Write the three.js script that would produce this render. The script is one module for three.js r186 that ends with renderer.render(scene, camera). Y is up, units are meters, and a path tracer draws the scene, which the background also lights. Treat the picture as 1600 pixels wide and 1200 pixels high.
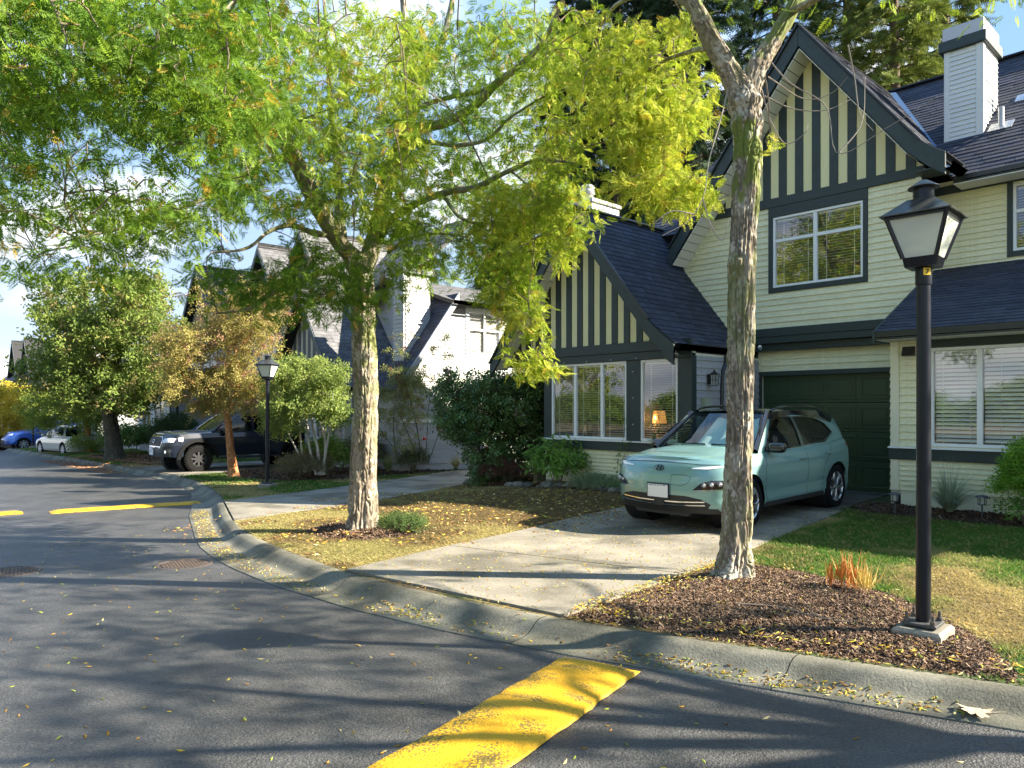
import * as THREE from 'three';
import { mergeGeometries } from 'three/addons/utils/BufferGeometryUtils.js';
import { RoundedBoxGeometry } from 'three/addons/geometries/RoundedBoxGeometry.js';
import { FontLoader } from 'three/addons/loaders/FontLoader.js';
import { TextGeometry } from 'three/addons/geometries/TextGeometry.js';

const scene = new THREE.Scene();
const V3 = (x, y, z) => new THREE.Vector3(x, y, z);

// ---------------------------------------------------------------- camera, sky, sun, exposure
const EYE = V3(0, 1.51, 0);
const camera = new THREE.PerspectiveCamera(2 * Math.atan(600 / 1150) * 180 / Math.PI, 4 / 3, 0.1, 900);
camera.position.copy(EYE);
camera.lookAt(-0.7305, 1.51, -0.683);
camera.setViewOffset(1600, 1200, 0, -38, 1600, 1200);
camera.updateProjectionMatrix();

const SUN = V3(0.655, 0.53, -0.54).normalize();
const sun = new THREE.DirectionalLight(new THREE.Color(1, 0.9, 0.74), 5);
sun.position.copy(SUN).multiplyScalar(60); sun.castShadow = true;
Object.assign(sun.shadow.camera, { left: -60, right: 40, top: 40, bottom: -40, near: 1, far: 160 });
sun.shadow.mapSize.set(4096, 4096);
sun.shadow.radius = 1;
scene.add(sun, sun.target);

const renderer = new THREE.WebGLRenderer({ antialias: true });
renderer.setSize(1024, 768);
renderer.shadowMap.enabled = true;
renderer.toneMapping = THREE.LinearToneMapping;
renderer.toneMappingExposure = 4.6;

// ---------------------------------------------------------------- random numbers and noise
function mulberry(a) { return () => { a = (a + 0x6D2B79F5) | 0; let t = Math.imul(a ^ (a >>> 15), 1 | a); t = (t + Math.imul(t ^ (t >>> 7), 61 | t)) ^ t; return ((t ^ (t >>> 14)) >>> 0) / 4294967296; }; }
const rnd = mulberry(7);
const rr = (a, b, r = rnd) => a + (b - a) * r();
const clamp = (x, a = 0, b = 1) => Math.min(b, Math.max(a, x));
const lerp = (a, b, t) => a + (b - a) * t;
const smooth = (a, b, x) => { const t = clamp((x - a) / (b - a)); return t * t * (3 - 2 * t); };
function hash3(i, j, k) { let h = Math.imul(i, 374761393) + Math.imul(j, 668265263) + Math.imul(k, 2147483647 ^ 0x5bd1e995); h = Math.imul(h ^ (h >>> 13), 1274126177); return ((h ^ (h >>> 16)) >>> 0) / 4294967296; }
function noise(x, y, z = 0, per = 0) {
  const xi = Math.floor(x), yi = Math.floor(y), zi = Math.floor(z);
  let u = x - xi, v = y - yi, w = z - zi;
  u = u * u * (3 - 2 * u); v = v * v * (3 - 2 * v); w = w * w * (3 - 2 * w);
  const m = per ? (n) => ((n % per) + per) % per : (n) => n;
  const x0 = m(xi), x1 = m(xi + 1), y0 = m(yi), y1 = m(yi + 1);
  const a = (k) => lerp(lerp(hash3(x0, y0, k), hash3(x1, y0, k), u), lerp(hash3(x0, y1, k), hash3(x1, y1, k), u), v);
  return w === 0 ? a(zi) : lerp(a(zi), a(zi + 1), w);
}
function fbm(x, y, z = 0, oct = 4, per = 0) { let s = 0, a = 0.5, t = 0; for (let i = 0; i < oct; i++) { s += a * noise(x, y, z + i * 17, per); t += a; a *= 0.5; x *= 2; y *= 2; per *= 2; } return s / t; }

const SKY = 0.265;
function skyTexture() {
  const w = 1024, h = 512, d = new Float32Array(w * h * 4);
  for (let j = 0; j < h; j++) for (let i = 0; i < w; i++) {
    const el = (j + 0.5) / h * Math.PI - Math.PI / 2, az = ((i + 0.5) / w - 0.5) * 2 * Math.PI;
    const y = Math.sin(el), cx = Math.cos(el) * Math.cos(az), cz = Math.cos(el) * Math.sin(az);
    const up = Math.max(0, y), k = Math.pow(1 - up, 4.0);
    let r = lerp(0.26, 0.90, k), g = lerp(0.53, 1.0, k), b = lerp(1.0, 1.1, k);
    const dt = cx * SUN.x + y * SUN.y + cz * SUN.z, gl = Math.pow(Math.max(0, dt), 8) * 0.35;   // haze round the sun
    r += gl; g += gl * 0.95; b += gl * 0.85;
    const q = 1 / (up + 0.18), c = fbm(cx * q * 1.6 + 9, cz * q * 1.6 + 4, 0, 6);               // thin white cloud
    const cl = smooth(0.54, 0.80, c + 0.2 * k) * 0.85;
    r = lerp(r, 1.6, cl); g = lerp(g, 1.6, cl); b = lerp(b, 1.6, cl);
    if (y < 0) { r = 0.3; g = 0.32; b = 0.3; }
    const o = (j * w + i) * 4; d[o] = r * SKY; d[o + 1] = g * SKY; d[o + 2] = b * SKY; d[o + 3] = 1;
  }
  const t = new THREE.DataTexture(d, w, h, THREE.RGBAFormat, THREE.FloatType);
  t.mapping = THREE.EquirectangularReflectionMapping; t.magFilter = THREE.LinearFilter; t.needsUpdate = true;
  return t;
}
scene.background = skyTexture();
scene.environment = scene.background;
scene.environmentIntensity = 1; scene.backgroundIntensity = 1;

// ---------------------------------------------------------------- names, things, parts
const used = {};
function numbered(n) { if (used[n] === undefined) { used[n] = 0; return n; } used[n]++; return n + '_' + String(used[n]).padStart(3, '0'); }
function tag(o, label, category, group) { Object.assign(o.userData, { label, category }); if (group) o.userData.group = group; return o; }
function thing(name, label, category, pos = [0, 0, 0], turn = 0, group) {
  const o = new THREE.Group(); o.name = numbered(name); o.position.set(...pos); o.rotation.y = turn; scene.add(o);
  return tag(o, label, category, group);
}
function part(parent, name, geo, m, label) {
  const o = new THREE.Mesh(geo, m); o.castShadow = o.receiveShadow = true;
  o.name = parent === scene ? numbered(name) : name; if (label) o.userData.label = label;
  parent.add(o); return o;
}
function structure(name, geo, m) { const o = geo ? part(scene, name, geo, m) : new THREE.Group(); if (!geo) { o.name = numbered(name); scene.add(o); } o.userData.kind = 'structure'; return o; }
const stuff = (o) => { o.userData.kind = 'stuff'; return o; };
function instances(parent, name, geo, m, items) {   // items: {m: Matrix4, c?: Color}
  const o = new THREE.InstancedMesh(geo, m, items.length); o.castShadow = o.receiveShadow = true;
  items.forEach((it, i) => { o.setMatrixAt(i, it.m); if (it.c) o.setColorAt(i, it.c); });
  o.name = parent === scene ? numbered(name) : name; parent.add(o); return o;
}

// ---------------------------------------------------------------- textures and materials
function tex(n, fn, srgb, rep = [1, 1]) {
  const d = new Uint8Array(n * n * 4);
  for (let j = 0; j < n; j++) for (let i = 0; i < n; i++) { const c = fn(i / n, j / n, i, j), o = (j * n + i) * 4; d[o] = clamp(c[0]) * 255; d[o + 1] = clamp(c[1]) * 255; d[o + 2] = clamp(c[2]) * 255; d[o + 3] = 255; }
  const t = new THREE.DataTexture(d, n, n); t.wrapS = t.wrapT = THREE.RepeatWrapping; t.magFilter = THREE.LinearFilter; t.minFilter = THREE.LinearMipmapLinearFilter; t.generateMipmaps = true;
  if (srgb) t.colorSpace = THREE.SRGBColorSpace; t.repeat.set(...rep); t.needsUpdate = true; return t;
}
const grey = (v) => [v, v, v];
const C = (r, g, b) => new THREE.Color().setRGB(r, g, b);
function mat(r, g, b, rough = 0.8, o = {}) { return new THREE.MeshStandardMaterial({ color: C(r, g, b), roughness: rough, side: THREE.DoubleSide, ...o }); }
function phys(r, g, b, rough, o = {}) { return new THREE.MeshPhysicalMaterial({ color: C(r, g, b), roughness: rough, side: THREE.DoubleSide, ...o }); }

const texAsphalt = tex(1024, (u, v, i, j) => {
  const f = hash3(i, j, 1), s = noise(u * 300, v * 300, 3, 300), m = fbm(u * 6, v * 6, 5, 4, 6);
  return grey(0.245 + 0.13 * (m - 0.5) + 0.13 * (s - 0.5) + 0.10 * (f - 0.5) + (f > 0.975 ? 0.18 : 0));
}, true, [0.5, 0.5]);
const texAsphaltBump = tex(1024, (u, v, i, j) => grey(0.5 * noise(u * 330, v * 330, 2, 330) + 0.35 * noise(u * 160, v * 160, 8, 160) + 0.15 * hash3(i, j, 4)), false, [0.5, 0.5]);
const texConcrete = tex(1024, (u, v, i, j) => {
  const m = fbm(u * 5, v * 5, 11, 5, 5), st = smooth(0.52, 0.7, fbm(u * 3, v * 3, 30, 5, 3)), f = hash3(i, j, 9), a = noise(u * 260, v * 260, 4, 260);
  const k = 0.68 + 0.30 * (m - 0.5) + 0.12 * (a - 0.5) + 0.08 * (f - 0.5) - 0.16 * st;
  return [k, k * 0.97, k * (0.90 - 0.03 * st)];
}, true, [0.4, 0.4]);
const texGrain = tex(512, (u, v, i, j) => grey(0.5 + 0.35 * (fbm(u * 60, v * 60, 2, 3, 60) - 0.5) + 0.25 * (hash3(i, j, 3) - 0.5)), false, [1, 1]);
const texFine = tex(512, (u, v, i, j) => grey(0.86 + 0.2 * (fbm(u * 12, v * 12, 6, 5, 12) - 0.5) + 0.06 * (hash3(i, j, 3) - 0.5)), true, [1, 1]);
const texSoil = tex(512, (u, v, i, j) => { const m = fbm(u * 40, v * 40, 6, 4, 40), f = hash3(i, j, 2); const k = 0.55 + 0.7 * (m - 0.5) + 0.3 * (f - 0.5); return [k, k * 0.93, k * 0.85]; }, true, [1, 1]);
const texShingle = tex(512, (u, v, i, j) => { const f = hash3(i, j, 5), m = fbm(u * 8, v * 8, 2, 4, 8); return grey(0.72 + 0.35 * (f - 0.5) + 0.3 * (m - 0.5)); }, true, [1, 1]);
const texPaintWorn = tex(1024, (u, v, i, j) => {   // yellow paint worn through to asphalt in grains and scuffs
  const w = fbm(u * 7, v * 7, 3, 5, 7), g = noise(u * 170, v * 170, 6, 170), f = hash3(i, j, 8);
  const worn = 0.8 * smooth(0.585, 0.69, w * 0.62 + g * 0.38 + 0.06 * f);
  const y = 0.9 + 0.16 * (w - 0.5) + 0.1 * (f - 0.5);
  return [lerp(0.93 * y, 0.36, worn), lerp(0.70 * y, 0.33, worn), lerp(0.09 * y, 0.2, worn)];
}, true, [0.8, 0.8]);

const texBoard = tex(512, (u, v, i, j) => { const g = fbm(u * 5, v * 60, 3, 3, 0), d = smooth(0.60, 0.74, fbm(u * 14, v * 14, 8, 5, 14)), f = hash3(i, j, 6); return grey(0.97 + 0.10 * (g - 0.5) - 0.06 * d + 0.03 * (f - 0.5)); }, true, [1, 1]);
const M = {
  siding: [mat(0.80, 0.765, 0.50, 0.6, { map: texBoard }), mat(0.77, 0.735, 0.475, 0.64, { map: texBoard }), mat(0.83, 0.79, 0.52, 0.58, { map: texBoard })],
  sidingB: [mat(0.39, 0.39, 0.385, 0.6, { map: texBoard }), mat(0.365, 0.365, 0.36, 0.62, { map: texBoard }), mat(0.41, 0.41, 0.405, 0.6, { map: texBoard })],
  cream: [mat(0.74, 0.68, 0.38, 0.65), mat(0.71, 0.65, 0.36, 0.65)],
  creamTrim: mat(0.72, 0.69, 0.50, 0.6),
  trim: mat(0.032, 0.052, 0.050, 0.55, { map: texFine }),
  trimB: mat(0.10, 0.115, 0.12, 0.6),
  soffit: mat(0.72, 0.71, 0.62, 0.6),
  white: mat(0.78, 0.79, 0.78, 0.4),
  shingle: [mat(0.052, 0.061, 0.098, 0.8, { map: texShingle, bumpMap: texGrain, bumpScale: 0.003 }), mat(0.040, 0.046, 0.074, 0.82, { map: texShingle }), mat(0.068, 0.077, 0.115, 0.8, { map: texShingle })],
  shingleAny: mat(0.042, 0.046, 0.062, 0.8, { map: texShingle }),
  shingleGrey: mat(0.20, 0.20, 0.21, 0.85, { map: texShingle }),
  metal: mat(0.55, 0.56, 0.58, 0.35, { metalness: 0.8 }),
  galv: mat(0.42, 0.42, 0.42, 0.45, { metalness: 0.4 }),
  gutter: mat(0.022, 0.026, 0.028, 0.35),
  garage: [mat(0.027, 0.056, 0.025, 0.4), mat(0.024, 0.051, 0.023, 0.42)],
  dark: mat(0.012, 0.012, 0.013, 0.6),
  black: mat(0.012, 0.013, 0.015, 0.3),
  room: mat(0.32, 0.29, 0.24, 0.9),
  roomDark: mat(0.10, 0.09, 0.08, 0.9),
  blind: mat(0.72, 0.70, 0.64, 0.5),
  glass: phys(1, 1, 1, 0.0, { transmission: 1, thickness: 0, ior: 2.2 }),
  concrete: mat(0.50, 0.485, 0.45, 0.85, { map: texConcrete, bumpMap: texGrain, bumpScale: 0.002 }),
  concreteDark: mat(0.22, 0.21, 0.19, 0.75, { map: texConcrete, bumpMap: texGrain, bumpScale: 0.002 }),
  curb: mat(0.40, 0.41, 0.37, 0.85, { map: texConcrete, bumpMap: texAsphaltBump, bumpScale: 0.0022 }),
  asphalt: mat(1.06, 1.05, 1.01, 0.52, { vertexColors: true, map: texAsphalt, bumpMap: texAsphaltBump, bumpScale: 0.008 }),
  yellow: mat(1, 1, 1, 0.6, { map: texPaintWorn, bumpMap: texAsphaltBump, bumpScale: 0.006 }),
  soil: mat(0.15, 0.095, 0.07, 0.95, { map: texSoil }),
  lawn: mat(1, 1, 1, 0.95, { map: texSoil, vertexColors: true }),
};

// ---------------------------------------------------------------- geometry helpers
function frame(o, U, V) { const N = U.clone().cross(V); const q = new THREE.Quaternion().setFromRotationMatrix(new THREE.Matrix4().makeBasis(U, V, N)); return { o, U, V, N, q, pt: (u, v, n = 0) => o.clone().addScaledVector(U, u).addScaledVector(V, v).addScaledVector(N, n) }; }
const X = V3(1, 0, 0), Y = V3(0, 1, 0), Z = V3(0, 0, 1);
const front = (z) => frame(V3(0, 0, z), X, Y);                 // faces +z, u = x
const rightSide = (x) => frame(V3(x, 0, 0), Z.clone().negate(), Y);   // faces +x, u = -z
const leftSide = (x) => frame(V3(x, 0, 0), Z, Y);              // faces -x, u = z
function place(o, f, u, v, n = 0, s) { o.position.copy(f.pt(u, v, n)); o.quaternion.copy(f.q); if (s) o.scale.set(...s); return o; }
const unitBox = new THREE.BoxGeometry(1, 1, 1).translate(0.5, 0.5, 0.5);
function clapGeo() {   // lap board: thick at the bottom, thin at the top
  const s = new THREE.Shape([[0, 0], [1, 0], [0.94, 0.06], [0.15, 1], [0, 1]].map((p) => new THREE.Vector2(...p)));
  const g = new THREE.ExtrudeGeometry(s, { depth: 1, bevelEnabled: false }); g.applyMatrix4(new THREE.Matrix4().set(0, 0, -1, 1, 0, 1, 0, 0, 1, 0, 0, 0, 0, 0, 0, 1)); return g;
}
const unitClap = clapGeo();
const clapIndexFix = () => { const g = unitClap.index ? unitClap.toNonIndexed() : unitClap; return g; };
const CLAP = clapIndexFix();
CLAP.computeVertexNormals();
function polyShape(pts) { return new THREE.Shape(pts.map((p) => new THREE.Vector2(p[0], p[1]))); }
function slabGeo(pts, depth, holes = [], bevel = 0) {
  const s = polyShape(pts); for (const h of holes) s.holes.push(new THREE.Path(h.map((p) => new THREE.Vector2(p[0], p[1]))));
  return new THREE.ExtrudeGeometry(s, { depth: depth - 2 * bevel, bevelEnabled: bevel > 0, bevelSize: bevel, bevelThickness: bevel, bevelOffset: -bevel, bevelSegments: 1, curveSegments: 8 }).translate(0, 0, bevel);
}
// polygon in a frame, front face at n, growing backwards by depth
function slab(parent, name, f, pts, n, depth, m, holes, bevel = 0) { const o = part(parent, name, slabGeo(pts, depth, holes, bevel), m); o.position.copy(f.pt(0, 0, n - depth)); o.quaternion.copy(f.q); return o; }
const rect = (u0, u1, v0, v1) => [[u0, v0], [u1, v0], [u1, v1], [u0, v1]];
function bar(parent, name, f, u0, u1, v0, v1, n0, n1, m, bevel = 0.004) {
  const o = part(parent, name, new RoundedBoxGeometry(u1 - u0, v1 - v0, n1 - n0, 1, Math.min(bevel, (n1 - n0) * 0.3, (u1 - u0) * 0.3, (v1 - v0) * 0.3)), m);
  return place(o, f, (u0 + u1) / 2, (v0 + v1) / 2, (n0 + n1) / 2);
}
function boxBetween(a, b, w, h) {   // a bar from a to b, w across, h up
  const d = b.clone().sub(a), L = d.length(); const g = new THREE.BoxGeometry(w, h, L); const m = new THREE.Matrix4().lookAt(b, a, Math.abs(d.y) > 0.99 * L ? X : Y); g.applyMatrix4(m); const c = a.clone().add(b).multiplyScalar(0.5); return g.translate(c.x, c.y, c.z);
}
function tube(pts, radii, seg = 8, steps = 0, rough = null) {   // tapered tube through points
  const curve = pts.length > 2 ? new THREE.CatmullRomCurve3(pts, false, 'centripetal') : new THREE.LineCurve3(pts[0], pts[1]);
  const n = steps || Math.max(2, (pts.length - 1) * 3), P = [], I = [], UV = [];
  let N = null, prevT = null;
  const len = curve.getLength();
  for (let i = 0; i <= n; i++) {
    const t = i / n, p = curve.getPoint(t), T = curve.getTangent(t).normalize();
    if (!N) { N = Math.abs(T.y) < 0.9 ? V3(0, 1, 0) : V3(1, 0, 0); N.sub(T.clone().multiplyScalar(N.dot(T))).normalize(); } else { N.sub(T.clone().multiplyScalar(N.dot(T))).normalize(); }
    const B = T.clone().cross(N), x = t * (radii.length - 1), k = Math.min(radii.length - 2, Math.floor(x)), r = lerp(radii[k], radii[k + 1], x - k);
    for (let j = 0; j <= seg; j++) {
      const a = j / seg * Math.PI * 2; let R = r; if (rough) R = rough(r, a, t * len, p, t);
      P.push(p.x + (N.x * Math.cos(a) + B.x * Math.sin(a)) * R, p.y + (N.y * Math.cos(a) + B.y * Math.sin(a)) * R, p.z + (N.z * Math.cos(a) + B.z * Math.sin(a)) * R);
      UV.push(j / seg * r * 6.28, t * len);
      if (i < n && j < seg) { const o = i * (seg + 1) + j; I.push(o, o + 1, o + seg + 1, o + 1, o + seg + 2, o + seg + 1); }
    }
  }
  const g = new THREE.BufferGeometry(); g.setAttribute('position', new THREE.Float32BufferAttribute(P, 3)); g.setAttribute('uv', new THREE.Float32BufferAttribute(UV, 2)); g.setIndex(I); g.computeVertexNormals(); return g;
}
function merge(list) { const l = list.map((g) => { const q = g.index ? g.toNonIndexed() : g; for (const k of Object.keys(q.attributes)) if (!['position', 'normal', 'uv', 'color'].includes(k)) q.deleteAttribute(k); if (!q.attributes.normal) q.computeVertexNormals(); if (!q.attributes.uv) q.setAttribute('uv', new THREE.Float32BufferAttribute(new Float32Array(q.attributes.position.count * 2), 2)); return q; }); return mergeGeometries(l, false); }
function gridSurface(nu, nv, fn, uvScale = 1, colorFn) {   // fn(u,v) -> Vector3
  const P = [], UV = [], I = [], Cc = [];
  for (let j = 0; j <= nv; j++) for (let i = 0; i <= nu; i++) {
    const p = fn(i / nu, j / nv); P.push(p.x, p.y, p.z); UV.push(p.x * uvScale, p.z * uvScale); if (colorFn) { const c = colorFn(p); Cc.push(c.r, c.g, c.b); }
    if (i < nu && j < nv) { const o = j * (nu + 1) + i; I.push(o, o + 1, o + nu + 1, o + 1, o + nu + 2, o + nu + 1); }
  }
  const g = new THREE.BufferGeometry(); g.setAttribute('position', new THREE.Float32BufferAttribute(P, 3)); g.setAttribute('uv', new THREE.Float32BufferAttribute(UV, 2)); if (colorFn) g.setAttribute('color', new THREE.Float32BufferAttribute(Cc, 3)); g.setIndex(I); g.computeVertexNormals();
  return g;
}
const piecewise = (pts) => (x) => { if (x <= pts[0][0]) return pts[0][1]; for (let i = 1; i < pts.length; i++) if (x <= pts[i][0]) { const [a, b] = pts[i - 1], [c, d] = pts[i]; return b + (d - b) * (x - a) / (c - a); } return pts[pts.length - 1][1]; };
// ---------------------------------------------------------------- terrain: levels, kerb line, beds
const level = piecewise([[-120, -1.4], [-90, -1.15], [-49.6, -0.75], [-16.5, -0.34], [-8, -0.17], [-4, -0.1], [-1.7, -0.07], [8, 0.1], [30, 0.4]]);
const lawnY = (x, z) => { const l = level(x), k = smooth(-13.5, -9, x) * smooth(-6, -12.5, z); return l * (1 - k); };
const kerbBack = piecewise([[-120, -8.2], [-50, -7.7], [-30, -7.6], [-22.2, -7.36], [-19.4, -7.07], [-16.9, -6.5], [-15.3, -6.05], [-13.5, -5.42], [-12.3, -4.98], [-11.2, -4.64], [-10.3, -4.36], [-9.4, -4.17], [-8.2, -4.0], [-6.6, -3.86], [-5.7, -3.88], [-4.6, -3.99], [-3.8, -4.13], [-3.07, -4.34], [-2.39, -4.54], [-1.68, -4.76], [-1.05, -4.94], [3, -6.1], [9, -8], [30, -17]]);
const kerbFront = piecewise([[-120, -7.9], [-50, -7.4], [-30, -7.3], [-22.2, -7.06], [-20.1, -6.85], [-17.6, -6.25], [-16.2, -5.75], [-14.9, -5.3], [-13.5, -4.75], [-12.1, -4.3], [-11, -3.95], [-10, -3.66], [-9, -3.47], [-8.2, -3.38], [-7.06, -3.33], [-5.7, -3.4], [-4.6, -3.56], [-3.5, -3.82], [-2.95, -3.99], [-2.2, -4.22], [-1.57, -4.42], [-1, -4.6], [3, -5.75], [9, -7.65], [30, -16.6]]);
const roadY = (x, z) => level(x) - 0.135 + 0.03 * Math.sin(clamp((z - kerbFront(x)) / 10) * Math.PI);
const farKerb = 7.6;
function inPoly(p, x, z) { let c = false; for (let i = 0, j = p.length - 1; i < p.length; j = i++) { const [a, b] = p[i], [d, e] = p[j]; if ((b > z) !== (e > z) && x < (d - a) * (z - b) / (e - b) + a) c = !c; } return c; }

const driveR = piecewise([[-14, -4.85], [-11, -4.58], [-4.1, -3.84], [-3, -3.7]]), driveL = piecewise([[-14, -7.36], [-9, -7.42], [-7, -7.25], [-5.6, -7.0], [-4.6, -6.78], [-3.84, -6.62]]);
const walkNear = [[-11.2, -4.62], [-11.45, -5.4], [-11.7, -6.9], [-12.0, -8.0], [-12.6, -9.6], [-13.6, -11.6], [-14.9, -13.6], [-15.2, -18]];
const walkFar = [[-14.1, -5.62], [-14.35, -6.4], [-14.6, -7.3], [-14.9, -8.2], [-15.4, -9.6], [-16.2, -11.5], [-17.0, -13.3], [-17.0, -18]];
const walkPoly = [...walkNear, ...walkFar.slice().reverse()];
const truckDrive = [[-26.6, -7.5], [-26.4, -13.2], [-22.2, -13.2], [-21.6, -7.3]];
const mulchBed = [[-3.86, -4.15], [-3.1, -4.36], [-2.39, -4.57], [-1.7, -4.79], [-1.07, -4.97], [-1.16, -5.25], [-1.42, -5.72], [-1.85, -6.2], [-2.3, -6.6], [-2.8, -6.85], [-3.3, -6.95], [-3.85, -6.95], [-4.06, -6.6], [-4.04, -6.2]];
const wingBed = [[-4.72, -12.0], [-4.72, -11.35], [-4.3, -11.0], [-3.4, -10.95], [-2.4, -11.0], [0, -11.1], [4, -11.1], [4, -12.0]];
const bayBed = [[-7.5, -11.2], [-7.55, -10.85], [-8.2, -10.55], [-9.2, -10.45], [-10.2, -10.45], [-11.2, -10.6], [-12.2, -10.5], [-13.1, -10.95], [-14.4, -12.3], [-15.3, -13.8], [-12.2, -14], [-12, -11.6], [-11.2, -11.25]];
const treeBed = [[-9.75, -5.25], [-9.4, -4.85], [-8.6, -4.75], [-8.1, -5.0], [-7.9, -5.5], [-8.1, -6.1], [-8.8, -6.3], [-9.5, -5.9]];
const midBed = [[-22.0, -8.6], [-19.5, -8.2], [-17.6, -8.6], [-17.0, -9.8], [-17.2, -11.0], [-17.0, -13.6], [-19.6, -12.5], [-22, -11.4]];
const farBed = [[-35.5, -8.0], [-31, -7.9], [-27.2, -8.2], [-27.3, -10.5], [-33, -10.8], [-36, -9.6]];
const houseFoot = (x, z) => (x > -12.2 && z < -11.2 && x < -7.3) || (z < -12 && x > -7.4) || (x < -17.5 && x > -24 && z < -12.2);
const inDrive = (x, z) => z > -13.8 && z < kerbBack(x) && x > driveL(z) && x < driveR(z);
function cover(x, z) {   // what lies on the ground here
  if (z > kerbBack(x) - 0.02) return 'road';
  if (inDrive(x, z)) return 'drive';
  if (x < -11 && inPoly(walkPoly, x, z)) return 'drive';
  if (inPoly(truckDrive, x, z)) return 'drive';
  if (houseFoot(x, z)) return 'house';
  for (const [p, n] of [[mulchBed, 'mulch'], [wingBed, 'mulch'], [bayBed, 'mulch'], [treeBed, 'mulch'], [midBed, 'mulch'], [farBed, 'mulch']]) if (inPoly(p, x, z)) return n;
  return 'grass';
}
// how green (1) or straw dry (0) the grass is, and how much brown litter lies on it
const greenness = (x, z) => {
  const n = fbm(x * 0.9 + 40, z * 0.9 + 7, 0, 4);
  if (x < -14.5) return clamp(smooth(0.3, 0.5, n) * 0.9 + 0.1);
  if (x > -5.2) return smooth(0.40, 0.58, n + 0.30 * smooth(-7.2, -9.6, z) - 0.05 + 0.16 * smooth(-4.0, -2, x) * smooth(-6, -8.5, z) - 0.12 * smooth(-5, -4, x) * 0);
  return 0.16 * smooth(0.45, 0.7, n) + 0.12;
};
const litter = (x, z) => (x < -5 && x > -13 ? smooth(0.48, 0.66, fbm(x * 1.3, z * 1.3, 3, 4) + 0.26 * smooth(-5.5, -7.5, z) * smooth(-12, -9, x)) : x > -5 ? 0.5 * smooth(0.54, 0.7, fbm(x * 1.7, z * 1.7, 5, 4)) : 0);
const STRAW = C(0.47, 0.39, 0.16), GREEN = C(0.10, 0.20, 0.03), LITTER = C(0.15, 0.095, 0.045);
const grassColor = (x, z) => STRAW.clone().lerp(GREEN, greenness(x, z)).lerp(LITTER, litter(x, z) * 0.75);

const asphaltTone = (p) => { const a = fbm(p.x * 0.45 + 9, p.z * 0.45, 2, 4), c = fbm(p.x * 2.3, p.z * 2.3 + 5, 6, 4), k = 1 + 0.34 * (a - 0.5) + 0.36 * (c - 0.5); return C(k, k, k * (1 + 0.05 * (a - 0.5))); };
structure('ground', gridSurface(40, 40, (u, v) => V3(-350 + 500 * u, -3.2, -260 + 330 * v), 1, () => C(0.10, 0.11, 0.05)), M.lawn);
const lawnTop = (x) => (x < -20 ? -60 : -40);
structure('lawn', gridSurface(260, 60, (u, v) => { const x = u < 0.75 ? lerp(-36, 14, u / 0.75) : lerp(14, 30, (u - 0.75) / 0.25), zb = kerbBack(x), z = zb - (v < 0.6 ? v / 0.6 * 10 : 10 + (v - 0.6) / 0.4 * 40); return V3(x, lawnY(x, z), z); }, 1, (p) => grassColor(p.x, p.z).multiplyScalar(1.1)), M.lawn);
structure('lawn', gridSurface(60, 20, (u, v) => { const x = lerp(-130, -36, u), zb = kerbBack(x), z = zb - 70 * v; return V3(x, lawnY(x, z), z); }, 1, () => C(0.14, 0.13, 0.05)), M.lawn);
structure('road', gridSurface(420, 110, (u, v) => { const x = u < 0.8 ? lerp(-40, 14, u / 0.8) : lerp(14, 30, (u - 0.8) / 0.2), z = lerp(kerbFront(x) - 0.02, farKerb + 0.02, v); return V3(x, roadY(x, z), z); }, 1, asphaltTone), M.asphalt);
structure('road', gridSurface(60, 20, (u, v) => { const x = lerp(-130, -40, u), z = lerp(kerbFront(x) - 0.02, farKerb + 0.02, v); return V3(x, roadY(x, z), z); }, 1, asphaltTone), M.asphalt);
structure('verge', gridSurface(120, 16, (u, v) => { const x = lerp(-130, 30, u), z = farKerb + 0.25 + 60 * v; return V3(x, level(x) - 0.02 + 0.01 * (z - farKerb), z); }, 1, (p) => STRAW.clone().lerp(GREEN, smooth(0.4, 0.6, fbm(p.x * 0.3, p.z * 0.3, 4, 3)))), M.lawn);

const KERB = [[0, 0.002], [0.12, 0.003], [0.24, -0.004], [0.34, -0.026], [0.46, -0.068], [0.56, -0.095], [0.66, -0.110], [1, -0.126]], kerbProf = piecewise(KERB);
const kerbY = (x, z) => { const zb = kerbBack(x), w = kerbFront(x) - zb, t = clamp((z - zb) / w), e = 0.66 * Math.min(1, 0.46 / w); return level(x) + kerbProf(t < e ? t / e * 0.66 : lerp(0.66, 1, (t - e) / (1 - e))); };
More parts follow.
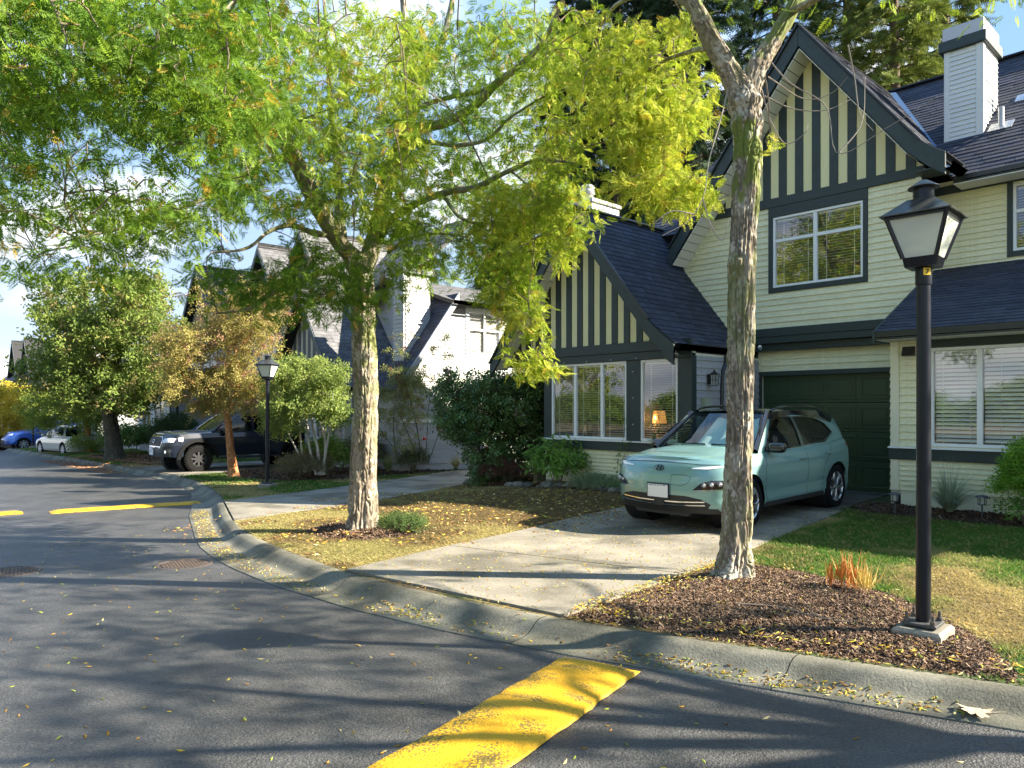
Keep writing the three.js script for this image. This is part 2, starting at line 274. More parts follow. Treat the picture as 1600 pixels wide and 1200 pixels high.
// kerb: rolled concrete gutter cast in lengths with open joints
{
  const kerb = structure('kerb');
  const prof = KERB;
  const joints = [-50, -46, -42, -38, -34, -30, -27, -24.2, -21.5, -18.9, -16.4, -14.1, -12.0, -10.05, -8.55, -6.35, -3.98, -2.2, 0.6, 3.6, 6.6, 9.6, 13, 17, 22, 30];
  for (let k = 0; k + 1 < joints.length; k++) {
    const a = joints[k] + 0.003, b = joints[k + 1] - 0.003, nu = Math.max(6, Math.round((b - a) / 0.18)), P = [], UV = [], I = [], nv = prof.length + 1;
    for (let i = 0; i <= nu; i++) {
      const x = lerp(a, b, i / nu), zb = kerbBack(x), zf = kerbFront(x), y0 = level(x), j0 = 0.004 * (noise(x * 3, k) - 0.5);
      P.push(x, y0 - 0.15, zb); UV.push(x, 0);
      prof.forEach(([t, y]) => { const f = clamp(t * 0.42 / Math.max(0.3, Math.abs(zf - zb) * 0.9) / 0.42 * 0.42); const tt = t < 0.66 ? t * Math.min(1, 0.46 / Math.abs(zf - zb)) : lerp(0.66 * Math.min(1, 0.46 / Math.abs(zf - zb)), 1, (t - 0.66) / 0.34); P.push(x, y0 + y + (t < 0.5 ? j0 : 0), lerp(zb, zf, tt)); UV.push(x, tt * 0.5); });
      P.push(x, y0 - 0.2, zf); UV.push(x, 0.6);
      if (i < nu) for (let j = 0; j < nv; j++) { const o = i * (nv + 1) + j, q = o + nv + 1; I.push(o, o + 1, q, o + 1, q + 1, q); }
    }
    const g = new THREE.BufferGeometry(); g.setAttribute('position', new THREE.Float32BufferAttribute(P, 3)); g.setAttribute('uv', new THREE.Float32BufferAttribute(UV, 2)); g.setIndex(I); g.computeVertexNormals();
    part(kerb, 'kerb_segment', g, M.curb);
  }
  const fk = structure('kerb');
  for (let x = -60; x < 20; x += 4) part(fk, 'kerb_segment', gridSurface(6, 3, (u, v) => V3(x + 3.99 * u, level(x + 4 * u) + (v < 0.5 ? -0.13 : -0.01), farKerb + [0, 0.04, 0.06, 0.26][Math.round(v * 3)]), 1), M.curb);
}
// a poured slab on the ground: quad [[x,z] x4] from near left, near right, far right, far left
function pour(parent, q, off, m, inset = 0.011, name = 'concrete_slab') {
  const c = [(q[0][0] + q[1][0] + q[2][0] + q[3][0]) / 4, (q[0][1] + q[1][1] + q[2][1] + q[3][1]) / 4];
  const p = q.map(([x, z]) => { const d = Math.hypot(c[0] - x, c[1] - z), k = inset * 1.4 / d; return [lerp(x, c[0], k), lerp(z, c[1], k)]; });
  const n = 10, at = (u, v) => { const x = lerp(lerp(p[0][0], p[1][0], u), lerp(p[3][0], p[2][0], u), v), z = lerp(lerp(p[0][1], p[1][1], u), lerp(p[3][1], p[2][1], u), v); return V3(x, lawnY(x, z) + off, z); };
  const top = gridSurface(n, n, at, 1), skirt = [];
  for (const [a, b] of [[[0, 0], [1, 0]], [[1, 0], [1, 1]], [[1, 1], [0, 1]], [[0, 1], [0, 0]]]) skirt.push(gridSurface(n, 1, (u, v) => { const w = at(lerp(a[0], b[0], u), lerp(a[1], b[1], u)); w.y -= v * 0.08; return w; }, 1));
  return part(parent, name, merge([top, ...skirt]), m);
}
{
  const d = structure('driveway');
  const rows = [-3.9, -5.75, -8.3, -11.0];
  for (let i = 0; i < 3; i++) {
    const z0 = rows[i], z1 = rows[i + 1], zl0 = i ? z0 + 0.28 : -3.87, zr0 = i ? z0 - 0.3 : -4.15, zl1 = i < 2 ? z1 + 0.28 : z1, zr1 = i < 2 ? z1 - 0.3 : z1;
    pour(d, [[driveL(zl0), zl0], [driveR(zr0), zr0], [driveR(zr1), zr1], [driveL(zl1), zl1]], 0.02, M.concrete);
  }
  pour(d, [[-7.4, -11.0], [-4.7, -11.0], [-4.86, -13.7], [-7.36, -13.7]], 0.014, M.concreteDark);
  const w = structure('driveway');
  for (let i = 0; i + 1 < walkNear.length; i += 1) pour(w, [walkFar[i], walkNear[i], walkNear[i + 1], walkFar[i + 1]], 0.02, M.concrete, i % 2 ? 0.002 : 0.004);
  const t = structure('driveway');
  pour(t, [truckDrive[0], truckDrive[3], [-21.9, -10.2], [-26.5, -10.2]], 0.02, M.concrete); pour(t, [[-26.5, -10.2], [-21.9, -10.2], truckDrive[2], truckDrive[1]], 0.02, M.concrete);
  const e = structure('driveway'); pour(e, [[-45.5, -7.9], [-39.0, -7.85], [-39.5, -14], [-45.5, -14]], 0.02, M.concrete);
}
// mulch and soil beds: mounded sheets
function bedSheet(poly, rise, m, name = 'mulch_bed') {
  const sh = polyShape(poly.map(([x, z]) => [x, -z])); let g = new THREE.ShapeGeometry(sh);
  // refine: triangles of the outline are cut until their sides are short
  let P = [...g.attributes.position.array], I = [...g.index.array], T = [];
  for (let i = 0; i < I.length; i += 3) T.push([0, 1, 2].map((k) => [P[I[i + k] * 3], P[I[i + k] * 3 + 1]]));
  for (let it = 0; it < 14; it++) { let cut = false; const o = []; for (const t of T) { let best = 0, L = 0; for (let k = 0; k < 3; k++) { const a = t[k], b = t[(k + 1) % 3], d = Math.hypot(a[0] - b[0], a[1] - b[1]); if (d > L) { L = d; best = k; } } if (L > 0.22) { cut = true; const a = t[best], b = t[(best + 1) % 3], c = t[(best + 2) % 3], m2 = [(a[0] + b[0]) / 2, (a[1] + b[1]) / 2]; o.push([a, m2, c], [m2, b, c]); } else o.push(t); } T = o; if (!cut) break; }
  const edge = (x, z) => { let d = 9; for (let i = 0, j = poly.length - 1; i < poly.length; j = i++) { const [a, b] = poly[i], [c, e] = poly[j], t = clamp(((x - a) * (c - a) + (z - b) * (e - b)) / ((c - a) ** 2 + (e - b) ** 2)); d = Math.min(d, Math.hypot(a + t * (c - a) - x, b + t * (e - b) - z)); } return d; };
  const pos = [], uv = [];
  for (const t of T) for (const [x, y] of t) { const z = -y, d = edge(x, z); pos.push(x, bedY(x, z, d, rise), z); uv.push(x, z); }
  g = new THREE.BufferGeometry(); g.setAttribute('position', new THREE.Float32BufferAttribute(pos, 3)); g.setAttribute('uv', new THREE.Float32BufferAttribute(uv, 2)); g.computeVertexNormals();
  const o = structure(name, g, m); return { o, y: (x, z) => bedY(x, z, edge(x, z), rise), poly };
}
const bedY = (x, z, d, rise) => lawnY(x, z) - 0.012 + rise * smooth(0, 0.45, d) + 0.02 * smooth(0, 0.2, d) + 0.018 * (fbm(x * 9, z * 9, 2, 2) - 0.5) * smooth(0, 0.1, d);
const bedMulch = bedSheet(mulchBed, 0.05, M.soil), bedWing = bedSheet(wingBed, 0.07, M.soil), bedBay = bedSheet(bayBed, 0.06, M.soil), bedTree = bedSheet(treeBed, 0.06, M.soil), bedMid = bedSheet(midBed, 0.06, M.soil), bedFar = bedSheet(farBed, 0.05, M.soil);

// raised yellow road humps and manholes
function hump(pts, w, label) {   // pts: centre line [x,z]
  const c = new THREE.CatmullRomCurve3(pts.map(([x, z]) => V3(x, 0, z)));
  const prof = [[-0.5, 0], [-0.48, 0.02], [-0.3, 0.036], [0, 0.044], [0.3, 0.036], [0.48, 0.02], [0.5, 0]];
  const P = [], UV = [], I = [], n = 40, nv = prof.length - 1, L = c.getLength();
  for (let i = 0; i <= n; i++) { const p = c.getPoint(i / n), T = c.getTangent(i / n), e = Math.min(1, Math.min(i, n - i) / 1.5 + 0.05); prof.forEach(([s, h], j) => { const ww = w * (1 + 0.05 * (noise(i * 0.9, j < 3 ? 3 : 8) - 0.5) + 0.03 * (noise(i * 2.3, j < 3 ? 1 : 5) - 0.5)), x = p.x - T.z * s * ww, z = p.z + T.x * s * ww; P.push(x, roadY(x, z) + 0.004 + h * e + 0.004 * (noise(x * 9, z * 9) - 0.5), z); UV.push(i / n * L, s * w); if (i < n && j < nv) { const o = i * (nv + 1) + j; I.push(o, o + 1, o + nv + 1, o + 1, o + nv + 2, o + nv + 1); } }); }
  const g = new THREE.BufferGeometry(); g.setAttribute('position', new THREE.Float32BufferAttribute(P, 3)); g.setAttribute('uv', new THREE.Float32BufferAttribute(UV, 2)); g.setIndex(I); g.computeVertexNormals();
  return tag(part(scene, 'speed_hump', g, M.yellow), label, 'speed hump', 'yellow speed humps across the road');
}
hump([[-3.22, -3.84], [-3.08, -3.3], [-2.93, -2.72], [-2.55, -1.2], [-2.1, 0.6]], 0.56, 'worn yellow speed hump nearest the camera, starting at the kerb by the mulch bed');
hump([[-15.55, -5.72], [-15.75, -4.6], [-15.93, -3.08]], 0.46, 'long yellow speed hump across the far road, ending at the curved kerb');
hump([[-16.3, -2.72], [-16.45, -1.6], [-16.6, 0.4]], 0.46, 'short yellow speed hump at the left edge beyond the gap in the far stripe');
function manhole(x, z, r, label) {
  const t = thing('manhole_cover', label, 'manhole cover', [x, roadY(x, z) + 0.003, z], 0.6, 'manhole covers in the asphalt');
  const iron = mat(0.10, 0.075, 0.06, 0.55, { metalness: 0.4 });
  const ring = part(t, 'rim', new THREE.LatheGeometry([[r, -0.02], [r, 0.004], [r - 0.03, 0.006], [r - 0.035, -0.006]].map((p) => new THREE.Vector2(...p)), 40), iron);
  const b = []; b.push(new THREE.CylinderGeometry(r - 0.037, r - 0.037, 0.01, 40).translate(0, -0.006, 0));
  for (let i = -5; i <= 5; i++) for (let j = -5; j <= 5; j++) if (Math.hypot(i, j) * 0.052 < r - 0.06) b.push(new THREE.BoxGeometry(0.036, 0.012, 0.036).translate(i * 0.052, 0.0, j * 0.052));
  part(t, 'lid', merge(b), iron); return ring;
}
manhole(-8.93, -3.2 + 0.12, 0.32, 'rusty round manhole cover in the asphalt near the curved kerb');
manhole(-9.85, -1.5, 0.33, 'round iron manhole cover at the left edge of the road');
// ---------------------------------------------------------------- house building kit
const PX = new THREE.Vector3();
function pixels(p) { PX.copy(p).sub(EYE); const zc = PX.x * -0.7305 + PX.z * -0.683, xc = PX.x * 0.683 - PX.z * 0.7305; if (zc < 0.2) return null; return { x: 800 + 1150 * xc / zc, y: 638 - 1150 * PX.y / zc, s: 1150 / zc }; }
function siding(parent, f, u0, u1, v0, v1, exp, mats, { holes = [], clip = null, n = 0, thick = 0.022 } = {}) {
  for (let v = v0, row = 0; v < v1 - 0.01; v += exp, row++) {
    const h = Math.min(exp, v1 - v); let segs = [[u0, u1]];
    if (clip) { const c = clip(v + h * 0.5); if (!c) continue; segs = [[Math.max(u0, c[0]), Math.min(u1, c[1])]]; }
    for (const [a, b, c, d] of holes) { if (d < v + h * 0.45 || c > v + h * 0.55) continue; segs = segs.flatMap(([s, e]) => (b <= s || a >= e ? [[s, e]] : [[s, a], [b, e]].filter(([p, q]) => q - p > 0.02))); }
    const cut = []; for (const [s, e] of segs) { let q = s; while (e - q > 3.4) { const l = rr(1.6, 3.2); if (e - q - l < 0.5) break; cut.push([q, q + l - 0.003]); q += l; } cut.push([q, e]); }
    for (const [s, e] of cut) if (e - s > 0.03) { const o = part(parent, 'siding_board', CLAP, mats[Math.floor(rnd() * mats.length)]); place(o, f, s, v, n, [e - s, h + 0.008, thick * rr(0.92, 1.08)]); }
  }
}
function windowUnit(parent, f, u0, u1, v0, v1, n, { cols = [], rail = null, blind = 0.022, tilt = 0.35, fw = 0.045, room = M.room, depth = 1.6, frame: fm = M.white, blindMat = M.blind, blindGap = 0.06, lift = 0, gap = 0.045 } = {}) {
  const w = new THREE.Group(); w.name = 'window'; parent.add(w);
  bar(w, 'frame', f, u0, u1, v0, v0 + fw, n - 0.05, n + 0.018, fm); bar(w, 'frame', f, u0, u1, v1 - fw, v1, n - 0.05, n + 0.018, fm);
  bar(w, 'frame', f, u0, u0 + fw, v0 + fw, v1 - fw, n - 0.05, n + 0.016, fm); bar(w, 'frame', f, u1 - fw, u1, v0 + fw, v1 - fw, n - 0.05, n + 0.016, fm);
  const us = [u0 + fw, ...cols.flatMap((c) => [c - 0.035, c + 0.035]), u1 - fw];
  for (const c of cols) bar(w, 'mullion', f, c - 0.035, c + 0.035, v0 + fw, v1 - fw, n - 0.048, n + 0.014, fm);
  for (let i = 0; i < us.length; i += 2) {
    if (rail) bar(w, 'rail', f, us[i], us[i + 1], rail - 0.03, rail + 0.03, n - 0.046, n + 0.01, fm);
    for (const [a, b] of rail ? [[v0 + fw, rail - 0.03], [rail + 0.03, v1 - fw]] : [[v0 + fw, v1 - fw]]) { const g = part(w, 'pane', new THREE.PlaneGeometry(us[i + 1] - us[i], b - a), M.glass); place(g, f, (us[i] + us[i + 1]) / 2, (a + b) / 2, n - 0.02); g.castShadow = false; }
    if (blind) {
      const b = [], k = Math.floor((v1 - v0 - 2 * fw - lift - 0.03) / gap);
      for (let j = 0; j < k; j++) { const g = new THREE.BoxGeometry(us[i + 1] - us[i] - 0.02, 0.0022, gap * 0.95); g.rotateX(tilt + 0.04 * Math.sin(j * 7)); g.translate((us[i] + us[i + 1]) / 2, v1 - fw - 0.03 - gap * 0.4 - j * gap, -blindGap); b.push(g); }
      for (const q of [0.18, 0.82]) b.push(new THREE.BoxGeometry(0.004, v1 - v0 - 2 * fw - lift, 0.028).translate(lerp(us[i], us[i + 1], q), (v0 + v1 + lift) / 2, -blindGap));
      b.push(new THREE.BoxGeometry(us[i + 1] - us[i] - 0.01, 0.03, 0.04).translate((us[i] + us[i + 1]) / 2, v1 - fw - 0.015, -blindGap));
      const o = stuff(part(w, 'blind', merge(b), blindMat)); place(o, f, 0, 0, n - 0.02);
    }
  }
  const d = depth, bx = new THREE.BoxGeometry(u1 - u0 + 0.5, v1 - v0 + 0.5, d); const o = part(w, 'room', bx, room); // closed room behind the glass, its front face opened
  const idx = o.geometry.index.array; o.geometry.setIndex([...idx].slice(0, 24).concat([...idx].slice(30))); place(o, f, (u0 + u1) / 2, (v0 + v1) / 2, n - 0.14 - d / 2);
  return w;
}
const shingleList = [];
function shingleGeo() { const g = new THREE.BoxGeometry(1, 1, 1).translate(0.5, 0.5, 0.5); const p = g.attributes.position; for (let i = 0; i < p.count; i++) if (p.getZ(i) > 0.5 && p.getY(i) > 0.5) p.setZ(i, 0.12); g.computeVertexNormals(); return g; }
const SHINGLE = shingleGeo();
const clipPoly = (poly) => (v) => { const xs = []; for (let i = 0, j = poly.length - 1; i < poly.length; j = i++) { const [a, b] = poly[j], [c, d] = poly[i]; if ((b > v) !== (d > v)) xs.push(a + (c - a) * (v - b) / (d - b)); } xs.sort((p, q) => p - q); return xs.length >= 2 ? [xs[0], xs[xs.length - 1]] : null; };
function slopeFrame(dir, o, pitch) {   // dir: 'front' | 'right' | 'left' | 'back'; o on the eave line
  const L = Math.hypot(1, pitch), c = 1 / L, s = pitch / L;
  const [U, V] = { front: [X.clone(), V3(0, s, -c)], back: [V3(-1, 0, 0), V3(0, s, c)], right: [V3(0, 0, -1), V3(-c, s, 0)], left: [V3(0, 0, 1), V3(c, s, 0)] }[dir];
  return frame(o, U, V);
}
function roof(parent, f, poly, { thick = 0.1, exp = 0.14, tab = 0.3, mats = M.shingle, lay = true, deck = M.dark, house = 0 } = {}) {
  const r = slab(parent, 'roof', f, poly, 0, thick, deck);
  if (!lay) { r.material = mats[0]; return r; }
  const clip = clipPoly(poly); let vmax = -9, vmin = 9e9; for (const p of poly) { vmax = Math.max(vmax, p[1]); vmin = Math.min(vmin, p[1]); }
  let row = 0;
  for (let v = vmin - 0.02; v < vmax - 0.02; v += exp, row++) {
    const c = clip(Math.min(vmax - 0.01, Math.max(vmin + 0.01, v + exp * 0.5))); if (!c) continue;
    let u = c[0] - rr(0, tab) * (row % 2 ? 0.5 : 1);
    while (u < c[1]) {
      const w = tab * rr(0.75, 1.25), a = Math.max(u, c[0]), b = Math.min(u + w - 0.004, c[1]);
      if (b - a > 0.03) shingleList.push({ parent: r, f, u: a, v, w: b - a, h: exp * 1.25, t: rr(0.009, 0.015), k: Math.floor(rnd() * mats.length), mats, house });
      u += w;
    }
  }
  return r;
}
function laySingles(house, most) {   // the shingles that show largest are parts; the rest of each roof is one laid mass
  const mine = shingleList.filter((s) => s.house === house), byRoof = new Map();
  for (const s of mine) { const p = s.f.pt(s.u + s.w / 2, s.v, 0), q = pixels(p), d = p.clone().sub(EYE).normalize(); const facing = -d.dot(s.f.N); s.size = q && facing > 0 && q.x > -20 && q.x < 1620 && q.y > 0 && q.y < 1200 ? q.s * q.s * s.w * s.h * facing : 0; }
  mine.sort((a, b) => b.size - a.size);
  const inv = new Map(); const tmp = new THREE.Matrix4();
  mine.forEach((s, i) => {
    const pos = s.f.pt(s.u, s.v, 0.001), m = new THREE.Matrix4().compose(pos, s.f.q, V3(s.w, s.h, s.t));
    if (!inv.has(s.parent)) { s.parent.updateMatrixWorld(true); inv.set(s.parent, s.parent.matrixWorld.clone().invert()); }
    tmp.multiplyMatrices(inv.get(s.parent), m);
    if (i < most && s.size > 20) { const o = part(s.parent, 'shingle', SHINGLE, s.mats[s.k]); tmp.decompose(o.position, o.quaternion, o.scale); } else { if (!byRoof.has(s.parent)) byRoof.set(s.parent, []); byRoof.get(s.parent).push({ m: tmp.clone(), c: C(1, 1, 1).multiplyScalar([1, 0.74, 1.28][s.k % 3]), mats: s.mats }); }
  });
  for (const [r, items] of byRoof) stuff(instances(r, 'shingles', SHINGLE, items[0].mats[0], items));
}
function rake(parent, pts, y0, depth, z, thick, m) {   // barge board following the roof line in the front plane, pts from apex to foot (x,y), y0 its depth
  const top = pts, bot = pts.slice().reverse().map(([x, y, d]) => [x, y - (d ?? y0)]); const o = part(parent, 'barge_board', slabGeo([...top, ...bot], thick, [], 0.006), m); o.position.z = z - thick; return o;
}
function stripes(parent, z, apexX, apexY, slope, yb, first, pitch, dark, xa, xb, mD, mC) {   // upright timbers and cream panels under a gable
  const topAt = (x) => apexY - Math.abs(x - apexX) * slope;
  const put = (a, b, n0, n1, m, name) => { a = Math.max(a, xa); b = Math.min(b, xb); if (b - a < 0.015) return; const pts = [[a, yb], [b, yb]]; const tb = topAt(b), ta = topAt(a); if (tb <= yb && ta <= yb) return; pts.push([b, Math.max(yb + 0.005, tb)]); if (a < apexX && b > apexX) pts.push([apexX, apexY]); pts.push([a, Math.max(yb + 0.005, ta)]); const o = part(parent, name, slabGeo(pts, n1 - n0, [], 0.003), m); o.position.z = z + n0; };
  for (let x = first - pitch * 40; x < xb; x += pitch) { if (x + pitch < xa) continue; put(x, x + dark, 0, 0.022, mD, 'gable_timber'); put(x + dark + 0.003, x + pitch - 0.003, 0, 0.008, mC[Math.floor(rnd() * mC.length)], 'gable_panel'); }
}
const downpipe = (parent, pts, r = 0.035, m = M.gutter) => part(parent, 'downpipe', tube(pts, [r, r], 10, pts.length * 6), m);
function gutterBar(parent, a, b, m = M.gutter) {   // ogee gutter with a lip, from a to b
  const dir = b.clone().sub(a).normalize(), L = a.distanceTo(b), out = V3(dir.z, 0, -dir.x).negate();
  const s = new THREE.Shape(); s.moveTo(0, 0); s.lineTo(0.07, 0); s.quadraticCurveTo(0.12, 0.02, 0.11, 0.07); s.lineTo(0.125, 0.10); s.lineTo(0.115, 0.10); s.lineTo(0.095, 0.065); s.quadraticCurveTo(0.1, 0.02, 0.065, 0.012); s.lineTo(0, 0.012);
  const g = new THREE.ExtrudeGeometry(s, { depth: L, bevelEnabled: false, curveSegments: 5 });
  g.applyMatrix4(new THREE.Matrix4().makeBasis(out, Y, dir)); g.translate(a.x, a.y, a.z); return part(parent, 'gutter', g, m);
}
// ---------------------------------------------------------------- the near house
const houseA = thing('townhouse', 'near cream clapboard house with striped gables, dark trim and a green garage door', 'house');
{
  const H = houseA, ZU = -13.5, ZG = -13.65, ZB = -11.25, ZW = -12.0, ZR = -14.1;
  // --- main gable, upper floor
  const fU = front(ZU), ax = -6.24, ay = 8.06, sl = 1.3;
  const gableClip = (v) => [Math.max(-9.6, ax - (ay - v) / sl), Math.min(-4.33, ax + (ay - v) / sl)];
  slab(H, 'wall', fU, [[-9.9, 2.77], [-4.33, 2.77], [-4.33, 5.58], [ax, ay], [-9.9, 3.4]], 0, 0.15, M.creamTrim, [rect(-6.99, -5.29, 3.85, 5.21)]);
  siding(H, fU, -9.6, -4.42, 3.06, 5.41, 0.113, M.siding, { clip: (v) => [Math.max(-9.6, ax - (ay - v) / sl), -4.42], holes: [[-7.085, -5.205, 3.745, 5.41]] });
  bar(H, 'corner_board', fU, -4.43, -4.33, 3.06, 5.41, 0, 0.03, M.creamTrim);
  bar(H, 'trim_board', fU, -8.4, -4.3, 5.41, 5.585, 0, 0.045, M.trim); bar(H, 'trim_board', fU, -7.08, -5.21, 5.215, 5.409, 0, 0.034, M.trim);
  bar(H, 'trim_board', fU, -7.08, -6.99, 3.75, 5.214, 0, 0.032, M.trim); bar(H, 'trim_board', fU, -5.29, -5.21, 3.75, 5.214, 0, 0.032, M.trim); bar(H, 'trim_board', fU, -6.989, -5.291, 3.75, 3.849, 0, 0.033, M.trim);
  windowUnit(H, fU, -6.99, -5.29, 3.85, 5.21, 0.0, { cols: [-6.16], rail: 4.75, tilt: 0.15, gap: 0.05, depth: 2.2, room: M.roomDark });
  stripes(H, ZU, ax, ay, sl, 5.585, -7.2, 0.327, 0.158, -8.6, -4.3, M.trim, M.cream);
  // projecting band over the garage
  bar(H, 'trim_board', fU, -9.2, -4.25, 2.90, 3.06, -0.1, 0.10, M.trim); bar(H, 'trim_board', fU, -9.2, -4.25, 2.77, 2.897, -0.1, 0.085, M.trim); bar(H, 'trim_board', fU, -9.2, -4.25, 2.63, 2.767, -0.12, 0.0, M.trim);
  // roof of the main gable with flared foot on the right
  const zb = -13.0, ra = 8.51;
  const fr = slopeFrame('right', V3(-4.2, ra - sl * 2.04, 0), sl), Lr = 2.04 * Math.hypot(1, sl);
  roof(H, fr, [[13.0, 0], [13.75, 0], [16.2, Lr * 0.55], [17.6, Lr], [13.0, Lr]], { thick: 0.12 });
  const ff = slopeFrame('right', V3(-3.83, 5.58, 0), 0.75); roof(H, ff, [[13.0, 0], [13.9, 0], [13.95, 0.48], [13.0, 0.48]], { thick: 0.1 });
  const fl = slopeFrame('left', V3(-9.05, ra - sl * 2.81, 0), sl), Ll = 2.81 * Math.hypot(1, sl);
  roof(H, fl, [[-17.6, Ll], [-16.2, Ll * 0.55], [-13.9, 0], [-13.0, 0], [-13.0, Ll]], { thick: 0.12 });
  rake(H, [[-6.24, ra - 0.03], [-4.35, ra - 0.03 - 1.89 * sl], [-4.12, 5.80], [-3.95, 5.66], [-3.83, 5.59], [-3.8, 5.30]].map(([x, y]) => [x, y]).slice(0, 5).concat([]), 0.36, 0.05, zb + 0.03, 0.05, M.trim);
  rake(H, [[-9.05, ra - 0.03 - 2.81 * sl], [-6.243, ra - 0.03]], 0.36, 0.05, zb + 0.03, 0.05, M.trim);
  for (const [a, b] of [[[-6.24, ra + 0.0], [-4.2, ra - 2.04 * sl]], [[-6.24, ra + 0.0], [-9.05, ra - 2.81 * sl]]]) part(H, 'roof_edge', boxBetween(V3(a[0], a[1] + 0.012, zb + 0.035), V3(b[0], b[1] + 0.012, zb + 0.035), 0.07, 0.03), M.gutter);
  // soffit boards, each running out from the wall
  for (const [x1, sgn, n] of [[-8.98, -1, 24], [-4.4, 1, 16]]) for (let i = 0; i < n; i++) {
    const t0 = i / n, t1 = (i + 0.93) / n, xA = lerp(ax, x1, t0), xB = lerp(ax, x1, t1), yA = ra - 0.44 - Math.abs(xA - ax) * sl, yB = ra - 0.44 - Math.abs(xB - ax) * sl;
    const g = slabGeo([[0, 0], [Math.hypot(xB - xA, yB - yA), 0], [Math.hypot(xB - xA, yB - yA), 0.014], [0, 0.014]], 0.5, [], 0.002); const o = part(H, 'soffit_board', g, M.soffit); o.position.set(xA, yA, -13.5); o.rotation.z = Math.atan2(yB - yA, xB - xA);
  }
  part(H, 'soffit', slabGeo([[-4.3, 5.36], [-3.86, 5.36], [-3.86, 5.38], [-4.3, 5.38]], 0.5), M.trim).position.z = -13.5;
  gutterBar(H, V3(-3.84, 5.32, -13.0), V3(-3.84, 5.32, -13.75));
  bar(H, 'trim_board', frame(V3(-4.33, 0, 0), Z.clone().negate(), Y), 13.5, 14.1, 5.1, 5.3, 0, 0.03, M.trim);
  { const f = rightSide(-4.33); slab(H, 'wall', f, rect(13.5, 14.1, 2.8, 5.4), 0, 0.1, M.creamTrim); siding(H, f, 13.52, 14.1, 3.2, 5.1, 0.113, M.siding); bar(H, 'corner_board', f, 13.47, 13.58, 3.3, 5.1, 0, 0.028, M.creamTrim); }

  // --- garage wall and door
  const fG = front(ZG);
  slab(H, 'wall', fG, [[-7.42, -0.05], [-7.31, -0.05], [-7.31, 2.15], [-4.85, 2.15], [-4.85, -0.05], [-4.2, -0.05], [-4.2, 2.9], [-7.42, 2.9]], 0, 0.15, M.creamTrim);
  siding(H, fG, -7.31, -4.25, 2.235, 2.62, 0.115, M.siding);
  bar(H, 'door_trim', fG, -7.40, -4.80, 2.145, 2.232, 0, 0.05, M.trim); bar(H, 'door_trim', fG, -7.40, -7.31, 0.0, 2.143, -0.02, 0.045, M.trim); bar(H, 'door_trim', fG, -4.85, -4.79, 0.0, 2.143, -0.02, 0.045, M.trim);
  {
    const door = new THREE.Group(); door.name = 'garage_door'; H.add(door);
    for (let k = 0; k < 4; k++) {
      const v0 = 0.01 + k * 0.536, v1 = v0 + 0.53; bar(door, 'door_panel', fG, -7.305, -4.855, v0, v1, -0.10, -0.05, M.garage[k % 2], 0.008);
      for (let c = 0; c < 4; c++) { const a = -7.24 + c * 0.605, fr2 = [[a, a + 0.53, v0 + 0.06, v0 + 0.10], [a, a + 0.53, v1 - 0.10, v1 - 0.06], [a, a + 0.04, v0 + 0.10, v1 - 0.10], [a + 0.49, a + 0.53, v0 + 0.10, v1 - 0.10]]; const gs = fr2.map(([p, q, r, s]) => new RoundedBoxGeometry(q - p, s - r, 0.016, 1, 0.005).translate((p + q) / 2, (r + s) / 2, 0)); gs.push(new RoundedBoxGeometry(0.38, 0.27, 0.012, 1, 0.004).translate(a + 0.265, (v0 + v1) / 2, 0)); const o = part(door, 'raised_panel', merge(gs), M.garage[k % 2]); o.position.set(0, 0, ZG - 0.048); }
    }
    bar(door, 'weather_strip', fG, -7.305, -4.855, -0.03, 0.01, -0.11, -0.045, M.dark);
  }
  for (const x of [-6.78, -6.3, -5.62]) part(H, 'light_clip', new THREE.TorusGeometry(0.014, 0.005, 5, 10, 4).translate(x, 2.245, ZG + 0.06), M.white);

  // --- small gable with the window bay
  const fB = front(ZB), bx = -9.86, by = 5.52, bs = 1.27, zbb = -10.8;
  slab(H, 'wall', fB, [[-12.0, 2.4], [-7.36, 2.4], [-7.36, 2.55], [-7.75, by - 0.24 - bs * 2.11], [bx, by - 0.24], [-12.0, by - 0.24 - bs * 2.14]], 0, 0.12, M.creamTrim);
  slab(H, 'wall', fB, rect(-10.97, -7.36, 0.0, 2.42), 0, 0.12, M.creamTrim, [rect(-10.79, -8.80, 0.9, 2.42), rect(-8.47, -7.64, 0.9, 2.42)].map((r) => r.map(([a, b]) => [a, Math.min(b, 2.4)])));
  siding(H, fB, -10.97, -7.36, 0.22, 0.69, 0.076, M.siding);
  bar(H, 'foundation', fB, -10.97, -7.36, -0.3, 0.22, -0.1, -0.004, M.concrete);
  bar(H, 'sill_band', fB, -11.0, -7.34, 0.69, 0.858, -0.05, 0.05, M.trim); bar(H, 'sill_cap', fB, -11.0, -7.33, 0.86, 0.886, -0.05, 0.075, M.white);
  bar(H, 'trim_board', fB, -11.0, -10.79, 0.89, 2.42, 0, 0.03, M.trim); bar(H, 'trim_board', fB, -8.80, -8.47, 0.89, 2.42, 0, 0.03, M.trim); bar(H, 'trim_board', fB, -7.64, -7.34, 0.89, 2.42, 0, 0.03, M.trim);
  bar(H, 'trim_board', fB, -12.0, -7.34, 2.422, 2.57, 0, 0.05, M.trim); bar(H, 'trim_board', fB, -12.0, -7.34, 2.573, 2.76, 0, 0.075, M.trim);
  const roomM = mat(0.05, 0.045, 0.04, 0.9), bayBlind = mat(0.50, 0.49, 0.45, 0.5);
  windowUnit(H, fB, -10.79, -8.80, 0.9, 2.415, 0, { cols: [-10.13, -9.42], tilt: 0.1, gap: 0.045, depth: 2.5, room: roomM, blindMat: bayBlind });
  windowUnit(H, fB, -8.47, -7.64, 0.9, 2.415, 0, { tilt: 0.1, gap: 0.045, depth: 2.5, room: roomM, blindMat: bayBlind });
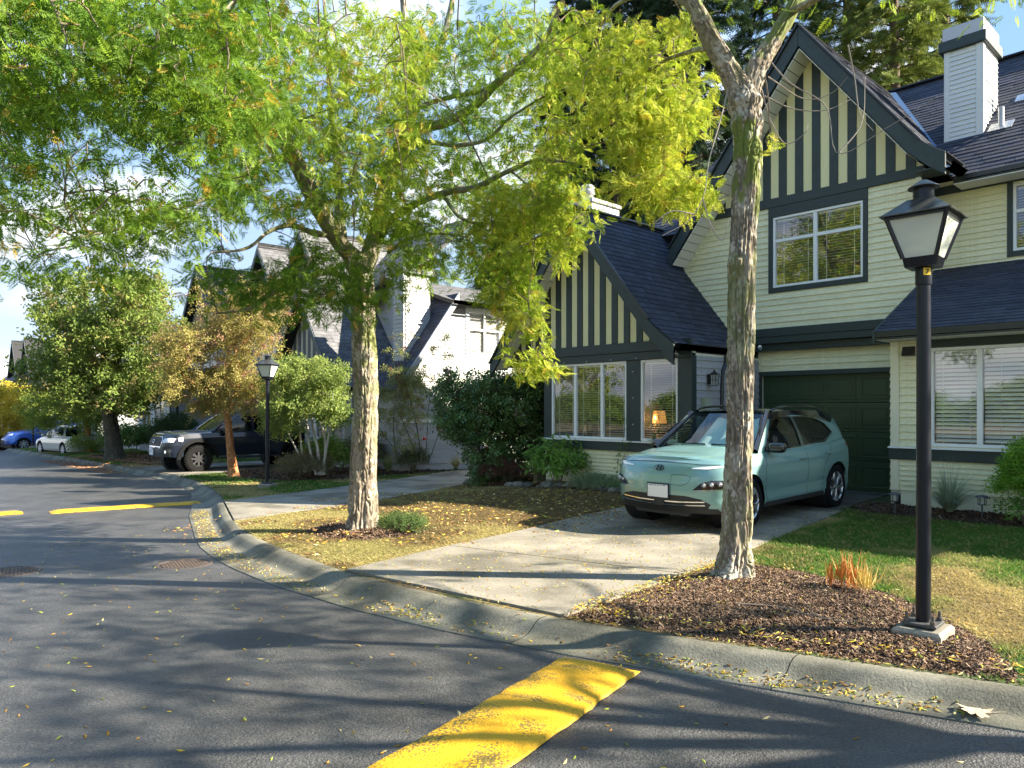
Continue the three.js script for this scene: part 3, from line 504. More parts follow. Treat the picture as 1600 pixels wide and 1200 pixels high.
  stripes(H, ZB, bx, by - 0.2, bs, 2.765, -11.27, 0.30, 0.148, -12.0, -7.4, M.trim, M.cream);
  for (let k = 0; k < 7; k++) part(H, 'light_clip', new THREE.TorusGeometry(0.012, 0.004, 5, 10, 4).translate(k < 4 ? -10.4 + 0.62 * k : -8.62, k < 4 ? 2.445 : 2.2 - 0.5 * (k - 4), ZB + 0.056), M.white);
  // chamfered left end of the bay and left wall
  const fC = frame(V3(-10.97, 0, ZB), V3(0.62, 0, 0.785).normalize(), Y);
  slab(H, 'wall', fC, rect(-0.8, 0, 0, 2.42), 0, 0.1, M.creamTrim, [rect(-0.66, -0.14, 0.9, 2.4)]); siding(H, fC, -0.8, 0, 0.22, 0.69, 0.076, M.siding); bar(H, 'sill_band', fC, -0.8, 0, 0.69, 0.858, -0.05, 0.048, M.trim); bar(H, 'sill_cap', fC, -0.8, 0, 0.86, 0.886, -0.05, 0.073, M.white);
  windowUnit(H, fC, -0.66, -0.14, 0.9, 2.4, 0, { depth: 0.8, room: roomM }); bar(H, 'trim_board', fC, -0.14, 0.0, 0.89, 2.42, 0, 0.028, M.trim); bar(H, 'trim_board', fC, -0.8, -0.66, 0.89, 2.42, 0, 0.028, M.trim);
  { const f = leftSide(-12.0); slab(H, 'wall', f, rect(-17, -11.9, -0.4, 2.55), 0, 0.12, M.creamTrim); siding(H, f, -16.9, -11.95, 0.2, 2.4, 0.15, M.siding); const g2 = leftSide(-10.0); slab(H, 'wall', g2, [[-22, -0.4], [-13.75, -0.4], [-13.75, 5.2], [-17.9, 8.45], [-22, 5.2]], 0, 0.12, M.creamTrim); siding(H, g2, -21.9, -13.8, 2.6, 5.2, 0.15, M.siding); slab(H, 'wall', frame(V3(0, 0, -17), V3(-1, 0, 0), Y), [[9.9, -0.4], [12.0, -0.4], [12.0, 2.55], [9.9, 5.2]], 0, 0.12, M.creamTrim); }
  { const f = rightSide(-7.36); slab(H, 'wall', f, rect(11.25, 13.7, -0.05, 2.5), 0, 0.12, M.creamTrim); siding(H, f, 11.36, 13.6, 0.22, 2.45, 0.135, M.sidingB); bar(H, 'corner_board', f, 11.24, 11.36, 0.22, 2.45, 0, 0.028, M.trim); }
  // its roof: right and left slopes, flared right foot
  const sr = slopeFrame('right', V3(-7.9, by - bs * 1.96, 0), bs), Ls = 1.96 * Math.hypot(1, bs);
  roof(H, sr, [[10.8, 0], [13.5, 0], [13.5, Ls * 0.6], [15.2, Ls], [10.8, Ls]], { thick: 0.11 });
  const sf = slopeFrame('right', V3(-7.42, 2.655, 0), 0.80); roof(H, sf, [[10.8, 0], [13.5, 0], [13.5, 0.63], [10.8, 0.63]], { thick: 0.1 });
  const sL = slopeFrame('left', V3(-12.25, by - bs * 2.39, 0), bs), LL = 2.39 * Math.hypot(1, bs);
  roof(H, sL, [[-17.1, LL], [-17.1, 0], [-10.8, 0], [-10.8, LL]], { thick: 0.11 });
  part(H, 'ridge_cap', boxBetween(V3(bx, by + 0.03, -10.78), V3(bx, by + 0.03, -15.2), 0.14, 0.03), M.galv);
  rake(H, [[bx, by - 0.03], [-8.02, by - 0.03 - 1.84 * bs], [-7.8, 2.93], [-7.6, 2.76], [-7.42, 2.63]], 0.30, 0.05, zbb + 0.03, 0.05, M.trim);
  rake(H, [[-12.25, by - 0.03 - 2.39 * bs], [bx - 0.003, by - 0.03]], 0.30, 0.05, zbb + 0.03, 0.05, M.trim);
  part(H, 'barge_foot', slabGeo([[-7.62, 2.40], [-7.42, 2.26], [-7.42, 2.6], [-7.62, 2.72]], 0.046, [], 0.004), M.trim).position.z = zbb - 0.018;
  for (const [a, b] of [[[bx, by], [-7.95, by - 1.91 * bs]], [[bx, by], [-12.25, by - 2.39 * bs]]]) part(H, 'roof_edge', boxBetween(V3(a[0], a[1] + 0.012, zbb + 0.035), V3(b[0], b[1] + 0.012, zbb + 0.035), 0.06, 0.03), M.gutter);
  for (const [x1, n] of [[-12.2, 18], [-7.6, 18]]) for (let i = 0; i < n; i++) { const xA = lerp(bx, x1, i / n), xB = lerp(bx, x1, (i + 0.94) / n), yA = by - 0.19 - Math.abs(xA - bx) * bs, yB = by - 0.19 - Math.abs(xB - bx) * bs, l = Math.hypot(xB - xA, yB - yA); const o = part(H, 'soffit_board', slabGeo([[0, 0], [l, 0], [l, 0.014], [0, 0.014]], 0.45, [], 0.002), M.soffit); o.position.set(xA, yA, ZB); o.rotation.z = Math.atan2(yB - yA, xB - xA); }
  gutterBar(H, V3(-7.42, 2.53, -10.84), V3(-7.42, 2.53, -13.45), M.gutter);
  downpipe(H, [V3(-7.3, 2.5, -12.3), V3(-7.31, 2.35, -12.3), V3(-7.32, 2.2, -12.22), V3(-7.32, 0.1, -12.2)]);
  // lamp inside the bay window
  { const sh = part(H, 'lamp_shade', new THREE.LatheGeometry([[0.11, 0.24], [0.15, 0]].map((p) => new THREE.Vector2(...p)), 24), phys(0.85, 0.5, 0.22, 0.9, { emissive: C(1, 0.42, 0.09), emissiveIntensity: 0.12 })); sh.position.set(-8.42, 1.22, -11.75); const st = part(H, 'lamp_stem', new THREE.CylinderGeometry(0.02, 0.05, 0.9, 12), M.dark); st.position.set(-8.42, 0.77, -11.75); const pl = new THREE.PointLight(C(1, 0.6, 0.25), 0.05); pl.position.set(-8.42, 1.33, -11.6); pl.castShadow = true; scene.add(pl); }

  // --- single storey front room on the right
  const fW = front(ZW), WX = 3.6;
  slab(H, 'wall', fW, rect(-4.29, WX, 0, 2.7), 0, 0.14, M.creamTrim, [rect(-3.74, -1.2, 0.95, 2.40)]);
  bar(H, 'foundation', fW, -4.27, WX, -0.3, 0.26, -0.12, -0.01, M.concrete);
  bar(H, 'corner_board', fW, -4.29, -4.17, 0.26, 0.73, 0, 0.026, M.creamTrim); bar(H, 'corner_board', fW, -4.29, -4.17, 0.93, 2.55, 0, 0.026, M.creamTrim);
  siding(H, fW, -4.165, -3.87, 0.93, 2.55, 0.112, M.siding); siding(H, fW, -4.165, WX, 0.27, 0.73, 0.075, M.siding); siding(H, fW, -1.1, WX, 0.93, 2.4, 0.112, M.siding);
  bar(H, 'sill_band', fW, -4.31, WX, 0.735, 0.90, -0.02, 0.045, M.trim); bar(H, 'sill_cap', fW, -4.32, WX, 0.902, 0.926, -0.02, 0.07, M.white);
  bar(H, 'trim_board', fW, -3.87, -3.74, 0.93, 2.55, 0, 0.03, M.trim); bar(H, 'trim_board', fW, -3.738, WX, 2.405, 2.60, 0, 0.032, M.trim); bar(H, 'trim_board', fW, -1.2, -1.1, 0.93, 2.40, 0, 0.03, M.trim);
  windowUnit(H, fW, -3.74, -1.2, 0.95, 2.402, 0, { cols: [-3.10, -1.85], tilt: 0.85, gap: 0.06, depth: 2.2, blindMat: mat(0.60, 0.61, 0.56, 0.5), room: M.room });
  { const f = leftSide(-4.29); slab(H, 'wall', f, rect(-13.7, -12.0, -0.05, 2.75), 0, 0.14, M.creamTrim); siding(H, f, -13.6, -12.0, 0.26, 2.55, 0.112, M.siding); }
  const wp = 0.49, we = slopeFrame('front', V3(0, 2.66, -11.55), wp), wl = 2.55 * Math.hypot(1, wp);
  roof(H, we, [[-4.36, 0], [WX + 0.3, 0], [WX + 0.3, wl], [-4.36, wl]], { thick: 0.1, exp: 0.125 });
  gutterBar(H, V3(WX + 0.3, 2.56, -11.53), V3(-4.36, 2.56, -11.53)); part(H, 'fascia', slabGeo(rect(-4.36, WX + 0.3, 2.53, 2.66), 0.03), M.gutter).position.z = -11.56;
  part(H, 'soffit', new THREE.BoxGeometry(WX + 4.6, 0.02, 0.46).translate((WX - 4.06) / 2, 2.535, -11.77), M.soffit);
  { const g = slabGeo([[11.52, 2.50], [14.1, 3.76], [14.1, 3.90], [11.52, 2.66]], 0.04); const o = part(H, 'barge_board', g, M.trim); place(o, frame(V3(-4.36, 0, 0), Z.clone().negate(), Y), 0, 0, -0.045); o.position.x = -4.39; }
  { const v = new THREE.Group(); v.name = 'wall_vent'; H.add(v); bar(v, 'plate', fW, -4.135, -3.905, 2.25, 2.49, 0.015, 0.028, M.creamTrim); const g = new THREE.BoxGeometry(0.17, 0.14, 0.09); const p = g.attributes.position; for (let i = 0; i < p.count; i++) if (p.getY(i) > 0 && p.getZ(i) > 0) p.setZ(i, -0.01); g.computeVertexNormals(); place(part(v, 'hood', g, mat(0.02, 0.018, 0.016, 0.5)), fW, -4.02, 2.37, 0.075); }
  // --- recessed upper wall on the right and the big roof
  const fR = front(ZR);
  slab(H, 'wall', fR, rect(-4.35, WX, 2.6, 5.4), 0, 0.14, M.creamTrim, [rect(-3.17, -1.6, 4.06, 5.13)]);
  siding(H, fR, -4.33, -3.25, 3.86, 5.18, 0.098, M.siding); siding(H, fR, -3.25, WX, 3.86, 3.97, 0.098, M.siding);
  bar(H, 'trim_board', fR, -3.25, -3.17, 3.97, 5.2, 0, 0.03, M.trim); bar(H, 'trim_board', fR, -3.168, -1.5, 3.97, 4.06, 0, 0.031, M.trim); bar(H, 'trim_board', fR, -4.33, WX, 5.18, 5.32, 0, 0.034, M.trim);
  windowUnit(H, fR, -3.17, -1.6, 4.06, 5.15, 0, { cols: [-2.5], rail: 4.7, depth: 2, room: M.roomDark });
  const mp = 0.8, ey = 5.34, ez = -13.65, me = slopeFrame('front', V3(0, ey, ez), mp), RZ = -17.9, ml = (ez - RZ) * Math.hypot(1, mp);
  roof(H, me, [[-12.4, 0.0], [-9.0, 0], [-6.24, ml * 0.84], [-3.83, 0.0], [WX + 0.3, 0], [WX + 0.3, ml], [-12.4, ml]].filter((p, i) => i !== 1 && i !== 2 && i !== 3).length ? [[-3.9, 0.0], [WX + 0.3, 0], [WX + 0.3, ml], [-6.24, ml], [-6.24, ml * 0.80]] : [], { thick: 0.12, exp: 0.15 });
  roof(H, me, [[-10.3, 0.0], [-8.6, 0.0], [-6.24, ml * 0.80], [-6.24, ml], [-10.3, ml]], { thick: 0.12, exp: 0.15 });
  const mb = slopeFrame('back', V3(0, ey, 2 * RZ - ez), mp); roof(H, mb, [[-WX - 0.3, 0], [10.3, 0], [10.3, ml], [-WX - 0.3, ml]], { thick: 0.12, lay: false });
  part(H, 'ridge_cap', boxBetween(V3(-10.3, ey + (ez - RZ) * mp + 0.02, RZ), V3(WX + 0.3, ey + (ez - RZ) * mp + 0.02, RZ), 0.25, 0.03), M.shingle[0]);
  gutterBar(H, V3(WX + 0.3, 5.25, -13.62), V3(-3.75, 5.25, -13.62)); part(H, 'fascia', slabGeo(rect(-3.9, WX + 0.3, 5.22, 5.34), 0.03), M.gutter).position.z = -13.66;
  part(H, 'soffit', new THREE.BoxGeometry(WX + 4.2, 0.02, 0.5).translate((WX - 3.6) / 2, 5.215, -13.88), M.soffit);
  { const f = rightSide(WX); slab(H, 'wall', f, [[12, -0.2], [22.2, -0.2], [22.2, 5.2], [17.9, 8.45], [13.9, 5.2], [13.9, 2.7], [12, 2.7]], 0, 0.14, M.creamTrim); siding(H, f, 12.05, 22.7, 0.26, 2.5, 0.15, M.siding); }
  slab(H, 'wall', frame(V3(0, 0, -22.2), V3(-1, 0, 0), Y), rect(-WX, 10.1, -0.4, 5.4), 0, 0.14, M.creamTrim);
  { const g = part(H, 'valley_flashing', boxBetween(V3(-3.92, 5.36, -13.7), V3(-6.22, 8.55, -17.5), 0.12, 0.012), mat(0.06, 0.11, 0.2, 0.4, { metalness: 0.5 })); g.position.y += 0.03; }
  // chimney on the big roof
  {
    const c = new THREE.Group(); c.name = 'chimney'; H.add(c); const x0 = -4.42, x1 = -3.82, z0 = -14.93, z1 = -15.85, y0 = 6.0, y1 = 7.97;
    part(c, 'stack', new THREE.BoxGeometry(x1 - x0 - 0.02, y1 - y0, z0 - z1 - 0.02).translate((x0 + x1) / 2, (y0 + y1) / 2, (z0 + z1) / 2), M.creamTrim);
    const chim = [mat(0.66, 0.67, 0.64, 0.6), mat(0.63, 0.64, 0.61, 0.6)];
    siding(c, front(z0), x0 + 0.09, x1 - 0.09, 6.34, y1, 0.085, chim); { const s = slopeFrame; siding(c, rightSide(x1), -z0 + 0.09, -z1, 6.34, y1, 0.085, chim, { clip: (v) => [0, Math.min(-z1, 13.65 + (v - 5.34) / 0.8)] }); }
    for (const x of [x0, x1 - 0.09]) bar(c, 'corner_board', front(z0), x, x + 0.09, 6.2, y1, 0, 0.025, chim[0]); bar(c, 'corner_board', rightSide(x1), -z0 - 0.02, -z0 + 0.09, 6.3, y1, 0, 0.025, chim[0]);
    part(c, 'cap', new RoundedBoxGeometry(x1 - x0 + 0.16, 0.2, z0 - z1 + 0.16, 1, 0.02).translate((x0 + x1) / 2, y1 + 0.1, (z0 + z1) / 2), M.trim);
    part(c, 'cap', new RoundedBoxGeometry(x1 - x0 + 0.06, 0.25, z0 - z1 + 0.06, 1, 0.02).translate((x0 + x1) / 2, y1 + 0.32, (z0 + z1) / 2), M.galv);
  }
  { const c = new THREE.Group(); c.name = 'chimney'; H.add(c); const w = mat(0.66, 0.66, 0.64, 0.6);
    part(c, 'stack', new THREE.BoxGeometry(0.66, 1.6, 0.9).translate(-10.62, 5.1, -12.4), w); for (let i = 0; i < 9; i++) part(c, 'siding_board', new RoundedBoxGeometry(0.68, 0.1, 0.92, 1, 0.008).translate(-10.62, 4.95 + i * 0.112, -12.4), w);
    part(c, 'cap', new RoundedBoxGeometry(0.76, 0.09, 1.0, 1, 0.02).translate(-10.62, 5.95, -12.4), M.galv); part(c, 'flue', new THREE.LatheGeometry([[0.13, 0], [0.13, 0.24], [0.17, 0.25], [0.17, 0.31], [0.15, 0.32], [0.15, 0.37], [0.17, 0.38], [0.12, 0.44], [0, 0.45]].map((p) => new THREE.Vector2(...p)), 20).translate(-10.72, 5.98, -12.3), M.galv); }
  // roof vents
  for (const [x, z] of [[-3.35, -15.9], [-3.55, -15.0]]) { const y = ey + (ez - z) * mp; part(H, 'vent_pipe', new THREE.CylinderGeometry(0.045, 0.045, 0.36, 14).translate(x, y + 0.16, z), M.galv); place(part(H, 'vent_flashing', new THREE.BoxGeometry(0.36, 0.3, 0.008), M.metal), me, x, (ez - z) * Math.hypot(1, mp), 0.022); }
  laySingles(0, 300);
}
function wallLantern(pos, turn, label) {
  const t = thing('wall_lantern', label, 'wall lamp', pos, turn); const m = M.black;
  part(t, 'back_plate', new RoundedBoxGeometry(0.11, 0.18, 0.02, 1, 0.008).translate(0, 0.02, 0.01), m);
  part(t, 'arm', tube([V3(0, 0.05, 0.01), V3(0, 0.13, 0.06), V3(0, 0.14, 0.12)], [0.009, 0.009], 8, 8), m);
  const b = []; for (const [x, z] of [[-1, -1], [1, -1], [1, 1], [-1, 1]]) b.push(boxBetween(V3(x * 0.06, 0.1, 0.12 + z * 0.06), V3(x * 0.045, -0.1, 0.12 + z * 0.045), 0.01, 0.01)); for (const y of [0.1, 0.0, -0.1]) for (let k = 0; k < 4; k++) { const r = 0.0525 + y * 0.075; b.push(new THREE.BoxGeometry(2 * r, 0.01, 0.01).translate(0, y, r).rotateY(k * Math.PI / 2).translate(0, 0, 0.12)); } for (let k = 0; k < 4; k++) b.push(new THREE.BoxGeometry(0.007, 0.2, 0.007).translate(0, 0, 0.0525).rotateY(k * Math.PI / 2).translate(0, 0, 0.12));
  part(t, 'cage', merge(b), m); part(t, 'cap', new THREE.LatheGeometry([[0.095, 0.1], [0.06, 0.13], [0.03, 0.15], [0.012, 0.17], [0.016, 0.19], [0, 0.2]].map((p) => new THREE.Vector2(...p)), 4).rotateY(Math.PI / 4).translate(0, 0, 0.12), m);
  part(t, 'glass', new THREE.BoxGeometry(0.086, 0.19, 0.086).translate(0, 0, 0.12), phys(0.9, 0.9, 0.85, 0.4, { transmission: 0.6, thickness: 0 })); return t;
}
wallLantern([-7.335, 2.02, -11.75], Math.PI / 2, 'black caged lantern on the side wall beside the bay window');
{ const t = thing('utility_box', 'small grey-green meter box on the side wall under the lantern', 'meter box', [-7.345, 1.55, -11.62], Math.PI / 2); part(t, 'case', new RoundedBoxGeometry(0.2, 0.32, 0.1, 2, 0.012).translate(0, 0, 0.05), mat(0.30, 0.33, 0.25, 0.5)); part(t, 'cover', new RoundedBoxGeometry(0.16, 0.2, 0.02, 1, 0.006).translate(0, 0.02, 0.105), mat(0.34, 0.37, 0.29, 0.5)); }
{ const t = thing('security_camera', 'small white security camera under the dark band above the garage', 'camera', [-7.22, 2.72, -13.40]); part(t, 'mount', new THREE.CylinderGeometry(0.03, 0.03, 0.03, 16).rotateX(Math.PI / 2), M.white); part(t, 'housing', new THREE.CapsuleGeometry(0.028, 0.07, 6, 14).rotateX(Math.PI / 2).rotateY(0.5).translate(0.04, -0.045, 0.06), M.white); part(t, 'lens', new THREE.CylinderGeometry(0.02, 0.02, 0.01, 14).rotateX(Math.PI / 2).rotateY(0.5).translate(0.07, -0.045, 0.12), M.dark); }
// ---------------------------------------------------------------- the houses further down the street
const greyShingle = [mat(0.21, 0.21, 0.22, 0.85, { map: texShingle }), mat(0.17, 0.17, 0.18, 0.85, { map: texShingle }), mat(0.25, 0.25, 0.26, 0.85, { map: texShingle })];
function gableBlock(H, id, o) {   // a gable facing the street: o = { ax, ay, hw, zf, zo, back, sl, yb, wallB, stripesFrom, mats, win, y0 }
  const f = front(o.zf), sl = o.sl, foot = (s) => [o.ax + s * o.hw, o.ay - o.hw * sl];
  slab(H, 'wall', f, [[o.ax - o.hw + 0.3, o.y0], [o.ax + o.hw - 0.3, o.y0], [o.ax + o.hw - 0.3, o.ay - (o.hw - 0.3) * sl - 0.1], [o.ax, o.ay - 0.2], [o.ax - o.hw + 0.3, o.ay - (o.hw - 0.3) * sl - 0.1]], 0, 0.12, o.mats[0], o.win ? o.win.map((w) => rect(...w)) : []);
  const clip = (v) => { const w = Math.min(o.hw - 0.3, (o.ay - 0.2 - v) / sl); return w > 0.05 ? [o.ax - w, o.ax + w] : null; };
  siding(H, f, o.ax - o.hw, o.ax + o.hw, o.y0, o.yb, 0.16, o.mats, { clip, holes: o.win || [] });
  for (const w of o.win || []) { windowUnit(H, f, ...w, 0.01, { cols: [(w[0] + w[1]) / 2], depth: 1.2, room: M.roomDark, blind: 0.02, tilt: 0.6 }); for (const [a, b, c, d] of [[w[0] - 0.1, w[0], w[2] - 0.1, w[3] + 0.12], [w[1], w[1] + 0.1, w[2] - 0.1, w[3] + 0.12], [w[0], w[1], w[3], w[3] + 0.12], [w[0], w[1], w[2] - 0.1, w[2]]]) bar(H, 'trim_board', f, a, b, c, d, 0, 0.04, o.trim); }
  stripes(H, o.zf, o.ax, o.ay - 0.2, sl, o.yb, o.ax - 0.08, 0.33, 0.16, o.ax - o.hw, o.ax + o.hw, o.trim, o.panel);
  bar(H, 'trim_board', f, o.ax - o.hw + 0.2, o.ax + o.hw - 0.2, o.yb - 0.2, o.yb - 0.003, 0, 0.05, o.trim);
  for (const [s, dir] of [[1, 'right'], [-1, 'left']]) {
    const [x, y] = foot(s), fr = slopeFrame(dir, V3(x, y, 0), sl), L = o.hw * Math.hypot(1, sl), a = s > 0 ? -o.zo : o.back, b = s > 0 ? -o.back : o.zo;
    roof(H, fr, [[a, 0], [b, 0], [b, L], [a, L]], { thick: 0.1, exp: 0.15, tab: 0.34, mats: greyShingle, house: id });
    rake(H, s > 0 ? [[o.ax, o.ay - 0.02], [x, y - 0.02]] : [[x, y - 0.02], [o.ax - 0.003, o.ay - 0.02]], 0.28, 0.05, o.zo + 0.03, 0.05, o.trim);
    if (s > 0 && o.gutter !== false) gutterBar(H, V3(x, y - 0.1, o.zo), V3(x, y - 0.1, o.back), o.trim);
  }
}
const houseB = thing('townhouse', 'pale grey house next door with a sunlit clapboard side wall and light shingle roof', 'house');
{
  const H = houseB, XS = -17.5, f = rightSide(XS), W = M.sidingB, T = M.trimB, pan = [mat(0.50, 0.46, 0.36, 0.7), mat(0.47, 0.43, 0.34, 0.7)];
  slab(H, 'wall', f, [[12.0, -0.6], [24, -0.6], [24, 4.72], [13.9, 4.72], [12.0, 2.2]], 0, 0.14, W[0], [rect(14.5, 15.85, 3.2, 4.52)]);
  const clip = (v) => [Math.max(12.02, 12.0 + (v - 2.2) / 1.33), 24];
  siding(H, f, 12, 24, -0.12, 0.3, 0.075, W, {}); siding(H, f, 12, 24, 0.31, 1.08, 0.15, W, {}); siding(H, f, 12, 24, 1.2, 2.3, 0.11, W, { clip }); siding(H, f, 12, 24, 2.44, 4.7, 0.11, W, { clip, holes: [[14.4, 15.95, 3.1, 4.62]] });
  bar(H, 'trim_board', f, 12.0, 24, 1.09, 1.2, 0, 0.03, M.soffit); bar(H, 'trim_board', f, 12.2, 24, 2.31, 2.44, 0, 0.03, M.soffit);
  for (const [a, b, c, d] of [[14.4, 14.5, 3.1, 4.62], [15.85, 15.95, 3.1, 4.62], [14.5, 15.85, 3.1, 3.2], [14.5, 15.85, 4.52, 4.62]]) bar(H, 'trim_board', f, a, b, c, d, 0, 0.035, M.white);
  windowUnit(H, f, 14.5, 15.85, 3.2, 4.52, 0.01, { cols: [15.18], rail: 3.95, depth: 1.5, tilt: 0.8 });
  // catslide roof to the street with its barge on the side wall
  const cs = slopeFrame('front', V3(0, 2.05, -11.75), 1.33), cl = 2.05 * Math.hypot(1, 1.33);
  roof(H, cs, [[-18.75, 0], [-17.2, 0], [-17.2, cl * 1.06], [-18.75, cl * 1.06]], { thick: 0.1, mats: M.shingle, house: 1 });
  { const g = slabGeo([[11.7, 1.78], [13.9, 4.70], [13.9, 4.98], [11.7, 2.06]], 0.05); const o = part(H, 'barge_board', g, mat(0.30, 0.31, 0.32, 0.6)); place(o, rightSide(0), 0, 0, 0); o.position.x = -17.22; }
  part(H, 'soffit', slabGeo([[11.8, 1.95], [13.85, 4.66], [13.85, 4.68], [11.8, 1.97]], 0.3), M.soffit).quaternion.copy(f.q); H.children[H.children.length - 1].position.x = -17.5;
  // rear mass: eave along the side, ridge running back
  const re = slopeFrame('right', V3(-17.15, 4.72, 0), 0.32), rl = 3.6 * Math.hypot(1, 0.32);
  roof(H, re, [[13.6, 0], [24.3, 0], [24.3, rl], [13.6, rl]], { thick: 0.1, exp: 0.15, tab: 0.34, mats: greyShingle, house: 1 });
  const rw = slopeFrame('left', V3(-24.35, 4.72, 0), 0.32); roof(H, rw, [[-24.3, 0], [-13.6, 0], [-13.6, rl], [-24.3, rl]], { thick: 0.1, lay: false, mats: greyShingle });
  gutterBar(H, V3(-17.15, 4.62, -13.6), V3(-17.15, 4.62, -24.3), T);
  slab(H, 'wall', front(-13.9), [[-24, -0.6], [-17.64, -0.6], [-17.64, 4.6], [-20.75, 5.6], [-24, 4.6]], 0, 0.14, W[0]);
  // chimney box on the catslide
  { const c = new THREE.Group(); c.name = 'chimney'; H.add(c); part(c, 'stack', new THREE.BoxGeometry(0.55, 3.8, 0.95).translate(-18.18, 3.6, -12.885), W[0]); const a = front(-12.4), b = rightSide(-17.9); siding(c, a, -18.42, -17.97, 2.7, 5.4, 0.12, W); siding(c, b, 12.46, 13.3, 2.7, 5.4, 0.12, W, { clip: (v) => [12.46, Math.min(13.3, 12.0 + (v - 2.1) / 1.33 + 0.4)] }); bar(c, 'corner_board', a, -17.98, -17.88, 2.6, 5.45, 0, 0.03, W[1]); part(c, 'cap', new RoundedBoxGeometry(0.7, 0.16, 1.1, 1, 0.02).translate(-18.18, 5.56, -12.885), T); }
  // bay under the small gable
  const zf = -11.6; slab(H, 'wall', front(zf), rect(-22.4, -19.9, -0.6, 2.3), 0, 0.12, W[0], [rect(-21.7, -20.55, 0.55, 1.95)]); siding(H, front(zf), -22.4, -19.9, -0.2, 2.2, 0.13, W, { holes: [[-21.8, -20.45, 0.45, 2.05]] }); windowUnit(H, front(zf), -21.7, -20.55, 0.55, 1.95, 0.01, { cols: [-21.1], depth: 1.5, tilt: 0.3 });
  for (const [a, b, c, d] of [[-21.8, -21.7, 0.45, 2.05], [-20.55, -20.45, 0.45, 2.05], [-21.7, -20.55, 1.95, 2.05], [-21.7, -20.55, 0.45, 0.55]]) bar(H, 'trim_board', front(zf), a, b, c, d, 0, 0.03, M.white);
  { const d1 = front(-12.0); slab(H, 'wall', d1, rect(-18.6, -17.64, -0.6, 2.25), 0, 0.12, W[0]); siding(H, d1, -18.6, -17.64, -0.2, 2.2, 0.13, W); slab(H, 'wall', leftSide(-18.6), [[-14, -0.6], [-12.0, -0.6], [-12.0, 2.2], [-13.9, 4.6], [-14, 4.6]], 0, 0.1, W[0]); const g = rightSide(-19.9), be = mat(0.55, 0.50, 0.38, 0.6); slab(H, 'wall', g, rect(11.6, 16.6, -0.6, 2.3), 0, 0.12, be, [rect(11.82, 12.5, 0.35, 2.0)]); windowUnit(H, g, 11.82, 12.5, 0.35, 2.0, 0.01, { depth: 1.4, tilt: 0.3 }); bar(H, 'corner_board', g, 11.6, 11.8, -0.3, 2.1, 0, 0.03, be); siding(H, g, 12.55, 13.9, -0.2, 2.1, 0.13, W); }
  gableBlock(H, 1, { ax: -22.1, ay: 5.35, hw: 2.4, zf, zo: -11.15, back: -16.6, sl: 1.33, yb: 2.45, y0: 2.2, mats: W, trim: T, panel: pan });
  gableBlock(H, 1, { ax: -25.7, ay: 8.2, hw: 2.6, zf: -13.5, zo: -13.05, back: -18, sl: 1.35, yb: 5.2, y0: 2.6, mats: W, trim: T, panel: pan, win: [[-26.6, -24.9, 3.4, 4.7]] });
  gableBlock(H, 1, { ax: -29.3, ay: 8.2, hw: 2.5, zf: -13.5, zo: -13.05, back: -18, sl: 1.35, yb: 5.2, y0: 2.6, mats: W, trim: T, panel: pan, win: [[-30.1, -28.5, 3.4, 4.7]] });
  const fG = front(-13.7); slab(H, 'wall', fG, rect(-31.6, -22.4, -0.6, 2.7), 0, 0.12, W[0]); siding(H, fG, -24.3, -22.4, -0.4, 2.6, 0.14, W); siding(H, fG, -28.6, -27.2, -0.4, 2.6, 0.14, W); siding(H, fG, -27.2, -24.3, 1.9, 2.6, 0.14, W);
  for (const [a, b] of [[-27.1, -24.4], [-31.5, -28.7]]) { const d = new THREE.Group(); d.name = 'garage_door'; H.add(d); for (let k = 0; k < 4; k++) bar(d, 'door_panel', fG, a, b, -0.4 + k * 0.56, 0.15 + k * 0.56, 0, 0.03, mat(0.09, 0.1, 0.11, 0.5)); }
  slab(H, 'wall', leftSide(-31.6), rect(-24, -13.7, -0.6, 4.7), 0, 0.12, W[0]);
  const mr = slopeFrame('front', V3(0, 5.1, -13.4), 0.8), ml = 4.6 * Math.hypot(1, 0.8); roof(H, mr, [[-32, 0], [-21, 0], [-21, ml], [-32, ml]], { thick: 0.1, mats: greyShingle, exp: 0.16, tab: 0.4, house: 1 });
  slab(H, 'wall', front(-13.9), rect(-31.6, -24, 2.6, 5.1), 0, 0.12, W[0]);
  laySingles(1, 120);
}
const houseC = thing('townhouse', 'third house along the street with a white framed corner window behind the pickup', 'house');
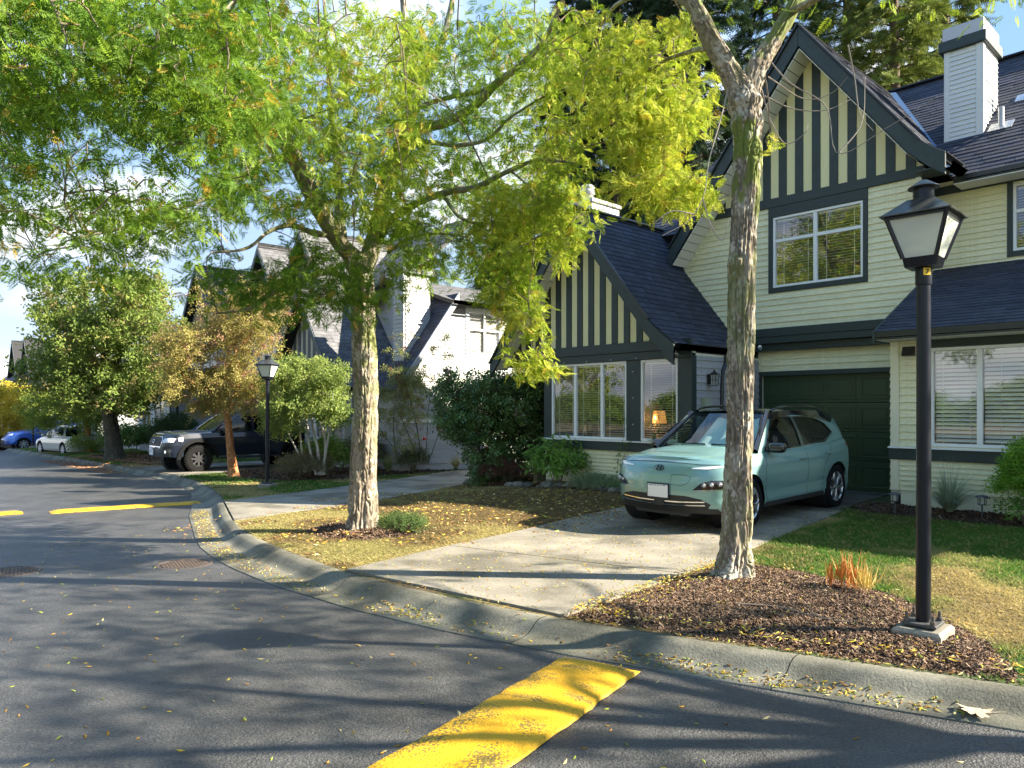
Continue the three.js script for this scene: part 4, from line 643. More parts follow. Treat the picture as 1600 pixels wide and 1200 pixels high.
{
  const H = houseC, W = [mat(0.36, 0.38, 0.42, 0.7), mat(0.34, 0.36, 0.40, 0.7)], T = M.trimB, pan = [mat(0.42, 0.40, 0.36, 0.7)];
  gableBlock(H, 2, { ax: -36.2, ay: 8.3, hw: 2.7, zf: -13.5, zo: -13.0, back: -19, sl: 1.35, yb: 5.4, y0: 2.3, mats: W, trim: T, panel: pan, win: [[-36.6, -34.7, 3.4, 4.8]] });
  const fG = front(-13.7); slab(H, 'wall', fG, rect(-42, -32.4, -0.9, 5.2), 0, 0.12, W[0]); siding(H, fG, -35.4, -32.4, -0.5, 2.3, 0.15, W);
  slab(H, 'wall', rightSide(-32.4), [[13.7, -0.9], [23, -0.9], [23, 5.1], [18.3, 8.6], [13.7, 5.1]], 0, 0.12, W[0]); siding(H, rightSide(-32.4), 13.75, 23, -0.5, 5.0, 0.16, W);
  const mr = slopeFrame('front', V3(0, 5.1, -13.3), 0.75), ml = 5 * 1.25; roof(H, mr, [[-42.3, 0], [-32.1, 0], [-32.1, ml], [-42.3, ml]], { thick: 0.1, mats: greyShingle, exp: 0.16, tab: 0.4, house: 2 });
  const zf = -11.6, wf = front(zf); slab(H, 'wall', wf, rect(-39.8, -35.4, -0.9, 2.3), 0, 0.12, W[0], [rect(-39.4, -38.0, 0.35, 1.95), rect(-37.5, -36.0, 0.35, 1.95)]);
  siding(H, wf, -39.8, -35.4, -0.6, 0.3, 0.12, M.sidingB); bar(H, 'sill_band', wf, -39.8, -35.4, 0.16, 0.33, 0, 0.05, M.white);
  for (const [a, b] of [[-39.4, -38.0], [-37.5, -36.0]]) windowUnit(H, wf, a, b, 0.35, 1.95, 0.01, { cols: [(a + b) / 2], depth: 1.5, fw: 0.07 });
  for (const [a, b] of [[-39.8, -39.4], [-38.0, -37.5], [-36.0, -35.4]]) bar(H, 'trim_board', wf, a, b, 0.33, 2.0, 0, 0.03, M.white); bar(H, 'trim_board', wf, -39.8, -35.4, 2.0, 2.3, 0, 0.06, M.white);
  slab(H, 'wall', rightSide(-35.4), rect(11.6, 13.7, -0.9, 2.3), 0, 0.12, W[0]); siding(H, rightSide(-35.4), 11.65, 13.7, -0.6, 2.2, 0.15, M.sidingB);
  const pr = slopeFrame('front', V3(0, 2.3, -11.2), 0.5); roof(H, pr, [[-40.2, 0], [-35, 0], [-35, 2.6], [-40.2, 2.6]], { thick: 0.1, house: 2 });
  downpipe(H, [V3(-35.32, 2.2, -11.9), V3(-35.32, -0.6, -11.9)], 0.05, M.dark);
  laySingles(2, 0);
}
wallLantern([-33.9, 1.6, -13.66], 0, 'small dark wall lantern on the grey siding behind the pickup');
// roofs and pointed gables at the end of the street
for (const [x, label, pts] of [[-84, 'far grey house with two tall pointed gables at the left edge', [[-80.5, 8.0], [-86.5, 8.2]]], [-66, 'low far house with a dark front behind the silver car', [[-62.5, 5.2]]]]) {
  const H = thing('far_house', label, 'house'), W = [mat(0.30, 0.31, 0.33, 0.8)], pan = [mat(0.3, 0.3, 0.28, 0.8)], n = x === -84;
  for (const [ax, ay] of pts) gableBlock(H, 3, { ax, ay, hw: 2.4, zf: -14, zo: -13.5, back: -20, sl: 1.5, yb: ay - 2, y0: 1, mats: W, trim: T0(), panel: pan, gutter: false });
  const a = x - 9, b = x + 9, e = n ? 4.2 : 3.2, f = slopeFrame('front', V3(0, e, -13.2), n ? 0.8 : 0.6), l = 5.5; roof(H, f, [[a, 0], [b, 0], [b, l], [a, l]], { lay: false, mats: greyShingle });
  slab(H, 'wall', front(-13.8), rect(a + 0.3, b - 0.3, -1.5, e), 0, 0.15, W[0], [rect(x - 3, x - 1.2, 0.2, 1.8), rect(x + 2, x + 3.8, 0.2, 1.8)]); for (const w of [[x - 3, x - 1.2], [x + 2, x + 3.8]]) windowUnit(H, front(-13.8), ...w, 0.2, 1.8, 0, { blind: 0, fw: 0.08 });
  slab(H, 'wall', rightSide(b - 0.3), [[13.8, -1.5], [22, -1.5], [22, e], [17.8, e + 3.3], [13.8, e]], 0, 0.15, W[0]);
}
function T0() { return M.trimB; }
// ---------------------------------------------------------------- lamp posts
const font = await new FontLoader().loadAsync('fonts/droid/droid_sans_bold.typeface.json');
const postMat = phys(0.010, 0.012, 0.017, 0.3, { specularIntensity: 0.6 }), frostMat = phys(0.82, 0.85, 0.78, 0.55, { transmission: 0.55, thickness: 0 }), concFoot = mat(0.5, 0.49, 0.45, 0.9, { map: texConcrete });
function lampPost(label) {
  const t = thing('street_lamp', label, 'street lamp', [0, 0, 0], 0, 'black lantern lamp posts along the street');
  const fs = [[-0.17, -0.15], [0.17, -0.15], [0.17, 0.15], [-0.17, 0.15]], fg = slabGeo(fs, 0.18, [], 0.02); fg.rotateX(-Math.PI / 2); part(t, 'footing', fg.translate(0, -0.10, 0), concFoot);
  part(t, 'base_plate', new RoundedBoxGeometry(0.21, 0.022, 0.21, 1, 0.006).translate(0, 0.10, 0), mat(0.05, 0.05, 0.05, 0.5));
  for (const [x, z] of [[-1, -1], [1, -1], [1, 1], [-1, 1]]) part(t, 'bolt', merge([new THREE.CylinderGeometry(0.02, 0.02, 0.025, 6).translate(x * 0.08, 0.122, z * 0.08), new THREE.CylinderGeometry(0.01, 0.01, 0.07, 8).translate(x * 0.08, 0.14, z * 0.08)]), mat(0.12, 0.11, 0.1, 0.5, { metalness: 0.5 }));
  part(t, 'post', tube([V3(0, 0.1, 0), V3(0.004, 1.0, 0.002), V3(0.012, 2.49, 0)], [0.047, 0.046, 0.043], 28, 30), postMat);
  part(t, 'collar', new THREE.LatheGeometry([[0.043, 2.38], [0.051, 2.39], [0.051, 2.50], [0.04, 2.52], [0, 2.52]].map((p) => new THREE.Vector2(...p)), 28).translate(0.012, 0, 0), postMat);
  // lantern: tapered cage, frosted panes, pyramid roof, chimney cap
  const h = new THREE.Group(); h.name = 'lantern'; t.add(h); h.position.set(0.012, 2.50, 0); h.scale.setScalar(0.86);
  const rb = 0.118, rt = 0.215, yb = 0.075, yt = 0.40;
  part(h, 'tray', new THREE.CylinderGeometry(rb * 1.414 * 1.03, rb * 1.414 * 0.92, 0.075, 4).rotateY(Math.PI / 4).translate(0, 0.04, 0), postMat);
  const bars = []; for (const [x, z] of [[-1, -1], [1, -1], [1, 1], [-1, 1]]) bars.push(boxBetween(V3(x * rb, yb, z * rb), V3(x * rt, yt, z * rt), 0.024, 0.024)); for (let k = 0; k < 4; k++) { bars.push(new THREE.BoxGeometry(2 * rt, 0.03, 0.02).translate(0, yt - 0.012, rt - 0.003).rotateY(k * Math.PI / 2)); }
  part(h, 'cage', merge(bars), postMat);
  for (let k = 0; k < 4; k++) { const s = slabGeo([[-rb + 0.01, 0], [rb - 0.01, 0], [rt - 0.012, yt - yb], [-rt + 0.012, yt - yb]], 0.004); s.rotateX(Math.atan2(rt - rb, yt - yb)); s.translate(0, yb, rb - 0.006).rotateY(k * Math.PI / 2); part(h, 'pane', s, frostMat); }
  part(h, 'hood', merge([new THREE.CylinderGeometry(0.095 * 1.414, 0.252 * 1.414, 0.135, 4, 1, true).rotateY(Math.PI / 4).translate(0, yt + 0.067, 0), new THREE.BoxGeometry(0.505, 0.008, 0.505).translate(0, yt, 0), new THREE.BoxGeometry(0.19, 0.004, 0.19).translate(0, yt + 0.134, 0)]), mat(0.03, 0.032, 0.03, 0.35));
  part(h, 'chimney', new THREE.CylinderGeometry(0.075, 0.078, 0.1, 28).translate(0, yt + 0.18, 0), postMat);
  part(h, 'cap', new THREE.LatheGeometry([[0.0, 0.075], [0.03, 0.065], [0.112, 0.012], [0.112, 0.004], [0, 0.004]].map((p) => new THREE.Vector2(...p)), 32).translate(0, yt + 0.226, 0), mat(0.03, 0.032, 0.03, 0.35));
  part(h, 'bulb_holder', new THREE.LatheGeometry([[0.09, 0], [0.09, 0.03], [0.07, 0.08], [0.065, 0.17], [0.055, 0.18], [0, 0.18]].map((p) => new THREE.Vector2(...p)), 20).translate(0, 0.06, 0), mat(0.1, 0.1, 0.09, 0.6));
  return t;
}
const lamp0 = lampPost('nearest black lamp post standing in the mulch bed with a yellow number tag');
lamp0.position.set(-1.74, level(-1.7) + 0.03, -5.44); lamp0.rotation.y = 1.62;
{
  const a = 1.62; // number tag faces the street
  const tagG = new THREE.Group(); tagG.name = 'number_tag'; lamp0.add(tagG); tagG.rotation.y = 0.79 - a + 0.10; tagG.position.set(0.012, 2.47, 0);
  part(tagG, 'plate', new RoundedBoxGeometry(0.05, 0.05, 0.004, 1, 0.0015).translate(-0.012, 0, 0.0535), mat(0.75, 0.52, 0.02, 0.5)); const tg = new TextGeometry('7', { font, size: 0.032, depth: 0.002, curveSegments: 4 }); tg.center().translate(-0.012, 0, 0.0565); part(tagG, 'number', tg, M.dark);
}
function lampCopy(x, z, label, turn) { const c = lamp0.clone(); c.name = numbered('street_lamp'); c.remove(c.children.find((o) => o.name === 'number_tag')); c.userData = { ...lamp0.userData, label }; c.position.set(x, level(x) + 0.02, z); c.rotation.y = turn; scene.add(c); return c; }
lampCopy(-16.42, -7.55, 'black lamp post on the green verge beside the pickup driveway', 0.95);
lampCopy(-49.2, -8.7, 'farthest black lamp post by the silver car at the left', 0.8);
// solar path lights
function pathLight(x, z, label) {
  const t = thing('path_light', label, 'garden light', [x, bedWing.y(x, z), z], 0.3, 'small garden path lights in the mulch'); const m = mat(0.06, 0.065, 0.075, 0.4);
  part(t, 'stake', new THREE.CylinderGeometry(0.012, 0.008, 0.22, 10).translate(0, 0.08, 0), m);
  const c = []; for (let k = 0; k < 6; k++) c.push(new THREE.BoxGeometry(0.008, 0.09, 0.008).translate(Math.cos(k * 1.047) * 0.05, 0.235, Math.sin(k * 1.047) * 0.05)); c.push(new THREE.CylinderGeometry(0.055, 0.05, 0.014, 20).translate(0, 0.188, 0)); part(t, 'cage', merge(c), m);
  part(t, 'lens', new THREE.CylinderGeometry(0.042, 0.036, 0.085, 18).translate(0, 0.235, 0), phys(0.9, 0.9, 0.9, 0.3, { transmission: 0.7, thickness: 0 }));
  part(t, 'cap', new THREE.LatheGeometry([[0.078, 0.278], [0.078, 0.292], [0.045, 0.31], [0, 0.312]].map((p) => new THREE.Vector2(...p)), 22), m);
}
pathLight(-3.92, -11.1, 'left path light, in front of the corner of the front room'); pathLight(-2.88, -11.25, 'right path light, in front of the round shrub');
// edging stones by the bay bed
{
  const rs = mulberry(31), spots = []; for (let i = 0; i < 17; i++) { const t = i / 16; spots.push([lerp(-11.3, -7.75, t) + rr(-0.04, 0.04, rs), -10.52 + 0.10 * Math.sin(t * 9) + rr(-0.05, 0.05, rs) - 0.15 * t]); }
  spots.push([-13.6, -11.3], [-13.9, -11.6], [-13.3, -11.0]);
  const kinds = ['pale rounded', 'grey rounded', 'flat grey', 'speckled light'];
  spots.forEach(([x, z], i) => {
    const g = new THREE.IcosahedronGeometry(1, 3), p = g.attributes.position, s = rr(0.07, 0.14, rs); for (let k = 0; k < p.count; k++) { const d = 0.75 + 0.5 * fbm(p.getX(k) * 1.3 + i * 9, p.getY(k) * 1.3 + 5, Math.round(p.getZ(k) * 3), 3); p.setXYZ(k, p.getX(k) * d, p.getY(k) * d * 0.7, p.getZ(k) * d); } g.computeVertexNormals();
    const k = rr(0.2, 0.5, rs), o = part(scene, 'edging_stone', g, mat(k, k * 0.97, k * 0.9, 0.9, { map: texConcrete })); o.scale.setScalar(s); o.position.set(x, lawnY(x, z) + s * 0.3, z); o.rotation.y = rs() * 6;
    tag(o, i > 16 ? 'loose grey stone beside the trunk of the big dark shrub' : 'rounded grey stone in the edging row between lawn and bay window bed', 'stone', i > 16 ? 'loose stones by the big shrub' : 'edging stones along the bay window bed');
  });
}
// ---------------------------------------------------------------- vehicles: z forward, x to the car's left, origin on the ground
const rubber = phys(0.010, 0.010, 0.010, 0.9, { specularIntensity: 0.3 }), alloy = mat(0.62, 0.63, 0.65, 0.28, { metalness: 0.9 }), rimDark = mat(0.03, 0.03, 0.033, 0.4, { metalness: 0.3 }), blackGloss = phys(0.008, 0.008, 0.01, 0.12, { clearcoat: 1, clearcoatRoughness: 0.03 }), blackPlastic = mat(0.02, 0.02, 0.021, 0.6), chrome = mat(0.75, 0.76, 0.78, 0.12, { metalness: 1 });
const carGlass = phys(0.55, 0.68, 0.64, 0.0, { transmission: 1, thickness: 0, ior: 1.5 }), tintGlass = phys(0.10, 0.11, 0.12, 0.0, { transmission: 1, thickness: 0, ior: 1.5 }), lampClear = phys(0.95, 0.97, 1, 0.05, { transmission: 0.85, thickness: 0 }), lampRed = phys(0.35, 0.01, 0.012, 0.15, { clearcoat: 1 }), lampWhite = mat(0.85, 0.87, 0.9, 0.2), seatMat = mat(0.03, 0.03, 0.032, 0.8);
const paint = (r, g, b) => phys(r, g, b, 0.42, { metalness: 0.35, clearcoat: 1, clearcoatRoughness: 0.04 });
function wheel(parent, x, z, R, w, spokes, style = 'split') {   // x > 0 is the left side
  const g = new THREE.Group(); g.name = 'wheel'; parent.add(g); g.position.set(x, R, z); g.rotation.y = x > 0 ? Math.PI / 2 : -Math.PI / 2; const hw = w / 2, ri = R * (style === 'truck' ? 0.56 : 0.68);
  const prof = [[ri, -hw * 0.9], [R * 0.86, -hw], [R * 0.97, -hw * 0.85], [R, -hw * 0.55], [R, hw * 0.55], [R * 0.97, hw * 0.85], [R * 0.86, hw], [ri, hw * 0.9]].map((p) => new THREE.Vector2(...p));
  const tg = [new THREE.LatheGeometry(prof, 48).rotateX(Math.PI / 2)]; if (style === 'truck') for (let k = 0; k < 36; k++) for (const s of [-1, 1]) tg.push(new THREE.BoxGeometry(0.035, 0.03, w * 0.42).translate(0, R, s * w * 0.24).rotateZ(k / 36 * 6.283 + s * 0.04)); part(g, 'tyre', merge(tg), rubber);
  part(g, 'rim', new THREE.LatheGeometry([[ri, -hw * 0.8], [ri * 0.94, -hw * 0.6], [ri * 0.9, hw * 0.4], [ri * 0.97, hw * 0.86], [ri * 1.0, hw * 0.9]].map((p) => new THREE.Vector2(...p)), 48).rotateX(Math.PI / 2), style === 'truck' ? rimDark : alloy);
  part(g, 'rim_back', new THREE.CylinderGeometry(ri * 0.93, ri * 0.93, 0.02, 32).rotateX(Math.PI / 2).translate(0, 0, hw * 0.1), rimDark);
  const bl = [], dk = []; for (let k = 0; k < spokes; k++) { const a = k / spokes * 6.283; if (style === 'split') { for (const s of [-1, 1]) bl.push(slabGeo([[s * 0.012, ri * 0.15], [s * 0.055, ri * 0.2], [s * 0.10, ri * 0.62], [s * 0.085, ri * 0.97], [s * 0.045, ri * 0.97], [s * 0.06, ri * 0.62]], 0.03, [], 0.005).translate(0, 0, hw * 0.62).rotateZ(a)); dk.push(slabGeo([[-0.05, ri * 0.2], [0.05, ri * 0.2], [0.035, ri * 0.95], [-0.035, ri * 0.95]], 0.02).translate(0, 0, hw * 0.55).rotateZ(a)); } else bl.push(slabGeo([[-0.035, ri * 0.2], [0.035, ri * 0.2], [0.028, ri * 0.96], [-0.028, ri * 0.96]], 0.035, [], 0.006).translate(0, 0, hw * 0.55).rotateZ(a)); }
  bl.push(new THREE.CylinderGeometry(ri * 0.2, ri * 0.22, 0.04, 20).rotateX(Math.PI / 2).translate(0, 0, hw * 0.7)); part(g, 'spokes', merge(bl), style === 'truck' ? mat(0.08, 0.08, 0.085, 0.35, { metalness: 0.6 }) : alloy); if (dk.length) part(g, 'spoke_inserts', merge(dk), rimDark);
  if (style === 'truck') { const d = []; for (let k = 0; k < 20; k++) d.push(new THREE.CylinderGeometry(0.008, 0.008, 0.02, 6).rotateX(Math.PI / 2).translate(ri * 0.9, 0, hw * 0.85).rotateZ(k / 20 * 6.283)); part(g, 'rim_bolts', merge(d), alloy); }
  return g;
}
// s: { W, zs, zr, zn(y), zt(y), sill, belt(z), g(rel), wheels, R, archR, p }
function shell(s) {
  const wAt = (z, y) => { const rel = clamp((y - s.sill) / (s.belt(clamp(z, s.zr, s.zs)) - s.sill)), b = s.W * s.g(rel); if (z > s.zs) return b * Math.pow(Math.max(0, 1 - Math.pow((z - s.zs) / (s.zn(y) - s.zs), s.p)), 1 / s.p); if (z < s.zr) return b * Math.pow(Math.max(0, 1 - Math.pow((s.zr - z) / (s.zr - s.zt(y)), s.p)), 1 / s.p); return b; };
  const bottom = (z) => { let y = s.sill; for (const w of s.wheels) { const d = Math.abs(z - w); if (d < s.archR) y = Math.max(y, s.R + Math.sqrt(s.archR * s.archR - d * d)); } return y; };
  const zs = []; for (let i = 0; i <= 150; i++) zs.push(lerp(s.zr, s.zs, i / 150)); for (const w of s.wheels) for (const k of [-1, 1]) zs.push(w + k * s.archR * 0.999, w + k * s.archR * 1.0005, w + k * s.archR * 0.98, w + k * s.archR * 0.94); zs.sort((a, b) => a - b);
  const nb = 26, strips = [];
  const quadGrid = (rows) => { const n = rows[0].length, P = [], I = []; rows.forEach((r, i) => { for (const p of r) P.push(p.x, p.y, p.z); if (i) for (let j = 0; j + 1 < n; j++) { const a = (i - 1) * n + j, b = i * n + j; I.push(a, b, a + 1, b, b + 1, a + 1); } }); const g = new THREE.BufferGeometry(); g.setAttribute('position', new THREE.Float32BufferAttribute(P, 3)); g.setIndex(I); g.computeVertexNormals(); return g; };
  for (const sg of [1, -1]) strips.push(quadGrid(zs.map((z) => { const r = []; for (let j = 0; j <= nb; j++) { const y = lerp(bottom(z), s.belt(z), j / nb); r.push(V3(sg * wAt(z, y), y, z)); } return r; })));
  const cap = (front, y0, y1, off = 0) => quadGrid(Array.from({ length: 61 }, (_, i) => { const th = lerp(0, Math.PI, i / 60), r = []; for (let j = 0; j <= nb; j++) { const y = lerp(y0, y1, j / nb), rel = clamp((y - s.sill) / (s.belt(front ? s.zs : s.zr) - s.sill)), b = s.W * s.g(rel), c = Math.cos(th), q = Math.sin(th), e = 2 / s.p; const x = b * Math.sign(c) * Math.pow(Math.abs(c), e), k = Math.pow(Math.abs(q), e); r.push(V3(x, y, front ? s.zs + (s.zn(y) - s.zs) * k : s.zr - (s.zr - s.zt(y)) * k)); } return r; }));
  strips.push(cap(true, s.sill, s.belt(s.zs)), cap(false, s.sill, s.belt(s.zr)));
  const zf = (x, y, off = 0) => { const rel = clamp((y - s.sill) / (s.belt(s.zs) - s.sill)), b = s.W * s.g(rel); return s.zs + (s.zn(y) - s.zs) * Math.pow(Math.max(0, 1 - Math.pow(Math.min(1, Math.abs(x) / b), s.p)), 1 / s.p) + off; };
  const zb = (x, y, off = 0) => { const rel = clamp((y - s.sill) / (s.belt(s.zr) - s.sill)), b = s.W * s.g(rel); return s.zr - (s.zr - s.zt(y)) * Math.pow(Math.max(0, 1 - Math.pow(Math.min(1, Math.abs(x) / b), s.p)), 1 / s.p) - off; };
  const hood = (z0, zEnd, crown) => quadGrid(Array.from({ length: 41 }, (_, i) => { const t = i / 40, yH = s.belt(s.zs), tip = s.zn(yH), z = zEnd === 'front' ? (t < 0.6 ? lerp(z0, s.zs, t / 0.6) : s.zs + (tip - s.zs) * Math.sin((t - 0.6) / 0.4 * Math.PI / 2)) : lerp(z0, zEnd, t); const y = s.belt(Math.min(z, s.zs)), w = wAt(z, y), r = []; const cr = crown(t); for (let j = 0; j <= 32; j++) { const u = lerp(-1, 1, j / 32); r.push(V3(u * w, y + cr * (1 - Math.pow(Math.abs(u), 2.6)) + (s.crease ? s.crease(u, t) : 0), z)); } return r; }));
  return { wAt, bottom, strips, zf, zb, hood, quadGrid };
}
// polygons drawn on a curved face: refine the outline and drop every vertex onto it
function drape(pts, fn, holes = [], step = 0.05) {
  const sh = polyShape(pts); for (const h of holes) sh.holes.push(new THREE.Path(h.map((p) => new THREE.Vector2(...p))));
  const g0 = new THREE.ShapeGeometry(sh), p = g0.attributes.position, ix = g0.index.array; let T = []; for (let i = 0; i < ix.length; i += 3) T.push([0, 1, 2].map((k) => [p.getX(ix[i + k]), p.getY(ix[i + k])]));
  for (let it = 0; it < 9; it++) { const o = []; let cut = false; for (const t of T) { let b = 0, L = 0; for (let k = 0; k < 3; k++) { const d = Math.hypot(t[k][0] - t[(k + 1) % 3][0], t[k][1] - t[(k + 1) % 3][1]); if (d > L) { L = d; b = k; } } if (L > step) { cut = true; const a = t[b], c = t[(b + 1) % 3], e = t[(b + 2) % 3], m = [(a[0] + c[0]) / 2, (a[1] + c[1]) / 2]; o.push([a, m, e], [m, c, e]); } else o.push(t); } T = o; if (!cut) break; }
  const pos = []; for (const t of T) for (const [a, b] of t) { const q = fn(a, b); pos.push(q.x, q.y, q.z); } const g = new THREE.BufferGeometry(); g.setAttribute('position', new THREE.Float32BufferAttribute(pos, 3));
  const key = new Map(), nrm = new Map(); g.computeVertexNormals(); const n = g.attributes.normal; for (let i = 0; i < pos.length / 3; i++) { const k = [0, 1, 2].map((c) => Math.round(pos[i * 3 + c] * 2000)).join(); if (!nrm.has(k)) nrm.set(k, V3(0, 0, 0)); nrm.get(k).add(V3(n.getX(i), n.getY(i), n.getZ(i))); key.set(i, k); } for (let i = 0; i < pos.length / 3; i++) { const v = nrm.get(key.get(i)); const q = v.clone().normalize(); n.setXYZ(i, q.x, q.y, q.z); } return g;
}
const stripPoly = (pts, w) => { const a = [], b = []; pts.forEach((p, i) => { const q = pts[Math.max(0, i - 1)], r = pts[Math.min(pts.length - 1, i + 1)], d = Math.hypot(r[0] - q[0], r[1] - q[1]), nx = -(r[1] - q[1]) / d * w / 2, ny = (r[0] - q[0]) / d * w / 2; a.push([p[0] + nx, p[1] + ny]); b.unshift([p[0] - nx, p[1] - ny]); }); return [...a, ...b]; };
function glasshouse(t, s, S, o, body, roofMat) {
  // o: cowl z, header z, rear header z, rear base z, yr(z) roof rail height, wr half width of roof, side windows as (z,y) polygons, outline of side
  const xs = (z, y, off = 0) => { const b = s.belt(z), k = clamp((y - b) / Math.max(0.05, o.yr(z) - b)), x0 = S.wAt(z, b) - 0.005, x1 = o.wr(z); return lerp(x0, x1, k) + 0.03 * Math.sin(k * Math.PI) + off; };
  for (const sg of [1, -1]) {
    const at = (off) => (z, y) => V3(sg * xs(z, y, off), y, z);
    part(t, 'side_frame', drape(o.side, at(0), o.windows, 0.12), o.frameMat || body);
    o.windows.forEach((w, i) => { part(t, 'window', drape(w, at(-0.012), [], 0.15), i === 0 ? carGlass : tintGlass); part(t, 'window_seal', drape(o.seal[i], at(0.002), [w], 0.1), blackGloss); });
  }
  const gl = (zb, zt, bow, back) => S.quadGrid(Array.from({ length: 17 }, (_, i) => { const k = i / 16, r = []; for (let j = 0; j <= 20; j++) { const u = lerp(-1, 1, j / 20), bz = zb, by = s.belt(zb) + (back ? 0.03 : o.cowlRise), w0 = xs(zb, s.belt(zb)) - 0.06, w1 = o.wr(zt) - 0.01; const ct = 0.035 * (1 - u * u); r.push(V3(u * lerp(w0, w1, k), lerp(by + (back ? 0 : o.cowlCrown * (1 - u * u)), o.yr(zt) + ct, k), lerp(zb, zt, k) + bow * (1 - u * u) * (1 - 0.4 * k) + (back ? -1 : 1) * 0.03 * Math.sin(k * 3.14))); } return r; }));
  part(t, 'windscreen', gl(o.cowl, o.head, 0.12, false), carGlass); part(t, 'rear_window', gl(o.rear, o.rhead, -0.1, true), tintGlass);
  part(t, 'roof', S.quadGrid(Array.from({ length: 25 }, (_, i) => { const z = lerp(o.head + 0.11, o.rhead - 0.1, i / 24), k = i / 24, r = []; for (let j = 0; j <= 20; j++) { const u = lerp(-1, 1, j / 20), zz = z - (k < 0.15 ? (0.15 - k) / 0.15 * 0.11 * u * u : 0) + (k > 0.85 ? (k - 0.85) / 0.15 * 0.1 * u * u : 0); r.push(V3(u * (o.wr(clamp(zz, o.rhead, o.head)) + 0.004), o.yr(clamp(zz, o.rhead, o.head)) + 0.035 * (1 - u * u) + 0.004, zz)); } return r; })), roofMat);
  for (const sg of [1, -1]) { const P = []; for (let i = 0; i <= 8; i++) { const k = i / 8, z = lerp(o.cowl + 0.02, o.head, k), zz = Math.min(z, s.zs); P.push(V3(sg * lerp(xs(o.cowl, s.belt(o.cowl)) - 0.03, o.wr(o.head), k), lerp(s.belt(o.cowl) + o.cowlRise * 0.4, o.yr(o.head), k) + 0.012, z)); } part(t, 'pillar', tube(P, [0.045, 0.035], 10, 16), o.pillarMat || body); }
  // cabin: dashboard, seats, wheel
  const cx = (z) => xs(z, s.belt(z)) - 0.08; part(t, 'dashboard', new RoundedBoxGeometry(cx(o.cowl - 0.3) * 2 - 0.06, 0.22, 0.45, 2, 0.05).translate(0, s.belt(o.cowl) - 0.08, o.cowl - 0.36), seatMat);
  part(t, 'floor', new THREE.BoxGeometry(cx(0) * 2 - 0.05, 0.05, o.cowl - o.rear).translate(0, s.sill + 0.25, (o.cowl + o.rear) / 2), seatMat);
  for (const z of o.seats) for (const x of [-0.37, 0.37]) { part(t, 'seat', merge([new RoundedBoxGeometry(0.48, 0.62, 0.14, 2, 0.05).rotateX(-0.2).translate(x, s.belt(z) - 0.08, z), new RoundedBoxGeometry(0.24, 0.16, 0.09, 2, 0.04).translate(x, s.belt(z) + 0.32, z - 0.06)]), seatMat); }
  part(t, 'steering_wheel', new THREE.TorusGeometry(0.18, 0.017, 8, 28).rotateX(-0.4).translate(0.37, s.belt(o.cowl) + 0.0, o.cowl - 0.72), seatMat);
  return xs;
}
function underbody(t, s, S) {
  part(t, 'underbody', new THREE.BoxGeometry(s.W * 1.5, 0.2, s.zs - s.zr + 0.5).translate(0, s.sill + 0.16, (s.zs + s.zr) / 2), M.dark);
  for (const z of s.wheels) for (const sg of [1, -1]) { const g = new THREE.CylinderGeometry(s.archR + 0.005, s.archR + 0.005, 0.36, 32, 1, true, -Math.PI / 2, Math.PI).rotateZ(Math.PI / 2).rotateX(0); g.translate(sg * (s.W - 0.2), s.R, z); part(t, 'wheel_well', g, M.dark); part(t, 'wheel_well', new THREE.CircleGeometry(s.archR + 0.02, 28).rotateY(Math.PI / 2).translate(sg * (s.W - 0.38), s.R, z), M.dark); }
}
function mirror(t, x, y, z, m) { for (const sg of [1, -1]) { part(t, 'mirror', new RoundedBoxGeometry(0.22, 0.14, 0.16, 3, 0.055).rotateY(sg * 0.15).translate(sg * (x + 0.12), y, z), m); part(t, 'mirror_arm', boxBetween(V3(sg * (x - 0.06), y - 0.06, z), V3(sg * (x + 0.08), y - 0.04, z), 0.05, 0.03), M.black); } }
const handleAt = (t, xs, z, y, m) => { for (const sg of [1, -1]) part(t, 'door_handle', new RoundedBoxGeometry(0.03, 0.032, 0.19, 2, 0.012).translate(sg * (xs(z, y) + 0.014), y, z), m); };

